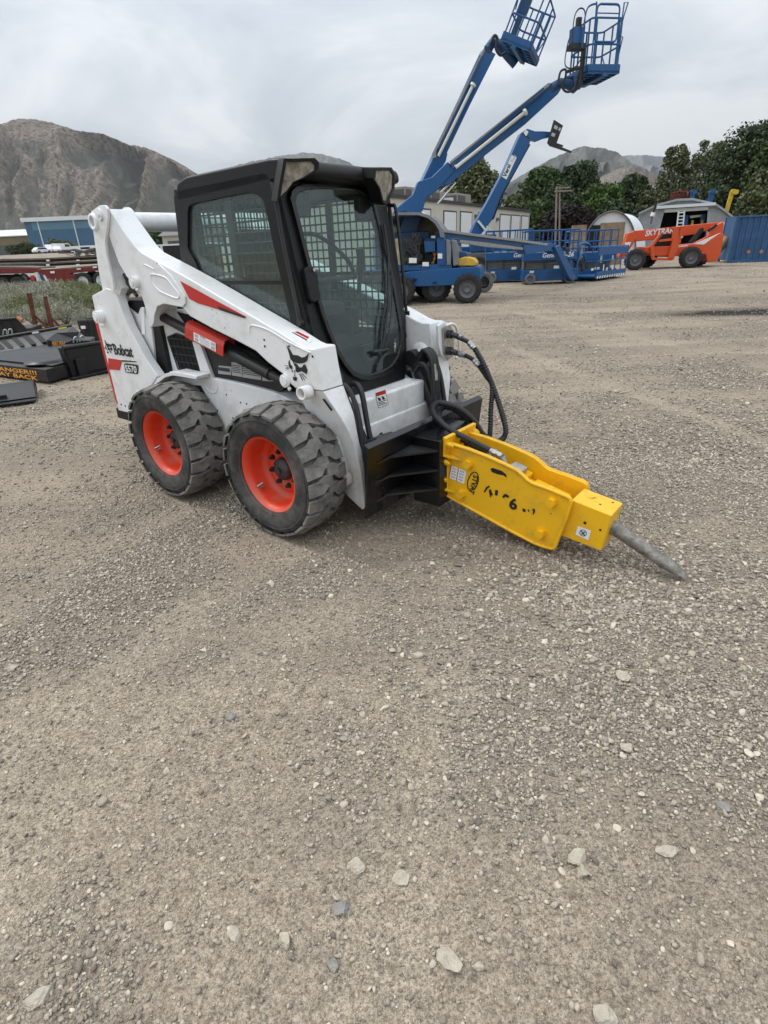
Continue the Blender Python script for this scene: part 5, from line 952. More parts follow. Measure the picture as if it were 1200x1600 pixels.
a = MB(); a.tube(spline([FB.y(u, v, -2.3) for u, v in [(872, 128), (876, 112), (884, 109), (883, 122), (877, 132), (884, 143), (895, 141), (901, 128), (905, 112)]], 6), .025, n=8); a.build('hose', 'hose', tB)
# ================================================================ BLUE TELESCOPIC HANDLER WITH FORKS
c = wy(748, 420, 31.0); TF = Fr(c.x, c.y, R(4)); tf = thing('telehandler', TF, 'blue telehandler boom raised with black forks, white sign on the boom, behind the scissor lifts', 'telehandler', 'telehandlers')
part('boom', 'lift_blue', TF, [[(814, 208), (829, 220), (824, 232), (783, 305), (768, 345), (752, 366), (735, 366), (742, 350), (762, 315), (790, 262)]], tf, None, y0=-.25, y1=.25)
part('boom_underside', 'dark_cavity', TF, [[(826, 224), (829, 226), (785, 306), (772, 342), (766, 346), (780, 306)]], tf, None, y0=-.22, y1=.28)
gn = part('boom_head', 'lift_blue', TF, [[(817, 206), (824, 201), (836, 205), (849, 205), (860, 206), (862, 213), (852, 215), (840, 220), (828, 217)]], tf, None, y0=-.2, y1=.2)
cg = part('fork_carriage', 'black_paint', TF, [[(866, 187), (880, 196), (869, 226), (856, 222)]], tf, None, y0=-.6, y1=-.5)
part('carriage_slot', 'decal_grey', TF, [[(867, 195), (872, 198), (870, 203), (865, 200)], [(863, 207), (868, 209), (866, 214), (861, 212)], [(874, 199), (877, 200), (875, 205), (872, 203)]], cg, None, y0=-.61, y1=-.60, bev=0)
part('fork', 'black_paint', TF, [[(856, 222), (861, 223), (893, 236), (893, 238.5), (860, 227.5)]], cg, None, y0=-.9, y1=-.75, bev=0); part('fork', 'black_paint', TF, [[(858, 221), (866, 222), (880, 227), (880, 229), (862, 226)]], cg, None, y0=.6, y1=.75, bev=0)
sg = part('sign', 'label_white', TF, [[(784, 276), (791.5, 280.5), (807.5, 246), (799.5, 242)]], tf, None, y0=-.262, y1=-.252, bev=0); part('sign', 'label_white', TF, [[(818, 207), (822, 203), (826, 206), (822, 213)]], tf, None, y0=-.262, y1=-.252, bev=0)
A = TF.y(790.5, 277, -.266); Bq = TF.y(800, 254, -.266); text('Versi', A, Bq-A, TF.y(784.5, 275, -.266)-A, .26, 'decal_black', sg, off=.03, ex=.002); A = TF.y(801, 254.5, -.266); Bq = TF.y(806, 245, -.266); text('Tool', A, Bq-A, TF.y(796, 252, -.266)-A, .17, 'decal_grey', sg, off=.02, ex=.002)
part('lift_cylinder', 'cyl_white', TF, [[(746, 346), (748.5, 344), (763, 362), (760, 364)], [(760, 354), (762, 353), (770, 362), (768, 363)]], tf, None, y0=-.4, y1=-.3, bev=0)
b = MB(); b.bx(-1.6, 2.2, -.9, .9, .7, 1.4); b.build('chassis', 'lift_blue', tf, bev=.03); b = MB(); b.bx(-.6, .6, -1.0, -.2, 1.2, 1.9); b.build('cab', 'lift_blue_deep', tf, bev=.05)
for x in (-1.2, 1.7):
    for y in (-1.0, 1.0): wheel_plain(tf, x, y, .6, .4, face=-1 if y < 0 else 1)
# ================================================================ SCISSOR LIFTS
_c = wz(824, 445); SCf = Fr(_c.x, _c.y, R(-9))
def scissor(F, lb, x0p, x1p, word, ext=0):
    t = thing('scissor_lift', F, lb, 'scissor lift', 'scissor lifts'); x0 = F.y(x0p, 430, 0).x; x1 = F.y(x1p, 430, 0).x; z = lambda v: F.y((x0p+x1p)/2, v, 0).z
    zb, zm, zd, zt = z(438.5), z(420), z(406.5), z(394); D = 1.1
    b = MB(); b.bx(x0, x1, 0, D, zb, zm-.01); ba = b.build('base', 'lift_blue', t, bev=.02)
    b = MB(); b.bx(x0+.02, x1-.3, .1, D-.1, zm, zd); 
    for k in range(4): b.bx(x0, x1-.25, .04, .10, zm+(zd-zm)*(k+.12)/4, zm+(zd-zm)*(k+.88)/4)
    st = b.build('scissor_arms', 'sissor_grey', t)
    for k in range(4):
        for u in (.0, .45, .9): b = MB(); b.cyl((x0+.06+(x1-x0-.4)*u, .0, zm+(zd-zm)*(k+.5)/4), (x0+.06+(x1-x0-.4)*u, .04, zm+(zd-zm)*(k+.5)/4), .045, n=8); b.build('arm_pin', 'dark_steel', st)
    b = MB(); b.bx(x0, x1-.1+ext, -.05, D+.05, zd, zt); dk = b.build('platform', 'lift_blue', t, bev=.015)
    b = MB(); zr = z(360); xe = x1-.1+ext
    for yy in (-.03, D+.03):
        n = 6
        for k in range(n+1): b.cyl((x0+(xe-x0)*k/n, yy, zt), (x0+(xe-x0)*k/n, yy, zr), .022, n=6)
        for zz in (zr, zt+(zr-zt)*.5): b.cyl((x0, yy, zz), (xe, yy, zz), .024, n=6)
    for xx in (x0, xe):
        for zz in (zr, zt+(zr-zt)*.5): b.cyl((xx, -.03, zz), (xx, D+.03, zz), .024, n=6)
    b.build('railing', 'lift_blue', dk)
    for xx in (x0+.28, x1-.30):
        wheel_plain(t, xx, .0, .20, .14, tm_='grey_rubber', lugs=False); wheel_plain(t, xx, D, .20, .14, tm_='grey_rubber', face=1, lugs=False)
    b = MB()
    b.bx(x0+.9, x0+1.3, -.012, 0, zb+.1, zm-.1); b.bx(x0+1.5, x0+1.9, -.012, 0, zb+.1, zm-.1); b.build('tray_door', 'lift_blue_deep', ba)
    for (u, w_, h_, dz) in [(.12, .16, .07, .3), (.55, .2, .1, .42), (.8, .18, .08, .2)]: 
        b = MB(); xx = x0+(x1-x0)*u; b.bx(xx, xx+w_, -.018, -.013, zb+dz, zb+dz+h_); b.build('label', 'label_white', ba)
    if word: text(word, (x0+(1.1 if x1p < 840 else .65), -.056, zd+.10), (1, 0, 0), (0, 0, 1), .22, 'label_white', dk, off=.02, shear=.25, ex=.003)
    return t
o2 = SCf.o+SCf.R @ Vector((0, 1.9, 0)); SC2 = Fr(o2.x, o2.y, SCf.yaw)
scissor(SC2, 'blue scissor lift, the left one, partly behind another and nearest the hooded boom lift', 758, 832, 'Genie GS-2'); scissor(SCf, 'blue scissor lift in front of the others, its railing under the lowered boom', 817, 903, 'Genie GS-26')
o3 = SCf.o+SCf.R @ Vector((0, 2.6, 0)); SC3 = Fr(o3.x, o3.y, SCf.yaw); scissor(SC3, 'blue scissor lift on the right, mostly hidden behind the lowered basket', 886, 962, '')
# dark tyre and machine seen between the lifts
c = wz(753, 440); MF = Fr(c.x, c.y+1.5, SCf.yaw); t = thing('compact_loader', MF, 'dark wheeled machine half hidden left of the scissor lifts', 'loader'); b = MB(); b.bx(-.5, 1.4, .3, 1.4, .4, 1.15); b.build('body', 'sissor_grey', t, bev=.06); b = MB(); b.bx(-.3, .8, .3, 1.4, 1.15, 1.75); b.build('cover', 'lift_blue_deep', t, bev=.05)
for x in (-.2, 1.1): wheel_plain(t, x+.3, .1, .48, .3)
# ================================================================ ORANGE TELEHANDLER
_c = wz(1034, 420.5); TO = Fr(_c.x, _c.y, R(-10)); te = thing('telehandler', TO, 'orange red telehandler parked side on beside the blue container', 'telehandler', 'telehandlers')
z4 = lambda P: [(900+u/4, 180+v/4) for u, v in P]
fr_ = part('chassis', 'telehandler_orange', TO, [z4([(420, 825), (640, 815), (800, 800), (860, 770), (925, 740), (905, 870), (880, 915), (820, 920), (812, 870), (640, 880), (480, 880), (430, 850)])], te, None, y0=.25, y1=1.9, bev=.03)
bo = part('boom', 'telehandler_orange', TO, [z4([(352, 740), (362, 722), (520, 708), (700, 688), (925, 665), (922, 720), (880, 700), (760, 742), (600, 765), (380, 790), (352, 770)])], te, None, y0=.9, y1=1.4, bev=.03)
part('boom_head', 'telehandler_orange', TO, [z4([(325, 738), (355, 728), (372, 765), (358, 805), (300, 895), (280, 905), (268, 880), (305, 800)])], bo, None, y0=.8, y1=1.4, bev=.03)
part('tail_frame', 'telehandler_orange', TO, [z4([(850, 700), (925, 665), (912, 800), (890, 900), (862, 905), (868, 800), (800, 820), (760, 812), (755, 800), (840, 745)])], te, None, y0=.5, y1=.8, bev=.02)
part('tail_cavity', 'dark_cavity', TO, [z4([(800, 812), (862, 790), (858, 826), (790, 830)]), z4([(700, 800), (770, 715), (795, 700), (800, 720), (745, 795)]), z4([(820, 720), (880, 680), (885, 690), (830, 730)])], te, None, y0=.42, y1=.5, bev=0)
part('lift_cylinder', 'black_paint', TO, [z4([(712, 790), (775, 705), (795, 705), (740, 795)])], te, None, y0=.3, y1=.4, bev=.01)
part('decal', 'label_white', TO, [z4([(775, 790), (905, 735), (850, 770), (800, 808), (740, 806)]), z4([(310, 795), (345, 792), (335, 818), (305, 820)])], te, None, y0=.24, y1=.25 if False else .30, bev=0)
cb = part('cab_frame', 'telehandler_orange', TO, [z4([(590, 700), (660, 695), (655, 715), (640, 830), (610, 905), (575, 905), (600, 800), (612, 720)]), z4([(465, 820), (530, 735), (542, 735), (488, 812), (492, 890), (560, 893), (600, 893), (600, 908), (478, 905)]), z4([(640, 700), (662, 695), (655, 800), (640, 800)]), z4([(520, 780), (600, 770), (600, 785), (520, 792)])], te, None, y0=.05, y1=.25, bev=.01)
part('cab_inside', 'dark_cavity', TO, [z4([(495, 810), (545, 745), (600, 740), (595, 885), (500, 885)])], te, None, y0=.5, y1=.9, bev=0)
part('seat', 'telehandler_orange', TO, [z4([(495, 830), (545, 820), (548, 880), (500, 882)])], te, None, y0=.3, y1=.5, bev=.01)
b = MB(); q = TO.y(1019, 338, 1.0); q2 = TO.y(1025, 318, 1.0); b.cyl(q, TO.y(1021, 332, 1.0), .10, n=12); b.build('exhaust', 'label_white', te); b = MB(); b.cyl(TO.y(1021, 332, 1.0), q2, .06, n=10); b.build('exhaust_tip', 'black_paint', te); b = MB(); b.cyl(TO.y(1017, 350, 1.0), TO.y(1019, 338, 1.0), .05, n=8); b.build('exhaust_pipe', 'machine_grey', te)
for (u, y, f) in [(992, 0, -1), (1078, 0, -1), (1010, 2.1, 1), (1092, 2.1, 1)]: q = TO.y(u, 405, y); wheel_plain(te, q.x, y, .47, .42, face=f)
A = TO.y(1007.5, 369, .88); Bq = TO.y(1046, 364, .88); text('SKYTRAK', A, Bq-A, (0, 0, 1), .34, 'label_white', bo, off=.03, shear=.2, ex=.004, sx=.92)
part('stripe', 'label_white', TO, [z4([(620, 822), (700, 812), (700, 818), (620, 828)])], te, None, y0=.24, y1=.255, bev=0)
# ================================================================ CONTAINERS
def container(F, lb, L_, W_, H_, m, nm='shipping_container', rib=.28):
    t = thing(nm, F, lb, 'shipping container'); b = MB(); n = int(L_/rib)
    P = []
    for k in range(n):
        x = L_*k/n; d = L_/n; P += [(x, 0), (x+d*.30, 0), (x+d*.42, .05), (x+d*.88, .05)]
    P.append((L_, 0)); vs = [(x, y+.03, .12) for x, y in P]+[(x, y+.03, H_-.06) for x, y in P]; k = len(P); b.add(vs, [(i, i+1, k+i+1, k+i) for i in range(k-1)]); 
    b.bx(0, L_, .12, W_, .1, H_-.04); w_ = b.build('walls', m, t)
    b = MB(); b.bx(-.03, L_+.03, -.01, .10, 0, .14); b.bx(-.03, L_+.03, -.01, .10, H_-.08, H_); b.bx(-.05, .08, -.015, .12, .0, H_); b.bx(L_-.08, L_+.05, -.015, .12, .0, H_); b.bx(-.05, .08, W_-.1, W_, 0, H_); b.build('frame', m, t, bev=.01)
    b = MB(); b.bx(0, L_, 0, W_, H_-.03, H_+.005); b.build('roof', m, t); return t
# side edge sits at (1137,410)-(1146,339)
CF = fr2((1137, 411), (1200, 409)); ct = container(CF, 'dark blue corrugated shipping container at the right edge of the yard', 6.06, 2.44, CF.y(1147, 338, 0).z, 'container_blue')
for (u, v) in [(1170, 393.5), (1190, 393)]:
    q = CF.y(u, v, 0); b = MB(); b.cyl((q.x, .028, q.z), (q.x, .02, q.z), .09, n=10); b.build('rust_patch', 'rust_orange', ct)
c = wy(1120, 402, 38); C2 = Fr(c.x, c.y, R(-12)); t = container(C2, 'beige shipping container between the orange telehandler and the blue container', 4.0, 2.44, C2.y(1135, 347, 0).z, 'container_beige'); 
b = MB(); b.bx(0, 4, -.03, .1, C2.y(1135, 351, 0).z, C2.y(1135, 347, 0).z+.02); b.build('top_trim', 'metal_white', t)
c = wz(1131, 411); b = MB(); b.cyl((0, 0, .5), (.5, 0, 1.2), .22, n=12); o = b.build('wrapped_roll', 'plywood'); o.location = (c.x, c.y+1, 0); tag(o, 'tan wrapped roll leaning between the telehandler and the containers', 'roll')
# ================================================================ HOOP SHELTER AND METAL SHED
HS = Fr(*wy(950, 400, 37)[:2], R(-10)); t = thing('hoop_shelter', HS, 'white tarpaulin hoop shelter with plywood end wall behind the telehandler', 'shelter')
q0 = HS.y(909, 372, 0); q1 = HS.y(996, 372, 0); qt = HS.y(953, 331, 0); cxh = (q0.x+q1.x)/2; rx = (q1.x-q0.x)/2; hz = qt.z
ARC = [(cxh+rx*math.cos(a), hz*(math.sin(a)**.8)) for a in np.linspace(math.pi, 0, 25)]; D3 = Vector((2.1, 6, 0)); b = MB(); b.smooth = True
vs = [(x, 0, z) for x, z in ARC]+[(x+D3.x, D3.y, z) for x, z in ARC]; b.add(vs, [(i, i+25, i+26, i+1) for i in range(24)]); sk = b.build('cover', 'tarp_white', t)
b = MB(); b.tube([(x, -.03, z+.02) for x, z in ARC], .05, n=6); b.build('hoop', 'machine_grey', t); b = MB(); b.tube([(x+D3.x, D3.y, z) for x, z in ARC], .05, n=6); b.build('hoop', 'machine_grey', t)
b = MB(); b.prism([(x, z) for x, z in ARC], .12, .16); ew = b.build('end_wall', 'tarp_white', t)
x0, x1 = HS.y(938, 360, 0).x, HS.y(976, 360, 0).x; zt = HS.y(950, 348, 0).z; b = MB(); b.bx(x0, x1, .03, .1, 0, zt); b.build('plywood_panel', 'plywood', ew); x2 = HS.y(914, 360, 0).x; b = MB(); b.bx(x2, x0-.02, .03, .1, 0, zt-.1); b.build('doorway', 'dark_cavity', ew)
b = MB(); x3 = HS.y(893, 360, -1).x; x4 = HS.y(915, 360, -1).x; zz = HS.y(900, 352, -1).z; b.bx(x3, x4, -1.3, -1.0, 0, zz); o = b.build('plywood_crate', 'plywood'); o.location = HS.o; o.rotation_euler = (0, 0, HS.yaw); tag(o, 'brown plywood box standing at the left of the hoop shelter', 'crate')
SH = Fr(*wy(1075, 400, 47)[:2], R(-22)); t = thing('metal_shed', SH, 'grey corrugated metal shed with wide open front behind the telehandler', 'shed')
OUT = SH.xz([(998, 345), (998, 333), (1025, 320), (1058, 311.5), (1082, 310.5), (1117, 318), (1132, 328), (1149, 342), (1149, 352)], 0); zlo = 0.0
out2 = [(OUT[0][0], 0)]+OUT+[(OUT[-1][0], 0)]; op = SH.xz([(1038, 330), (1106, 327.5)], 0); HOLE = [(op[0][0]-.3, .6), op[0], op[1], (op[1][0]+.3, .6)]
A_, B2 = ringto(HOLE, out2); b = MB(); b.ring([(p[0], 0, p[1]) for p in A_], [(p[0], 0, p[1]) for p in B2], (0, .1, 0)); 
fw = b.build('front_wall', 'shed_metal', t); b = MB()
for k in range(44):
    x = OUT[0][0]+(OUT[-1][0]-OUT[0][0])*k/43; 
    zs = [c_[1] for c_ in OUT]; zt2 = float(np.interp(x, [c_[0] for c_ in OUT[1:-1]], zs[1:-1]))
    if op[0][0]-.35 < x < op[1][0]+.35: b.bx(x, x+.08, -.04, 0, op[0][1]+.1, zt2-.1)
    else: b.bx(x, x+.08, -.04, 0, 0, zt2-.05)
b.build('corrugation', 'shed_metal', fw)
b = MB(); T_ = OUT[1:-1]
for k in range(len(T_)-1): b.add([(T_[k][0], -.3, T_[k][1]+.03), (T_[k+1][0], -.3, T_[k+1][1]+.03), (T_[k+1][0], 8, T_[k+1][1]+.03), (T_[k][0], 8, T_[k][1]+.03)], [(0, 1, 2, 3)]); b.ext([(T_[k][0], -.3, T_[k][1]+.03), (T_[k+1][0], -.3, T_[k+1][1]+.03), (T_[k+1][0], -.3, T_[k+1][1]-.12), (T_[k][0], -.3, T_[k][1]-.12)], (0, .05, 0))
b.build('roof', 'shed_metal', t); b = MB(); x0 = SH.y(1026, 322, 0).x; x1 = SH.y(1117, 318, 0).x; z0 = SH.y(1070, 324, 0).z; z1 = SH.y(1070, 319.5, 0).z; b.bx(x0, x1, -.5, .0, z0, z1); b.bx(op[0][0], op[1][0], -.12, -.05, op[0][1]-.1, z0-.05); b.build('door_track', 'metal_white', t)
b = MB(); b.bx(OUT[0][0], OUT[-1][0], 8, 8.1, 0, 3); b.bx(OUT[0][0], OUT[0][0]+.1, 0, 8, 0, OUT[1][1]-.2); b.bx(OUT[-1][0]-.1, OUT[-1][0], 0, 8, 0, OUT[-2][1]-.2); b.build('side_wall', 'shed_metal', t); 
b = MB(); b.bx(op[0][0]-.5, op[1][0]+.5, 3.4, 3.5, .05, op[0][1]+.3); b.build('dark_interior', 'shed_dark', t)
def boxes(nm, lb, cat, F, items, group=None):
    t = thing(nm, F, lb, cat, group)
    for (pn, m, px, y0, y1) in items: part(pn, m, F, [px], t, None, y0=y0, y1=y1, bev=.01)
    return t
boxes('parked_machine', 'blue and yellow machine parked inside the open metal shed', 'machine', SH, [('body', 'lift_blue', [(1066, 336), (1076, 336), (1074, 356), (1064, 356)], 1, 1.6), ('arm', 'label_white', [(1078, 337), (1098, 335), (1098, 338), (1079, 341)], 1, 1.4), ('mast', 'lift_blue', [(1094, 336), (1103, 334), (1101, 350), (1095, 350)], 1, 1.6), ('leg', 'hood_yellow', [(1081, 344), (1084, 344), (1083, 356), (1079, 356)], .8, 1.2), ('leg', 'hood_yellow', [(1096, 344), (1099, 344), (1098, 356), (1094, 356)], .8, 1.2)])
LD = Fr(*wy(1060, 400, 44)[:2], 0); t = thing('ladder', LD, 'white ladder leaning in front of the open shed', 'ladder'); pa, pb, pc, pd = [LD.y(u, v, 0) for u, v in [(1060.5, 330), (1069.5, 329.5), (1065.5, 372), (1055.5, 372)]]
for a_, c_ in ((pa, pd), (pb, pc)): b = MB(); b.cyl(a_, c_, .05, n=6); b.build('rail', 'metal_white', t)
for k in range(8): f_ = (k+.5)/8; b = MB(); b.cyl(pa.lerp(pd, f_), pb.lerp(pc, f_), .035, n=6); b.build('rung', 'metal_white', t)
# booms rising behind the shed
FBk = Fr(*wy(1100, 400, 51)[:2], R(-24))
for lb, m, P, hd_ in [('short blue boom tip above the shed roof, the left of two blue ones', 'lift_blue', [(1077, 312), (1084, 312), (1087, 300), (1080, 299)], [(1079, 299), (1081, 296), (1088, 297), (1091, 301), (1085, 304)]),
                     ('tall blue boom tip above the shed roof, the right of two blue ones', 'lift_blue', [(1105, 316), (1112, 316), (1117, 301), (1109, 300)], [(1109, 300), (1112, 296), (1120, 296), (1119, 300), (1113, 303)]),
                     ('yellow boom of a machine rising behind the shed and containers', 'hood_yellow', [(1132, 326), (1137, 328), (1148, 300), (1142, 298)], [(1142, 299), (1145, 295), (1155, 297), (1154, 302), (1150, 304), (1144, 303)])]:
    t = thing('boom_tip', FBk, lb, 'boom', 'booms behind the shed'); P2 = [(P[0][0]-(P[3][0]-P[0][0])*1.5, P[0][1]+(P[0][1]-P[3][1])*2.2), (P[1][0]-(P[2][0]-P[1][0])*1.5, P[1][1]+(P[1][1]-P[2][1])*2.2), P[2], P[3]]; part('boom', m, FBk, [P2], t, None, y0=-.3, y1=.3); part('boom_head', m, FBk, [hd_], t, None, y0=-.4, y1=.4)
t = thing('red_lift_frame', FBk, 'dark red latticed frame above the shed roof', 'lift frame'); b = MB()
for k in range(7): a_ = FBk.y(1049+k*4.6, 314, .2); c_ = FBk.y(1050+k*4.6, 299+abs(3-k)*1.2, .2); b.cyl(a_, c_, .045, n=5); b.cyl(a_, FBk.y(1054+k*4.4, 303, .3), .035, n=5)
b.tube([FBk.y(u, v, .2) for u, v in [(1048, 312), (1050, 302), (1062, 299), (1078, 299)]], .045, n=5); b.build('lattice', 'trailer_red', t)
# ================================================================ LONG CREAM BUILDING
HB = 4.4
def depth_for(u, v, z): d = ray(u, v); return (z-CH)/d.z*d.y
yB = depth_for(828, 329, HB); yA = depth_for(612, 304, HB); Aw = wy(612, 304, yA); Bw = wy(828, 329, yB); yw = math.atan2(Bw.y-Aw.y, Bw.x-Aw.x); WBd = Fr(Aw.x, Aw.y, yw); Lb = (Bw-Aw).length
t = thing('storage_building', WBd, 'long cream building with white roller doors and air conditioners on its flat roof', 'building'); b = MB(); b.bx(-1, Lb, 0, 12, 0, HB-.02); b.build('walls', 'stucco', t)
b = MB(); b.bx(-1.1, Lb+.1, -.12, 12.1, HB-.16, HB+.04); b.build('roof', 'roof_edge', t)
for (u0, u1, v) in [(693.5, 711.5, 331.5), (719.5, 736, 332.5), (655, 671, 328), (781.5, 796, 336.5), (799, 811.5, 337.5), (815, 825, 338.5), (748, 762, 334)]:
    a0 = WBd.y(u0, v, 0); a1 = WBd.y(u1, v, 0); zt = WBd.y((u0+u1)/2, v, 0).z; b = MB(); b.bx(a0.x-.12, a1.x+.22, -.03, .02, 0, zt+.1); dr_ = b.build('door', 'roof_edge', t)
    b = MB(); b.bx(a0.x, a1.x, -.06, -.03, 0, zt)
    for k in range(6): b.bx(a0.x, a1.x, -.07, -.06, zt*k/6+.03, zt*(k+1)/6-.03)
    b.build('shutter', 'door_white', dr_)
for (u, v) in [(742, 338), (776, 343)]: q = WBd.y(u, v, 0); b = MB(); b.box((q.x, -.1, q.z), (.3, .2, .25)); b.build('wall_lamp', 'machine_grey', t)
for (u0, u1, v) in [(633, 650, 292), (674, 696, 298), (715, 736, 303)]:
    a0 = WBd.y(u0, v, 1.5); a1 = WBd.y(u1, v, 1.5); b = MB(); b.bx(a0.x, a1.x, 1.5, 3.2, HB, (a0.z+a1.z)/2); ac = b.build('air_conditioner', 'ac_tan', t, bev=.03); b = MB(); b.bx(a0.x+.1, a0.x+(a1.x-a0.x)*.55, 1.47, 1.49, HB+.2, (a0.z+a1.z)/2-.15); b.build('louvre', 'ac_dark', ac); b = MB(); b.bx(a0.x-.03, a0.x-.001, 1.6, 3.1, HB+.2, (a0.z+a1.z)/2-.15); b.build('louvre', 'ac_dark', ac)
for (u0, u1, v) in [(697, 702, 309), (703, 709, 308.5)]: a0 = WBd.y(u0, v, 1.2); a1 = WBd.y(u1, v, 1.2); b = MB(); b.cyl(((a0.x+a1.x)/2, 1.5, HB), ((a0.x+a1.x)/2, 1.5, a0.z), (a1.x-a0.x)/2, n=12); b.build('roof_vent', 'metal_white', t)
# low cream wall between the lifts
c = wy(745, 400, 44); LW = Fr(c.x, c.y, R(8)); b = MB(); b.bx(-4, 6, 0, .3, 0, LW.y(740, 391, 0).z); o = b.build('low_wall', 'stucco'); o.location = LW.o; o.rotation_euler = (0, 0, LW.yaw); tag(o, 'low concrete wall behind the hooded boom lift', 'wall')
# utility pole
c = wy(871, 352, 60); PF = Fr(c.x, c.y, 0); t = thing('utility_pole', PF, 'double wooden utility pole with crossarms in front of the trees', 'utility pole'); b = MB(); b.cyl((0, 0, 0), PF.y(870, 291, 0), .09, n=8); b.cyl((.45, 0, 0), PF.y(874.5, 291, 0), .08, n=8); b.build('pole', 'pole_wood', t); b = MB(); z1 = PF.y(871, 299, 0).z; b.bx(-.5, 1.1, -.15, .1, z1-.05, z1+.06); z1 = PF.y(871, 294, 0).z; b.bx(-.3, .9, -.15, .1, z1-.05, z1+.05); b.build('crossarm', 'pole_wood', t)
# ================================================================ BLACK ATTACHMENTS ON THE LEFT
def poly3(name, m, root, pts, d, F=None, bev=.006):
    b = MB(); b.ext(pts, d); return b.build(name, m, root, bev=bev)
# brush cutter deck: corner on the ground at pixel (78,600)
c = wz(78, 600); l = wz(0, 589.5); r = wz(113, 590.5); BC = Fr(c.x, c.y, math.atan2(c.y-l.y, c.x-l.x)); bc = thing('brush_cutter', BC, 'black brush cutter with orange danger lettering on its low deck', 'brush cutter')
rl = (BC.z(113, 590.5, 0)); rl = Vector((rl.x, rl.y, 0)); h0 = BC.y(78, 578, 0).z; bk2 = BC.z(100, 552, h0); bkl = BC.z(20, 552, h0)
base = [(-2.3, 0, 0), (0, 0, 0), (rl.x, rl.y, 0), (rl.x+.05, rl.y+.9, 0), (-2.3, 1.9, 0)]
b = MB(); b.ext([(x, y, .02) for x, y, z in base], (0, 0, h0-.02)); dk = b.build('deck', 'attachment_black', bc, bev=.012)
b = MB(); b.ext([(x*.9-.05, y*.82+.14, h0) for x, y, z in base], (0, 0, .03)); tp = b.build('top_plate', 'attachment_black', dk, bev=.01)
q = BC.z(65, 565, h0+.04); b = MB(); b.smooth = True; b.lathe([(.0, .03), (.20, .03), (.215, .025), (.22, .012), (.27, .012), (.275, .0)], (q.x, q.y+.05, h0+.03), 'z', n=36); b.build('spindle_cover', 'attachment_black', dk)
t0 = BC.y(-13, 592, -.004); 
def side_text(s_, p0, p1, ht, root, nm='lettering'):
    A = BC.y(*p0, -.004); Bq = BC.y(*p1, -.004); t = text(s_, A, Bq-A, (0, 0, 1), ht, 'decal_orange', root, off=.02, ex=.001); X = (Bq-A).normalized(); w = (Bq-A).length; cur = max((v.co-A).dot(X) for v in t.data.vertices)
    for v in t.data.vertices: v.co = v.co+X*((v.co-A).dot(X)*(w/cur-1))
side_text('DANGER!!!', (-11, 577.5), (58, 586), .080, dk); side_text('STAY BACK', (-14, 584), (60, 594.5), .080, dk)
# upright bucket-like plate to the right of the deck
a0 = wz(117, 591); a1 = wz(170, 579); BK = Fr(a0.x, a0.y, math.atan2(a1.y-a0.y, a1.x-a0.x)); t = thing('attachment_bucket', BK, 'black flat backed bucket standing between the brush cutter and the loader', 'bucket')
P = [BK.y(u, v, 0) for u, v in [(117, 590), (175, 578), (172, 533), (98, 544)]]; b = MB(); b.ext(P, (0, .05, 0)); b.bx(P[0].x, P[1].x, .0, .5, 0, .05); pl2 = b.build('back_plate', 'attachment_black', t, bev=.008)
b = MB(); p0 = BK.y(98, 544, 0); p1 = BK.y(172, 533, 0); b.tube([p0, p1], .03, n=8); b.build('top_bar', 'attachment_black', t); q = BK.y(130, 572, 0); b = MB(); b.bx(q.x-.12, q.x+.02, -.05, 0, q.z-.12, q.z+.12); b.bx(P[0].x-.12, P[1].x, -.14, 0, .01, .03); b.build('bracket', 'attachment_black', t, bev=.006)
b = MB(); b.prism([(P[0].x-.02, 0), (P[0].x+.02, 0), (P[3].x+.04, P[3].z), (P[3].x, P[3].z)], 0, .12); b.build('side_wall', 'attachment_black', t, bev=.006)
# second cutter behind: sloping slotted guard, rail, motor housing with lettering
c = wz(60, 572); B2 = Fr(c.x, c.y+.9, R(14)); t2 = thing('brush_cutter', B2, 'black brush cutter with a slotted guard, orange BRUSH CUT lettering and yellow tag', 'brush cutter')
SL = [B2.y(u, v, y) for u, v, y in [(-8, 534, .5), (114, 510, .5), (139, 531, .1), (76, 540, .0), (-8, 553, -.0)]]; b = MB(); b.ext(SL[:2]+[SL[3], SL[4]], (0, .02, -.03)); b.ext([SL[1], SL[2], SL[3]], (0, .02, -.03)); gd = b.build('slotted_guard', 'attachment_black', t2)
n3 = (SL[1]-SL[0]).cross(SL[4]-SL[0]).normalized(); n3 = n3 if n3.y < 0 else -n3
for k, (u, v) in enumerate([(-3, 539), (10.5, 537.5), (28, 534.5), (45.5, 531.5), (62.5, 528)]):
    def g3(a, c_): 
        d_ = B2.pl(a, c_, SL[0]+n3*.004, n3); return d_
    P = rnd([g3(u-8.5, v-6.5), g3(u-3.5, v-7.5), g3(u+9, v+6), g3(u+4, v+7)], .03) if False else [g3(u-10, v-4.5), g3(u-8, v-7), g3(u-2.5, v-7.5), g3(u+9.5, v+3.5), g3(u+9, v+6.5), g3(u+3, v+7)]
    b = MB(); b.ext(P, n3*.002); b.build('slot', 'dark_cavity', gd)
b = MB(); b.tube([B2.y(-8, 529, .55), B2.y(112, 509, .55)], .028, n=8); b.build('rail', 'attachment_black', t2)
P = [B2.y(u, v, -.2) for u, v in [(-8, 553), (76, 540), (82, 552), (20, 575), (-8, 580)]]; b = MB(); b.ext(P, (0, .5, 0)); b.build('body', 'attachment_black', t2, bev=.01)
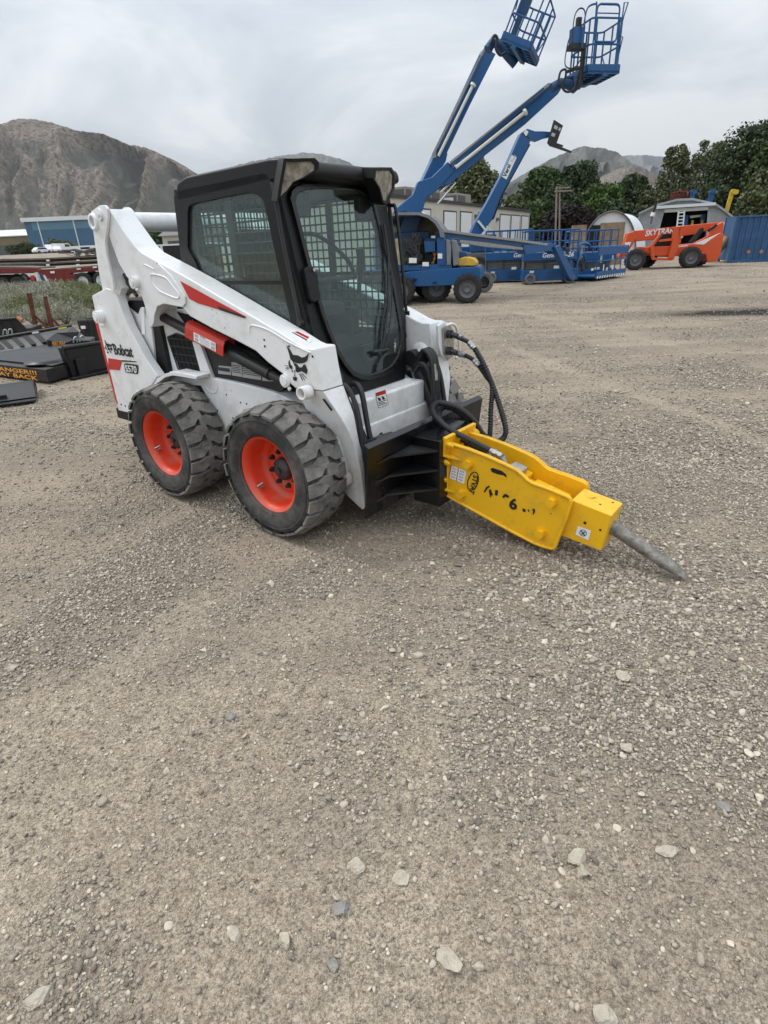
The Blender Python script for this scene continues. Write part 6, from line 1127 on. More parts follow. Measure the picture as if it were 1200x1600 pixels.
P = [B2.y(u, v, -.25) for u, v in [(73, 531), (99, 536), (99, 556), (76, 556)]]; P2 = [B2.y(u, v, -.25) for u, v in [(73, 531), (80, 523), (114, 523.5), (111, 531), (99, 536)]]; b = MB(); b.ext([P[0], P[1], P[2], P[3]], (0, .35, 0)); b.ext([(p.x, -.25+dy, p.z) for p, dy in zip(P2, (0, .3, .45, .45, 0))], (0, 0, -.02)); hb = b.build('motor_housing', 'attachment_black', t2, bev=.008)
b = MB(); b.ext([B2.y(u, v, -.2) for u, v in [(99, 536), (112, 531), (140, 532), (140, 545), (99, 556)]], (0, .5, 0)); b.build('motor_cover', 'attachment_black', t2, bev=.01)
for s_, p0, p1, hh in [('BRUSH', (82, 540.5), (102, 540.5), .105), ('CUT', (82.5, 549.5), (96, 549.5), .105)]:
    A = B2.y(*p0, -.256); Bq = B2.y(*p1, -.256); t = text(s_, A, Bq-A, (0, 0, 1), hh, 'decal_orange', hb, off=.02, ex=.001); X = (Bq-A).normalized(); w = (Bq-A).length; cur = max((v.co-A).dot(X) for v in t.data.vertices)
    for v in t.data.vertices: v.co = v.co+X*((v.co-A).dot(X)*(w/cur-1))
for P in [[(91, 512.5), (104, 510.5), (105, 514), (92.5, 516)]]: b = MB(); b.ext([B2.y(u, v, .50) for u, v in P], (0, -.01, 0)); b.build('tag', 'label_yellow', t2)
b = MB(); b.ext([B2.y(u, v, .50) for u, v in [(50, 519), (60, 517.5), (61, 520), (51, 521.5)]], (0, -.01, 0)); b.build('tag', 'label_white', t2)
for (u, v) in [(116, 533), (126, 531)]: b = MB(); b.tube(spline([B2.y(u-1, v+3, -.24), B2.y(u, v-5, -.24), B2.y(u+4, v-6, -.2), B2.y(u+5, v+2, -.2)], 5), .012, n=8); b.build('hydraulic_hose', 'zinc', t2)
# third cutter further back left
c = wz(10, 545); B3 = Fr(c.x, c.y+1.2, R(12)); t3 = thing('brush_cutter', B3, 'black brush cutter at the left edge behind the lettered ones', 'brush cutter')
P = [B3.y(u, v, 0) for u, v in [(-25, 502), (26, 498), (45, 517), (-25, 528)]]; b = MB(); b.ext([P[0], P[1], P[2], P[3]], (0, .03, 0)); b.ext([(p.x, .02, p.z) for p in (P[3], P[2])]+[(P[2].x, 1, 0.02), (P[3].x, 1, .02)], (0, .0, -.03)); gd = b.build('guard', 'attachment_black', t3)
for (u, v) in [(4, 508), (20, 507)]: b = MB(); b.ext([B3.y(a, c_, -.004) for a, c_ in [(u-5, v-4), (u-1, v-4.5), (u+4, v+4), (u, v+5)]], (0, -.003, 0)); b.build('slot', 'dark_cavity', gd)
b = MB(); b.bx(P[0].x, P[2].x, .1, .9, 0, .25); b.build('body', 'attachment_black', t3, bev=.02)
for (u, v) in [(6, 519), (14, 518)]: b = MB(); b.tube(spline([B3.y(u-1, v+4, -.1), B3.y(u, v-3, -.1), B3.y(u+4, v-3, -.1), B3.y(u+5, v+4, -.1)], 5), .015, n=8); b.build('hydraulic_hose', 'zinc', t3)
b = MB(); b.tube([B3.y(-25, 501.5, -.05), B3.y(25, 497.5, -.05)], .03, n=8); b.build('rail', 'attachment_black', t3); b = MB(); b.cyl(B3.y(26, 498, .2), B3.y(34, 502, .2), .07, n=10); b.build('roller', 'rust_orange', t3)
# bucket in the lower left
a0 = wz(0, 634); a1 = wz(58, 626); BU = Fr(a1.x, a1.y, math.atan2(a1.y-a0.y, a1.x-a0.x)); t = thing('loader_bucket', BU, 'dark grey bucket lying at the left edge in front of the brush cutter', 'bucket')
hb_ = .15; pr = [(0, .02), (.0, .05), (.35, hb_+.04), (.62, hb_), (.70, .12), (.66, .02)]
b = MB()
for x0, x1 in ((-.014, .0), (-1.9, -.014)):
    if x0 > -.1: b.add([(x0, y, z) for y, z in pr]+[(x1, y, z) for y, z in pr], [list(range(6))[::-1], list(range(6, 12))]+[(i, (i+1) % 6, (i+1) % 6+6, i+6) for i in range(6)])
    else: b.add([(x0, y, z) for y, z in pr[1:]]+[(x1, y, z) for y, z in pr[1:]], [(i, i+1, i+6, i+5) for i in range(4)]+[list(range(5))])
b.build('shell', 'attachment_black', t, bev=.004); b = MB(); b.bx(-1.9, .0, -.12, .10, .015, .035); b.build('cutting_edge', 'attachment_black', t, bev=.003); b = MB(); b.bx(-.5, -.46, .1, .6, .12, hb_+.02); b.bx(-1.9, -.3, .05, .09, .07, .11); b.build('rib', 'attachment_black', t, bev=.004)
# tyre lying behind
c = wz(135, 537); q = Fr(c.x, c.y+.6, 0); b = MB(); b.smooth = True; rt = (q.y(158, 510, 0).x-q.y(110, 510, 0).x)/2*.98; ht = q.y(130, 498, 0).z
b.lathe([(rt*.5, ht*.1), (rt*.52, ht*.0), (rt*.95, 0), (rt, ht*.12), (rt, ht*.88), (rt*.95, ht), (rt*.52, ht), (rt*.5, ht*.85), (rt*.5, ht*.1)], (0, 0, 0), 'z', n=40); b.smooth = False
for k in range(22):
    a = k*2*math.pi/22
    for zc_ in (.25, .75): a2 = a+(zc_-.5)*.25; b.box((math.cos(a2)*rt, math.sin(a2)*rt, ht*zc_), (rt*.09, rt*.16, ht*.42), Matrix.Rotation(a2, 3, 'Z'))
o = b.build('large_tyre', 'plain_rubber'); o.location = (q.o.x, q.o.y, 0); tag(o, 'large black tyre lying flat between the sagebrush and the loader', 'tyre')
q2 = Fr(q.o.x, q.o.y, 0); b = MB(); p = q2.y(130, 511.5, -rt-.07); b.box(p, (.09, .01, .06)); o2_ = b.build('tyre_patch', 'label_white', o); 
# rusty posts with braces
F5 = Fr(*wz(56, 520)[:2], R(3))
for lb, P, Bp in [('rusty steel post with a brace, the left of two standing in the sagebrush', [(41, 458), (46.5, 458), (58, 517), (54, 518)], [(53, 494), (56, 494), (77, 513), (73, 515)]), ('rusty steel post with a brace, the right of two standing in the sagebrush', [(67, 464), (71, 463), (83, 513), (77, 515)], [(79, 497), (81, 496), (97, 512), (92, 512)])]:
    t = thing('rusty_post', F5, lb, 'post', 'rusty posts in the sagebrush'); part('post', 'rust', F5, [P], t, None, y0=-.05, y1=.03, bev=.005); part('brace', 'rust', F5, [Bp], t, None, y0=-.02, y1=.02, bev=.004)
q0 = F5.y(50, 517, 0); q1 = F5.y(112, 509, 0); b = MB(); b.bx(q0.x, q1.x, -.04, .04, .0, .10); o = b.build('steel_beam', 'rust'); o.location = F5.o; o.rotation_euler = (0, 0, F5.yaw); tag(o, 'rusty beam on the ground at the foot of the two rusty posts', 'beam')
# ================================================================ TRAILERS, VEHICLES, BUILDINGS
RT = Fr(*wz(130, 453)[:2], R(4)); g0 = lambda F: float(gz(F.o.x, F.o.y))
t = thing('flatbed_trailer', RT, 'dark red gooseneck flatbed trailer nearest the sagebrush, its wheel showing', 'flatbed trailer', 'flatbed trailers')
t.location.z = 0
part('deck', 'trailer_deck', RT, [[(60, 421.5), (110, 418), (175, 412), (230, 408), (230, 411), (160, 417), (62, 424.5)]], t, None, y0=0, y1=2.5, bev=0)
part('frame', 'trailer_red', RT, [[(58, 421), (110, 419.5), (230, 411), (230, 416), (160, 422), (112, 427), (96, 434), (96, 446), (80, 446), (70, 430), (60, 428)], [(96, 430), (118, 428), (118, 452), (96, 450)]], t, None, y0=-.02, y1=.4, bev=.02)
part('underframe', 'dark_cavity', RT, [[(112, 428), (230, 418), (230, 440), (150, 446), (112, 450)]], t, None, y0=.8, y1=1.2, bev=0)
for u in (132, 160): q = RT.y(u, 441, -.1); w_ = wheel_plain(t, q.x, -.1, .47, .3, rm='metal_white')
part('marker', 'label_white', RT, [[(78, 424), (85, 423.5), (85, 427), (79, 427)], ], t, None, y0=-.06, y1=-.03, bev=0); part('marker', 'label_white', RT, [[(120, 419.5), (126, 419), (126, 421), (120, 421.5)]], t, None, y0=-.06, y1=-.03, bev=0); part('marker', 'label_white', RT, [[(145, 416.5), (151, 416), (151, 418.5), (145, 419)]], t, None, y0=-.06, y1=-.03, bev=0)
R2 = Fr(*wz(30, 455)[:2], R(4)); t = thing('flatbed_trailer', R2, 'dark red flatbed trailer at the left edge above the sagebrush', 'flatbed trailer', 'flatbed trailers')
part('deck', 'trailer_deck', R2, [[(-80, 417), (20, 416.5), (59, 418), (59, 420), (-80, 420)]], t, None, y0=0, y1=2.5, bev=0)
part('frame', 'trailer_red', R2, [[(-80, 420), (59, 419), (60, 424), (48, 427), (-80, 430)]], t, None, y0=-.02, y1=.4, bev=.02); part('underframe', 'dark_cavity', R2, [[(-80, 430), (30, 429), (24, 440), (-80, 445)]], t, None, y0=.5, y1=.9, bev=0)
for u in (5, 28): q = R2.y(u, 441, 0); wheel_plain(t, q.x, 0, .42, .3)
boxes('trailer_hitch', 'red and white trailer hitch standing between the two red trailers', 'hitch', R2, [('frame', 'metal_white', [(54, 426), (58, 425), (62, 440), (58, 441)], 0, .1), ('jack', 'decal_red', [(47, 431), (52, 430), (54, 438), (48, 438)], 0, .15), ('arm', 'lift_blue_deep', [(60, 426), (64, 426), (72, 443), (66, 443)], 0, .12), ('foot', 'machine_grey', [(35, 438), (76, 440), (76, 445), (35, 444)], 0, .2)])
for yy, v0, v1, lb in [(43, 410, 414.5, 'brown decked flatbed trailer in the row behind the red ones'), (50, 403, 408, 'farthest brown flatbed trailer, just below the parked white vehicles')]:
    Ft = Fr(*wy(60, 430, yy)[:2], R(3)); gh = g0(Ft); t = thing('flatbed_trailer', Ft, lb, 'flatbed trailer', 'flatbed trailers')
    part('deck', 'trailer_deck', Ft, [[(-80, v0+3.2), (60, v0+.5), (230, v0-7.5), (230, v0-5.5), (60, v0+3), (-80, v0+5.7)]], t, None, y0=0, y1=2.5, bev=0); part('frame', 'dark_cavity', Ft, [[(-80, v0+5.8), (60, v0+3.1), (230, v0-5.4), (230, v0-2), (60, v1+2.5), (-80, v1+4)]], t, None, y0=.1, y1=.5, bev=0)
    for u, w_ in ((75, 5), (122, 5)): q = Ft.y(u, v0+4, -.03); b = MB(); b.bx(q.x-.12, q.x+.12, -.05, -.03, q.z-.06, q.z+.06); b.build('marker', 'label_white', t)
    for u in (20, 140): q = Ft.y(u, 420, 0); wl = wheel_plain(t, q.x, .3, .42, .3); wl.location.z = gh+.42
# blue workshop, tan shed, small buildings
BW = Fr(*wy(100, 380, 205)[:2], R(5)); gB = 3.0; t = thing('workshop', BW, 'blue metal workshop with pale roof edge at the foot of the mountain', 'building')
a0 = BW.y(37, 347, 0); a1 = BW.y(190, 344, 0); zr = a0.z; b = MB(); b.bx(a0.x, a1.x, 0, 22, gB, zr); wl = b.build('walls', 'shop_blue', t)
zl = BW.y(100, 358, 0).z; b = MB(); b.bx(BW.y(52, 360, 0).x, a1.x, -.06, -.02, zl, zr-.1); b.build('upper_panel', 'shop_blue_light', wl)
for u in (62, 118): q = BW.y(u, 360, 0); b = MB(); b.bx(q.x-.15, q.x+.15, -.14, -.06, gB, zr); b.build('downpipe', 'metal_white', wl)
b = MB(); zt = BW.y(37, 345, 0).z+.2; b.bx(a0.x-.6, a1.x+.6, -.6, 22.5, zr, zt+.6); b.build('roof', 'metal_white', t)
TS = Fr(*wy(20, 380, 215)[:2], R(5)); b0 = TS.y(-60, 362, 0); b1 = TS.y(42, 362, 0); t = thing('storage_shed', TS, 'tan shed with white roof left of the blue workshop', 'building'); b = MB(); b.bx(b0.x, b1.x, 0, 15, gB, TS.y(20, 369, 0).z); b.build('walls', 'tan_wall', t); b = MB(); z0 = TS.y(20, 369, 0).z; z1 = TS.y(20, 361.5, 0).z; b.add([(b0.x, -.4, z0), (b1.x, -.4, z0), (b1.x, 9, z1+.9), (b0.x, 9, z1+.9), (b0.x, 16, z0), (b1.x, 16, z0)], [(0, 1, 2, 3), (3, 2, 5, 4)]); b.bx(b0.x, b1.x, -.45, -.4, z0-.1, z0+.2); b.build('roof', 'metal_white', t)
b = MB(); b.bx(b0.x, b1.x, -.1, 0, gB, TS.y(20, 383, 0).z); b.build('base_band', 'machine_grey', t)
for (nm, lb, u0, u1, vt, vb, yy, m) in [('office_building', 'pale blue building seen through the gap between arm and cab', 216, 240, 358, 376, 95, 'decal_grey'), ('small_house', 'small white gabled house just left of the black cab', 252, 290, 366, 384, 80, 'stucco')]:
    Fq_ = Fr(*wy((u0+u1)/2, vb, yy)[:2], 0); t = thing(nm, Fq_, lb, 'building'); x0 = Fq_.y(u0, vt, 0).x; x1 = Fq_.y(u1, vt, 0).x; z1 = Fq_.y(u0, vt+3, 0).z; zg = g0(Fq_)-.5
    b = MB(); b.bx(x0, x1, 0, 9, zg, z1); b.build('walls', m, t); b = MB()
    if nm == 'small_house': xm = (x0+x1)/2; b.add([(x0-.4, -.4, z1), (xm, -.4, z1+1.2), (x1+.4, -.4, z1), (x0-.4, 9, z1), (xm, 9, z1+1.2), (x1+.4, 9, z1)], [(0, 1, 4, 3), (1, 2, 5, 4), (0, 2, 1)]); 
    else: b.bx(x0-.3, x1+.3, -.3, 9.3, z1, z1+.5)
    b.build('roof', 'metal_white' if nm != 'small_house' else 'decal_grey', t)
    b = MB()
    for k in range(3): xx = x0+(x1-x0)*(.2+.25*k); b.bx(xx, xx+.9, -.04, 0, z1-1.6, z1-.6)
    b.build('window', 'dark_glass' if nm != 'small_house' else 'machine_grey', t)
# parked white vehicles
def car(F, s, lb, van=False, m='car_white'):
    t = thing('parked_car', F, lb, 'van' if van else 'car', 'white vehicles parked below the workshop'); L_, W_ = 4.5*s, 1.8*s
    pr = [(-L_/2, .35), (L_/2, .35), (L_/2, .8), (L_*.28, .95), (L_*.14, 1.45), (-L_*.3, 1.48), (-L_*.46, .95), (-L_/2, .85)] if not van else [(-L_/2, .35), (L_/2, .35), (L_/2, 1.0), (L_*.40, 1.25), (L_*.28, 2.0), (-L_/2, 2.05)]
    b = MB(); b.prism([(x, z*s) for x, z in pr], -W_/2, W_/2); bd = b.build('body', m, t, bev=.08); b = MB(); wp = [(L_*.22, 1.0), (L_*.12, 1.38), (-L_*.28, 1.4), (-L_*.38, 1.0)] if not van else [(L_*.34, 1.3), (L_*.26, 1.85), (L_*.05, 1.85), (L_*.05, 1.3)]
    b.prism([(x, z*s) for x, z in wp], -W_/2-.01, W_/2+.01); b.build('windows', 'dark_glass', bd)
    for x in (-L_*.3, L_*.3):
        for y in (-W_/2, W_/2): w_ = wheel_plain(t, x, y, .34*s, .2, face=-1 if y < 0 else 1, lugs=False)
    return t
names = ['white car with a dark windscreen at the left edge beyond the trailers', 'white pickup sized vehicle, first in the row below the blue workshop', 'white hatchback second in the row below the blue workshop', 'white van third in the row below the blue workshop', 'white sedan fourth in the row below the blue workshop', 'white van last in the row, right of the round shrub']
for k, (u, v, yy, s, van) in enumerate([(8, 407, 56, 1.15, False), (57, 400, 172, 1.1, False), (68, 400, 160, 1, False), (80, 399, 165, 1.05, True), (91, 399, 158, 1, False), (101, 398, 162, 1.05, True)]):
    p = wy(u, v, yy); F = Fr(p.x, p.y, R([10, -40, 60, -60, 120, 50][k])); F.o.z = float(gz(p.x, p.y)) ; car(F, s, names[k], van)
p = wy(130, 398, 120); F = Fr(p.x, p.y, 0); F.o.z = p.z; t = thing('box_trailer', F, 'long white box trailer right of the parked white vehicles', 'trailer'); b = MB(); zt = Fr(p.x, p.y, 0).y(130, 384, 0).z-F.o.z; b.bx(-2.2, 6, 0, 2.2, zt-1.0, zt); b.build('box', 'car_white', t, bev=.03); b = MB(); b.bx(-.2, 1.6, -.03, 0, zt-.6, zt-.25); b.build('window', 'dark_glass', t)
for x in (-1, 2, 3): wheel_plain(t, x, 0, .4, .25, lugs=False)
p = wy(130, 402, 90); F = Fr(p.x, p.y, R(-4)); F.o.z = p.z; t = thing('scrap_pile', F, 'heap of dark scrap metal on the ground below the box trailer', 'scrap heap'); b = MB(); rr = random.Random(5)
for k in range(26): b.box((rr.uniform(-3, 4), rr.uniform(-.5, .8), rr.uniform(.2, 1.0)), (rr.uniform(.6, 2.4), rr.uniform(.1, .5), rr.uniform(.05, .22)), Matrix.Rotation(rr.uniform(-.3, .3), 3, 'Y'))
b.build('pieces', 'machine_grey', t)
# low fence and dark wagon seen under the white cross tube
p = wy(262, 402, 30); F = Fr(p.x, p.y, 0); t = thing('dump_trailer', F, 'black open topped trailer seen between the lift arm and the cab', 'trailer'); b = MB(); z1 = F.y(262, 384, 0).z; b.bx(-2.2, 2.2, 0, 2, .5, z1); b.build('box', 'attachment_black', t, bev=.02)
b = MB(); b.bx(-2.25, 2.25, -.04, 2.04, z1, z1+.07); b.bx(-.25, -.15, -.05, 0, .5, z1); b.build('top_rail', 'metal_white', t)
for x in (-.6, .5): wheel_plain(t, x, 0, .36, .25, lugs=False)

# ================================================================ TREES AND SHRUBS
def leafmat(name, dark, mid_, light):
    m = bpy.data.materials.new(name); m.use_nodes = True; nt = m.node_tree; N = nt.nodes; L = nt.links; b = N['Principled BSDF']; b.inputs['Roughness'].default_value = .65; b.inputs['Specular IOR Level'].default_value = .2
    g = N.new('ShaderNodeNewGeometry'); r = N.new('ShaderNodeValToRGB'); e = r.color_ramp.elements; e[0].color = (*dark, 1); e[1].color = (*light, 1); q = e.new(.5); q.color = (*mid_, 1); L.new(g.outputs['Random Per Island'], r.inputs[0]); L.new(r.outputs[0], b.inputs['Base Color']); MT[name] = m
leafmat('leaf_green', (.026, .045, .016), (.058, .090, .030), (.11, .155, .052)); leafmat('leaf_dark', (.016, .029, .014), (.040, .060, .026), (.085, .112, .048)); leafmat('leaf_maroon', (.014, .010, .010), (.022, .015, .015), (.034, .024, .021))
leafmat('leaf_olive', (.045, .058, .024), (.095, .112, .048), (.165, .18, .085)); leafmat('leaf_sage', (.17, .17, .12), (.30, .30, .225), (.46, .45, .36)); leafmat('leaf_sage_green', (.10, .12, .055), (.19, .21, .10), (.30, .31, .17)); leafmat('leaf_bright', (.035, .065, .015), (.07, .12, .028), (.11, .17, .045))
def crown_mesh(name, m, h, w, shape, n, leaf, seed, blobs=26, base=.18, fill=.4):
    g = np.random.default_rng(seed); vs = []; 
    B = []
    for k in range(blobs):
        t = g.uniform(base, .97); R_ = shape(t)*w/2; a = g.uniform(0, 2*np.pi); rr = R_*math.sqrt(g.uniform(.05, 1))*.85; B.append((rr*math.cos(a), rr*math.sin(a), t*h, (.13+.20*g.uniform())*w*(.5+.5*shape(t))*.62))
    B = np.array(B); pk = g.integers(0, blobs, n); d = g.normal(size=(n, 3)); d /= np.linalg.norm(d, axis=1)[:, None]; rad = B[pk, 3]*g.uniform(.35, 1.1, n)**.6
    P = B[pk, :3]+d*rad[:, None]*np.array([1, 1, .85])
    if fill:
        k = int(n*fill); tt = g.uniform(base, .96, k); Rr = np.array([shape(q) for q in tt])*w/2*np.sqrt(g.uniform(.1, 1, k))*.92; aa = g.uniform(0, 2*np.pi, k); P[:k] = np.stack([Rr*np.cos(aa), Rr*np.sin(aa), tt*h], -1)
    P[:, 2] = np.maximum(P[:, 2], .05*h); zq = np.quantile(P[:, 2], .995); P[:, 2] *= h/zq; rq = np.quantile(np.abs(P[:, 0]), .985); P[:, :2] *= (w/2)/rq; B[:, 2] *= h/zq; B[:, :2] *= (w/2)/rq
    u = g.normal(size=(n, 3)); u /= np.linalg.norm(u, axis=1)[:, None]; v = np.cross(u, d+.4*g.normal(size=(n, 3))); v /= np.linalg.norm(v, axis=1)[:, None]+1e-9; s = leaf*g.uniform(.5, 1.3, n)[:, None]
    V = np.stack([P-u*s, P+v*s*.7, P+u*s, P-v*s*.7], 1).reshape(-1, 3); me = bpy.data.meshes.new(name); me.vertices.add(n*4); me.vertices.foreach_set('co', V.reshape(-1)); me.loops.add(n*4); me.loops.foreach_set('vertex_index', np.arange(n*4, dtype=np.int32)); me.polygons.add(n); me.polygons.foreach_set('loop_start', np.arange(0, n*4, 4, dtype=np.int32)); me.polygons.foreach_set('loop_total', np.full(n, 4, np.int32)); me.materials.append(MT[m]); me.update(calc_edges=True)
    o = bpy.data.objects.new(name, me); COL.objects.link(o); return o, B
def tree(px, vtop, yy, wpx, lb, m, shape, n=6000, leaf=.22, seed=1, trunk='bark', nm='tree', grp='trees behind the yard', blobs=26, base=.18, limbs=9, fill=.4):
    p = wy(px, 380, yy); gr_ = float(gz(p.x, p.y)); F = Fr(p.x, p.y, 0); h = F.y(px, vtop, 0).z-gr_; w = F.y(px+wpx/2, 330, 0).x-F.y(px-wpx/2, 330, 0).x; p.z = gr_-.1
    t = thing(nm, p, lb, nm.replace('_', ' '), grp); c, B = crown_mesh('crown', m, h, w, shape, n, leaf, seed, blobs, base, fill); c.parent = t
    b = MB(); b.tube(spline([(0, 0, 0), (.02*h, 0, h*.25), (-.01*h, .01*h, h*.5), (0, 0, h*.85)], 5), None, n=8, rf=lambda u: h*.026*(1-u*.85)+.02)
    for k in range(min(limbs, len(B))): q = B[k]; z0 = q[2]*.45+.08*h; b.tube(spline([(0, 0, z0), (q[0]*.5, q[1]*.5, (z0+q[2])/2+.02*h), (q[0], q[1], q[2])], 4), None, n=5, rf=lambda u: h*.010*(1-u*.8)+.01)
    b.build('trunk', trunk, t); return t
rnd_ = lambda t: max(.12, math.sin(math.pi*min(1, max(0, (t-.02)/1.02))**.8)**.6)
pop = lambda t: max(.1, (1-t)**.45*min(1, t*4)**.5); wide = lambda t: max(.15, math.sqrt(max(0, 1-((t-.5)/.55)**2)))
TR = [(735, 246, 95, 84, 'tall grey green tree rising behind the long cream building', 'leaf_olive', rnd_, 9000), (706, 262, 97, 50, 'smaller tree seen through the crossing raised booms', 'leaf_olive', rnd_, 5000),
      (842, 262, 92, 66, 'broad dark green tree left of the utility pole', 'leaf_green', wide, 9000), (893, 256, 96, 70, 'tallest dark tree in the middle clump, right of the utility pole', 'leaf_dark', wide, 9000), (800, 305, 90, 40, 'low pale green tree right beside the cream building roof', 'leaf_olive', rnd_, 4000), (868, 290, 85, 60, 'green tree directly behind the utility pole', 'leaf_dark', wide, 6000),
      (935, 288, 90, 64, 'brighter green tree between the two dark clumps', 'leaf_bright', wide, 7000), (980, 274, 92, 60, 'round dark green tree left of the sparse cottonwoods', 'leaf_dark', rnd_, 7000), (885, 322, 70, 90, 'dark maroon leaved tree behind the scissor lift railings', 'leaf_maroon', wide, 7000),
      (1006, 300, 80, 44, 'low olive tree behind the metal shed left side', 'leaf_olive', rnd_, 4000), (1036, 228, 74, 50, 'upright open crowned cottonwood, left of the sparse pair', 'leaf_olive', rnd_, 5200), (1085, 222, 72, 62, 'airy cottonwood with pale limbs behind the shed', 'leaf_olive', rnd_, 5200),
      (1122, 236, 66, 70, 'dark green tree between the cottonwood and the big dark tree', 'leaf_dark', wide, 7000), (1168, 190, 58, 130, 'largest dark tree towering over the blue container', 'leaf_dark', wide, 16000), (1215, 186, 54, 120, 'big dark tree cut by the right picture edge', 'leaf_green', wide, 12000), (1178, 262, 46, 70, 'pale limbed olive tree directly behind the blue container', 'leaf_olive', rnd_, 6500),
      (1150, 290, 60, 60, 'dark undergrowth tree below the yellow boom', 'leaf_dark', wide, 5000), (1060, 290, 78, 60, 'dark green tree behind the shed roof', 'leaf_dark', wide, 5000), (1105, 290, 70, 60, 'dark tree behind the two blue boom tips', 'leaf_dark', wide, 5000), (955, 315, 75, 60, 'dark low tree behind the hoop shelter', 'leaf_dark', wide, 5000), (1000, 325, 72, 50, 'dark low tree between hoop shelter and shed', 'leaf_dark', wide, 4000), (825, 315, 82, 46, 'dark low tree right of the cream building end', 'leaf_green', wide, 4000)]
for k, (u, v, yy, wp, lb, m, sh_, n) in enumerate(TR):
    sp_t = u in (1036, 1085); tree(u, v, yy, wp, lb, m, sh_, int(n*1.6), leaf=.0024*yy*(1.15 if not sp_t else .9), seed=100+k, trunk='pale_bark' if (sp_t or u == 1178) else 'bark', blobs=70 if not sp_t else 60, base=.08, limbs=26 if sp_t or u == 1178 else 8, fill=.42 if not sp_t else .25)
b = MB(); rr = random.Random(9); p = wy(1062, 380, 80); h = Fr(p.x, p.y, 0).y(1062, 226, 0).z
for k in range(60):
    a = rr.uniform(0, 6.28); s = rr.uniform(.5, 1); z0 = rr.uniform(.25, .55)*h; b.tube(spline([(0, 0, z0), (math.cos(a)*1.0*s, math.sin(a)*s, z0+(h-z0)*.5), (math.cos(a+.5)*1.9*s, math.sin(a+.5)*1.6*s, z0+(h-z0)*s)], 4), None, n=4, rf=lambda u: .05*(1-u)+.012)
t = thing('bare_tree', (p.x, p.y, 0), 'leafless grey tree between the two cottonwoods', 'tree', 'trees behind the yard'); b.build('branches', 'pale_bark', t); b = MB(); b.tube([(0, 0, 0), (0, 0, h*.4), (.1, 0, h*.7)], [.3, .2, .08], n=7); b.build('trunk', 'pale_bark', t)
tree(32, 379, 168, 46, 'dark bushy shrub in front of the tan shed', 'leaf_dark', wide, 3500, leaf=.22, seed=300, nm='shrub', grp='shrubs by the far buildings', base=.05)
tree(95, 373, 175, 42, 'round olive shrub in front of the blue workshop', 'leaf_olive', wide, 3500, leaf=.2, seed=301, nm='shrub', grp='shrubs by the far buildings', base=.05)
tree(244, 357, 85, 26, 'green tree seen in the gap below the white cross tube', 'leaf_green', rnd_, 2500, leaf=.2, seed=302, grp='trees on the left'); tree(268, 352, 90, 30, 'dark tree peeping out left of the black cab', 'leaf_dark', rnd_, 2500, leaf=.2, seed=303, grp='trees on the left')
# sagebrush: one bush modelled, then copied
def sage(seed, m, n=2600):
    g = np.random.default_rng(seed); root = bpy.data.objects.new('sagebrush', None); COL.objects.link(root); b = MB(); tips = []
    for k in range(46):
        a = g.uniform(0, 6.28); s = g.uniform(.15, .75); hh = g.uniform(.55, 1.05)*(1-.35*s); P = spline([(0, 0, 0), (math.cos(a)*s*.4, math.sin(a)*s*.4, hh*.5), (math.cos(a+.2)*s, math.sin(a+.2)*s, hh)], 4); b.tube(P, None, n=4, rf=lambda u: .012*(1-u)+.003); tips.append((P[-1], P[len(P)//2], P[2]))
    b.build('stems', 'pale_bark', root); T = np.array([[list(q) for q in t_] for t_ in tips]); pk = g.integers(0, 46, n); u = g.uniform(0, 1, n)[:, None]**.6
    P = T[pk, 1]*(1-u)+T[pk, 0]*u+g.normal(size=(n, 3))*.07; d = g.normal(size=(n, 3))*.5+np.array([0, 0, 1.0]); d /= np.linalg.norm(d, axis=1)[:, None]; v = np.cross(d, g.normal(size=(n, 3))); v /= np.linalg.norm(v, axis=1)[:, None]; s = g.uniform(.028, .06, n)[:, None]
    V = np.stack([P-d*s, P+v*s*.35, P+d*s, P-v*s*.35], 1).reshape(-1, 3); mb = MB(); mb.v = [tuple(q) for q in V]; mb.f = [[4*i, 4*i+1, 4*i+2, 4*i+3] for i in range(n)]; mb.mi = [0]*n; mb.sm = [False]*n; mb.build('foliage', m, root); return root
protos = [sage(1, 'leaf_sage'), sage(2, 'leaf_sage'), sage(3, 'leaf_sage_green')]
rr = random.Random(11); cnt = 0; used = set()
LBL = {0: 'pale grey green sagebrush bush in the patch beyond the black attachments', 2: 'greener sagebrush bush in the patch beyond the black attachments'}
for row, (v, n_, h_) in enumerate([(508, 8, .55), (498, 9, .62), (488, 10, .74), (480, 10, .82), (472, 11, .86), (465, 11, .86), (459, 10, .8)]):
    for k in range(n_):
        u = -25+(k+rr.uniform(-.3, .3))*(215/n_); p = wz(u, v+rr.uniform(-3, 3)); 
        if u > 165: continue
        kk = 2 if (u > 105 and row > 1) or rr.random() < .2 else rr.choice([0, 1]); o = protos[kk] if kk not in used else copytree(protos[kk]); used.add(kk)
        s = h_*rr.uniform(.75, 1.1)*(.8 if u > 120 else 1); o.location = (p.x, p.y, float(gz(p.x, p.y))-.05); o.rotation_euler = (0, 0, rr.uniform(0, 6)); o.scale = (s, s, s); tag(o, LBL[0 if kk < 2 else 2], 'sagebrush', 'sagebrush bushes beyond the attachments')
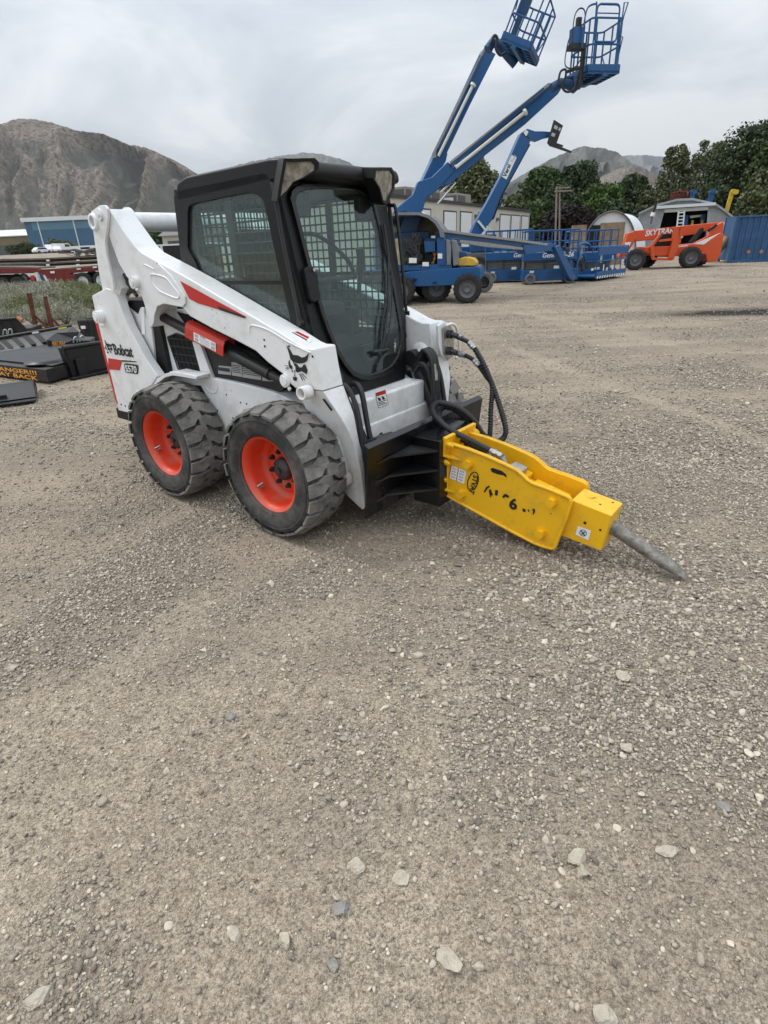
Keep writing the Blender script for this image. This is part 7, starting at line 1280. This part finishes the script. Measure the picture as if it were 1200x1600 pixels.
# ================================================================ MOUNTAINS
def ridge(name, pts, dist, depth_, col_, seed, gul=.16, basev=372, foot=0.0, nU=560, nV=150, spots=True):
    U = np.linspace(pts[0][0], pts[-1][0], nU); Vt = np.interp(U, [p[0] for p in pts], [p[1] for p in pts]); vs = []; gat = []
    Vt = Vt+(.9*vnoise(U/5.0, U*0+seed, seed)+.5*vnoise(U/1.7, U*0+seed, seed+1))
    top = [wy(u, v, dist) for u, v in zip(U, Vt)]; N_ = nV
    X = np.array([q.x for q in top]); Zt = np.array([q.z for q in top]); grid_ = np.zeros((N_+14, nU, 3))
    for j in range(N_):
        t = j/(N_-1); wv = math.sin(math.pi*t)
        xs = X*(1-(1-t)*depth_/dist*.6)
        rid = 1-np.abs(vnoise(X/(dist*.075)+t*1.2+.4*vnoise(X/(dist*.02), X*0+t*3, seed+7), X*0+t*1.1, seed+2)); rid2 = 1-np.abs(vnoise(X/(dist*.021)+t*1.4, X*0+t*2.6, seed+3)); rid3 = fbm(X/(dist*.008), X*0+t*9, 3, seed+5)
        z = Zt*(t**1.12)*(1+gul*wv*(rid*1.5+rid2*.7-1.4)*1.6)+Zt*(.03*rid3+.03*(1-np.abs(vnoise(X/(dist*.009)+t*2, X*0+t*6, seed+8))))*wv
        y = dist-(1-t)*depth_+wv*depth_*.30*(1-rid)*1.6
        gat.append(np.clip((1-rid)*1.5*min(1, wv*1.6)+(1-rid2)*.55*wv, 0, 1))
        grid_[j] = np.stack([xs, np.full(nU, 1.0)*y, z+foot*(1-t)-6*(t < .001)], -1)
    for j in range(14): t = (j+1)/14; grid_[N_+j] = np.stack([X, np.full(nU, dist+t*depth_*.8), Zt*(1-t*t*1.02)], -1)
    nr_ = N_+14; V = grid_.reshape(-1, 3); i = np.arange(nr_-1)[:, None]; j = np.arange(nU-1)[None]; fq = np.stack([i*nU+j, i*nU+j+1, (i+1)*nU+j+1, (i+1)*nU+j], -1).reshape(-1, 4)
    me = bpy.data.meshes.new(name); me.from_pydata(V.tolist(), [], fq.tolist()); me.polygons.foreach_set('use_smooth', [True]*len(fq)); me.update(); at = me.attributes.new('gully', 'FLOAT', 'POINT'); at.data.foreach_set('value', np.concatenate([np.array(gat).reshape(-1), np.zeros(14*nU)]).astype(np.float32)); o = bpy.data.objects.new(name, me); COL.objects.link(o); tag(o, kind='structure')
    m = bpy.data.materials.new(name+'_rock'); m.use_nodes = True; nt = m.node_tree; N = nt.nodes; L = nt.links; bs = N['Principled BSDF']; bs.inputs['Roughness'].default_value = 1; bs.inputs['Specular IOR Level'].default_value = 0
    globals().update(nt=nt, N=N, L=L); g_ = N.new('ShaderNodeNewGeometry'); globals()['geo'] = g_
    mp1 = N.new('ShaderNodeMapping'); mp1.inputs['Scale'].default_value = (1/dist,)*3; L.new(g_.outputs['Position'], mp1.inputs[0]); v_ = mp1.outputs[0]
    a = noise(26, 8, .7, v_); s1 = noise(190, 5, .75, v_); s2 = noise(75, 5, .7, v_)
    c = ramp(a, [(.3, col_[0]), (.7, col_[1])]); 
    if spots: c = mixc(c, col_[2], ramp(s1, [(.50, (0, 0, 0)), (.56, (1,)*3)])); c = mixc(c, col_[3], ramp(s2, [(.52, (0, 0, 0)), (.66, (.75,)*3)]))
    ga = N.new('ShaderNodeAttribute'); ga.attribute_name = 'gully'; gf = mat2('MULTIPLY_ADD', s2, .7, mat2('ADD', ga.outputs['Fac'], -.35)); c = mixc(c, col_[3], ramp(gf, [(.38, (0, 0, 0)), (.62, (.9,)*3)]))
    L.new(c, bs.inputs['Base Color']); bpn = N.new('ShaderNodeBump'); bpn.inputs['Strength'].default_value = .8; bpn.inputs['Distance'].default_value = dist*.004; L.new(s2, bpn.inputs['Height']); L.new(bpn.outputs[0], bs.inputs['Normal'])
    me.materials.append(m); return o
ridge('mountain', [(-420, 330), (-300, 260), (-200, 215), (-120, 205), (-50, 212), (-8, 197), (8, 192), (26, 185.5), (55, 187), (82, 192), (116, 202.5), (132, 206), (162, 209), (176, 215.4), (198, 225), (228, 231), (247.5, 238.8), (275, 252.5), (297, 265), (313.5, 276), (350, 300), (400, 330), (470, 362)], 2600, 1100, [(.175, .138, .115), (.29, .232, .195), (.058, .062, .046), (.088, .092, .076)], 3, gul=.26)
ridge('distant_mountain', [(280, 320), (330, 277), (370, 258), (395, 252), (440, 243), (475, 238), (500, 240), (540, 251), (580, 276), (600, 288), (630, 308), (680, 345)], 4200, 1500, [(.16, .16, .155), (.22, .21, .20), (.10, .11, .10), (.10, .12, .11)], 21, gul=.12)
ridge('mountain_right', [(690, 352), (745, 312), (797, 285), (832, 264), (864, 246.5), (895, 234), (911, 228), (944, 232), (966, 238), (983, 252), (1008, 265), (1040, 290), (1100, 320), (1180, 350)], 3600, 1300, [(.115, .125, .115), (.19, .18, .165), (.07, .08, .07), (.08, .095, .08)], 40, gul=.13)
ridge('foothill', [(860, 330), (905, 300), (937, 278), (965, 264), (990, 258), (1011, 265), (1045, 285), (1100, 310), (1150, 345)], 2700, 700, [(.19, .15, .125), (.26, .21, .18), (.10, .10, .08), (.12, .11, .09)], 55, gul=.12)
ridge('far_mountain', [(900, 262), (960, 246), (985, 242), (1021, 243), (1046, 247), (1110, 252), (1200, 262), (1350, 290), (1500, 340)], 6500, 2000, [(.15, .165, .17), (.19, .20, .20), (.12, .13, .13), (.12, .135, .135)], 70, gul=.10)
# the air of the valley
b = MB(); b.bx(-9000, 9000, -300, 9500, -10, 2600); hz_ = b.build('haze', 'metal_white'); hz_.data.materials.clear(); m = bpy.data.materials.new('haze'); m.use_nodes = True; nt = m.node_tree; nt.nodes.remove(nt.nodes['Principled BSDF']); pv = nt.nodes.new('ShaderNodeVolumePrincipled'); pv.inputs['Color'].default_value = (.90, .91, .93, 1); pv.inputs['Density'].default_value = .00005; pv.inputs['Anisotropy'].default_value = .0; nt.links.new(pv.outputs[0], nt.nodes['Material Output'].inputs['Volume']); hz_.data.materials.append(m); tag(hz_, kind='stuff')
w = bpy.data.worlds.new('World'); scene.world = w; w.use_nodes = True; nt = w.node_tree; N = nt.nodes; L = nt.links; bg = N['Background']
SUN_EL, SUN_AZ = R(48), R(-65)          # azimuth measured from +Y towards +X: the light comes from the left, slightly ahead
sky = N.new('ShaderNodeTexSky'); sky.sky_type = 'NISHITA'; sky.sun_disc = False; sky.sun_elevation = SUN_EL; sky.sun_rotation = SUN_AZ; sky.dust_density = 3; sky.altitude = 1400
tc = N.new('ShaderNodeTexCoord'); sp = N.new('ShaderNodeSeparateXYZ'); L.new(tc.outputs['Generated'], sp.inputs[0])
def mth(op, a, b=None, c=None):
    m = N.new('ShaderNodeMath'); m.operation = op
    for i, q in enumerate((a, b, c)):
        if q is None: continue
        if isinstance(q, (int, float)): m.inputs[i].default_value = q
        else: L.new(q, m.inputs[i])
    return m.outputs[0]
zc = mth('MAXIMUM', sp.outputs['Z'], 0.0); zz = mth('ADD', zc, .30)
cx = N.new('ShaderNodeCombineXYZ'); L.new(mth('DIVIDE', sp.outputs['X'], zz), cx.inputs[0]); L.new(mth('DIVIDE', sp.outputs['Y'], zz), cx.inputs[1])
n1 = N.new('ShaderNodeTexNoise'); n1.inputs['Scale'].default_value = 1.5; n1.inputs['Detail'].default_value = 7; n1.inputs['Roughness'].default_value = .52; n1.inputs['Distortion'].default_value = .6; L.new(cx.outputs[0], n1.inputs['Vector'])
rp = N.new('ShaderNodeValToRGB'); L.new(n1.outputs['Fac'], rp.inputs['Fac']); e = rp.color_ramp.elements
e[0].position = .34; e[0].color = (.385, .435, .49, 1); e[1].position = .62; e[1].color = (.70, .72, .74, 1)
k = e.new(.5); k.color = (.52, .565, .61, 1)
grad = mth('MULTIPLY_ADD', zc, 2.7, .84)          # an overcast sky is brighter overhead than at the horizon
vm = N.new('ShaderNodeVectorMath'); vm.operation = 'SCALE'; L.new(rp.outputs[0], vm.inputs[0]); L.new(mth('MULTIPLY', grad, 10.0), vm.inputs['Scale'])
mx = N.new('ShaderNodeMix'); mx.data_type = 'RGBA'; mx.inputs[0].default_value = .93; L.new(sky.outputs[0], mx.inputs[6]); L.new(vm.outputs[0], mx.inputs[7])
L.new(mx.outputs[2], bg.inputs[0]); bg.inputs[1].default_value = .1
sd = bpy.data.lights.new('sun', 'SUN'); sd.energy = 1.5; sd.angle = R(10); sd.color = (1, .96, .90); so = bpy.data.objects.new('sun', sd); COL.objects.link(so)
dirv = Vector((math.sin(SUN_AZ)*math.cos(SUN_EL), math.cos(SUN_AZ)*math.cos(SUN_EL), math.sin(SUN_EL))); so.rotation_euler = dirv.to_track_quat('Z', 'Y').to_euler(); so.location = (-5, 3, 12)
vs = scene.view_settings; vs.view_transform = 'Standard'; vs.look = 'None'; vs.exposure = .08; vs.gamma = 1; vs.use_curve_mapping = False
scene.cycles.use_denoising = True; scene.cycles.max_bounces = 8; scene.cycles.transparent_max_bounces = 24; scene.cycles.caustics_reflective = False; scene.cycles.caustics_refractive = False
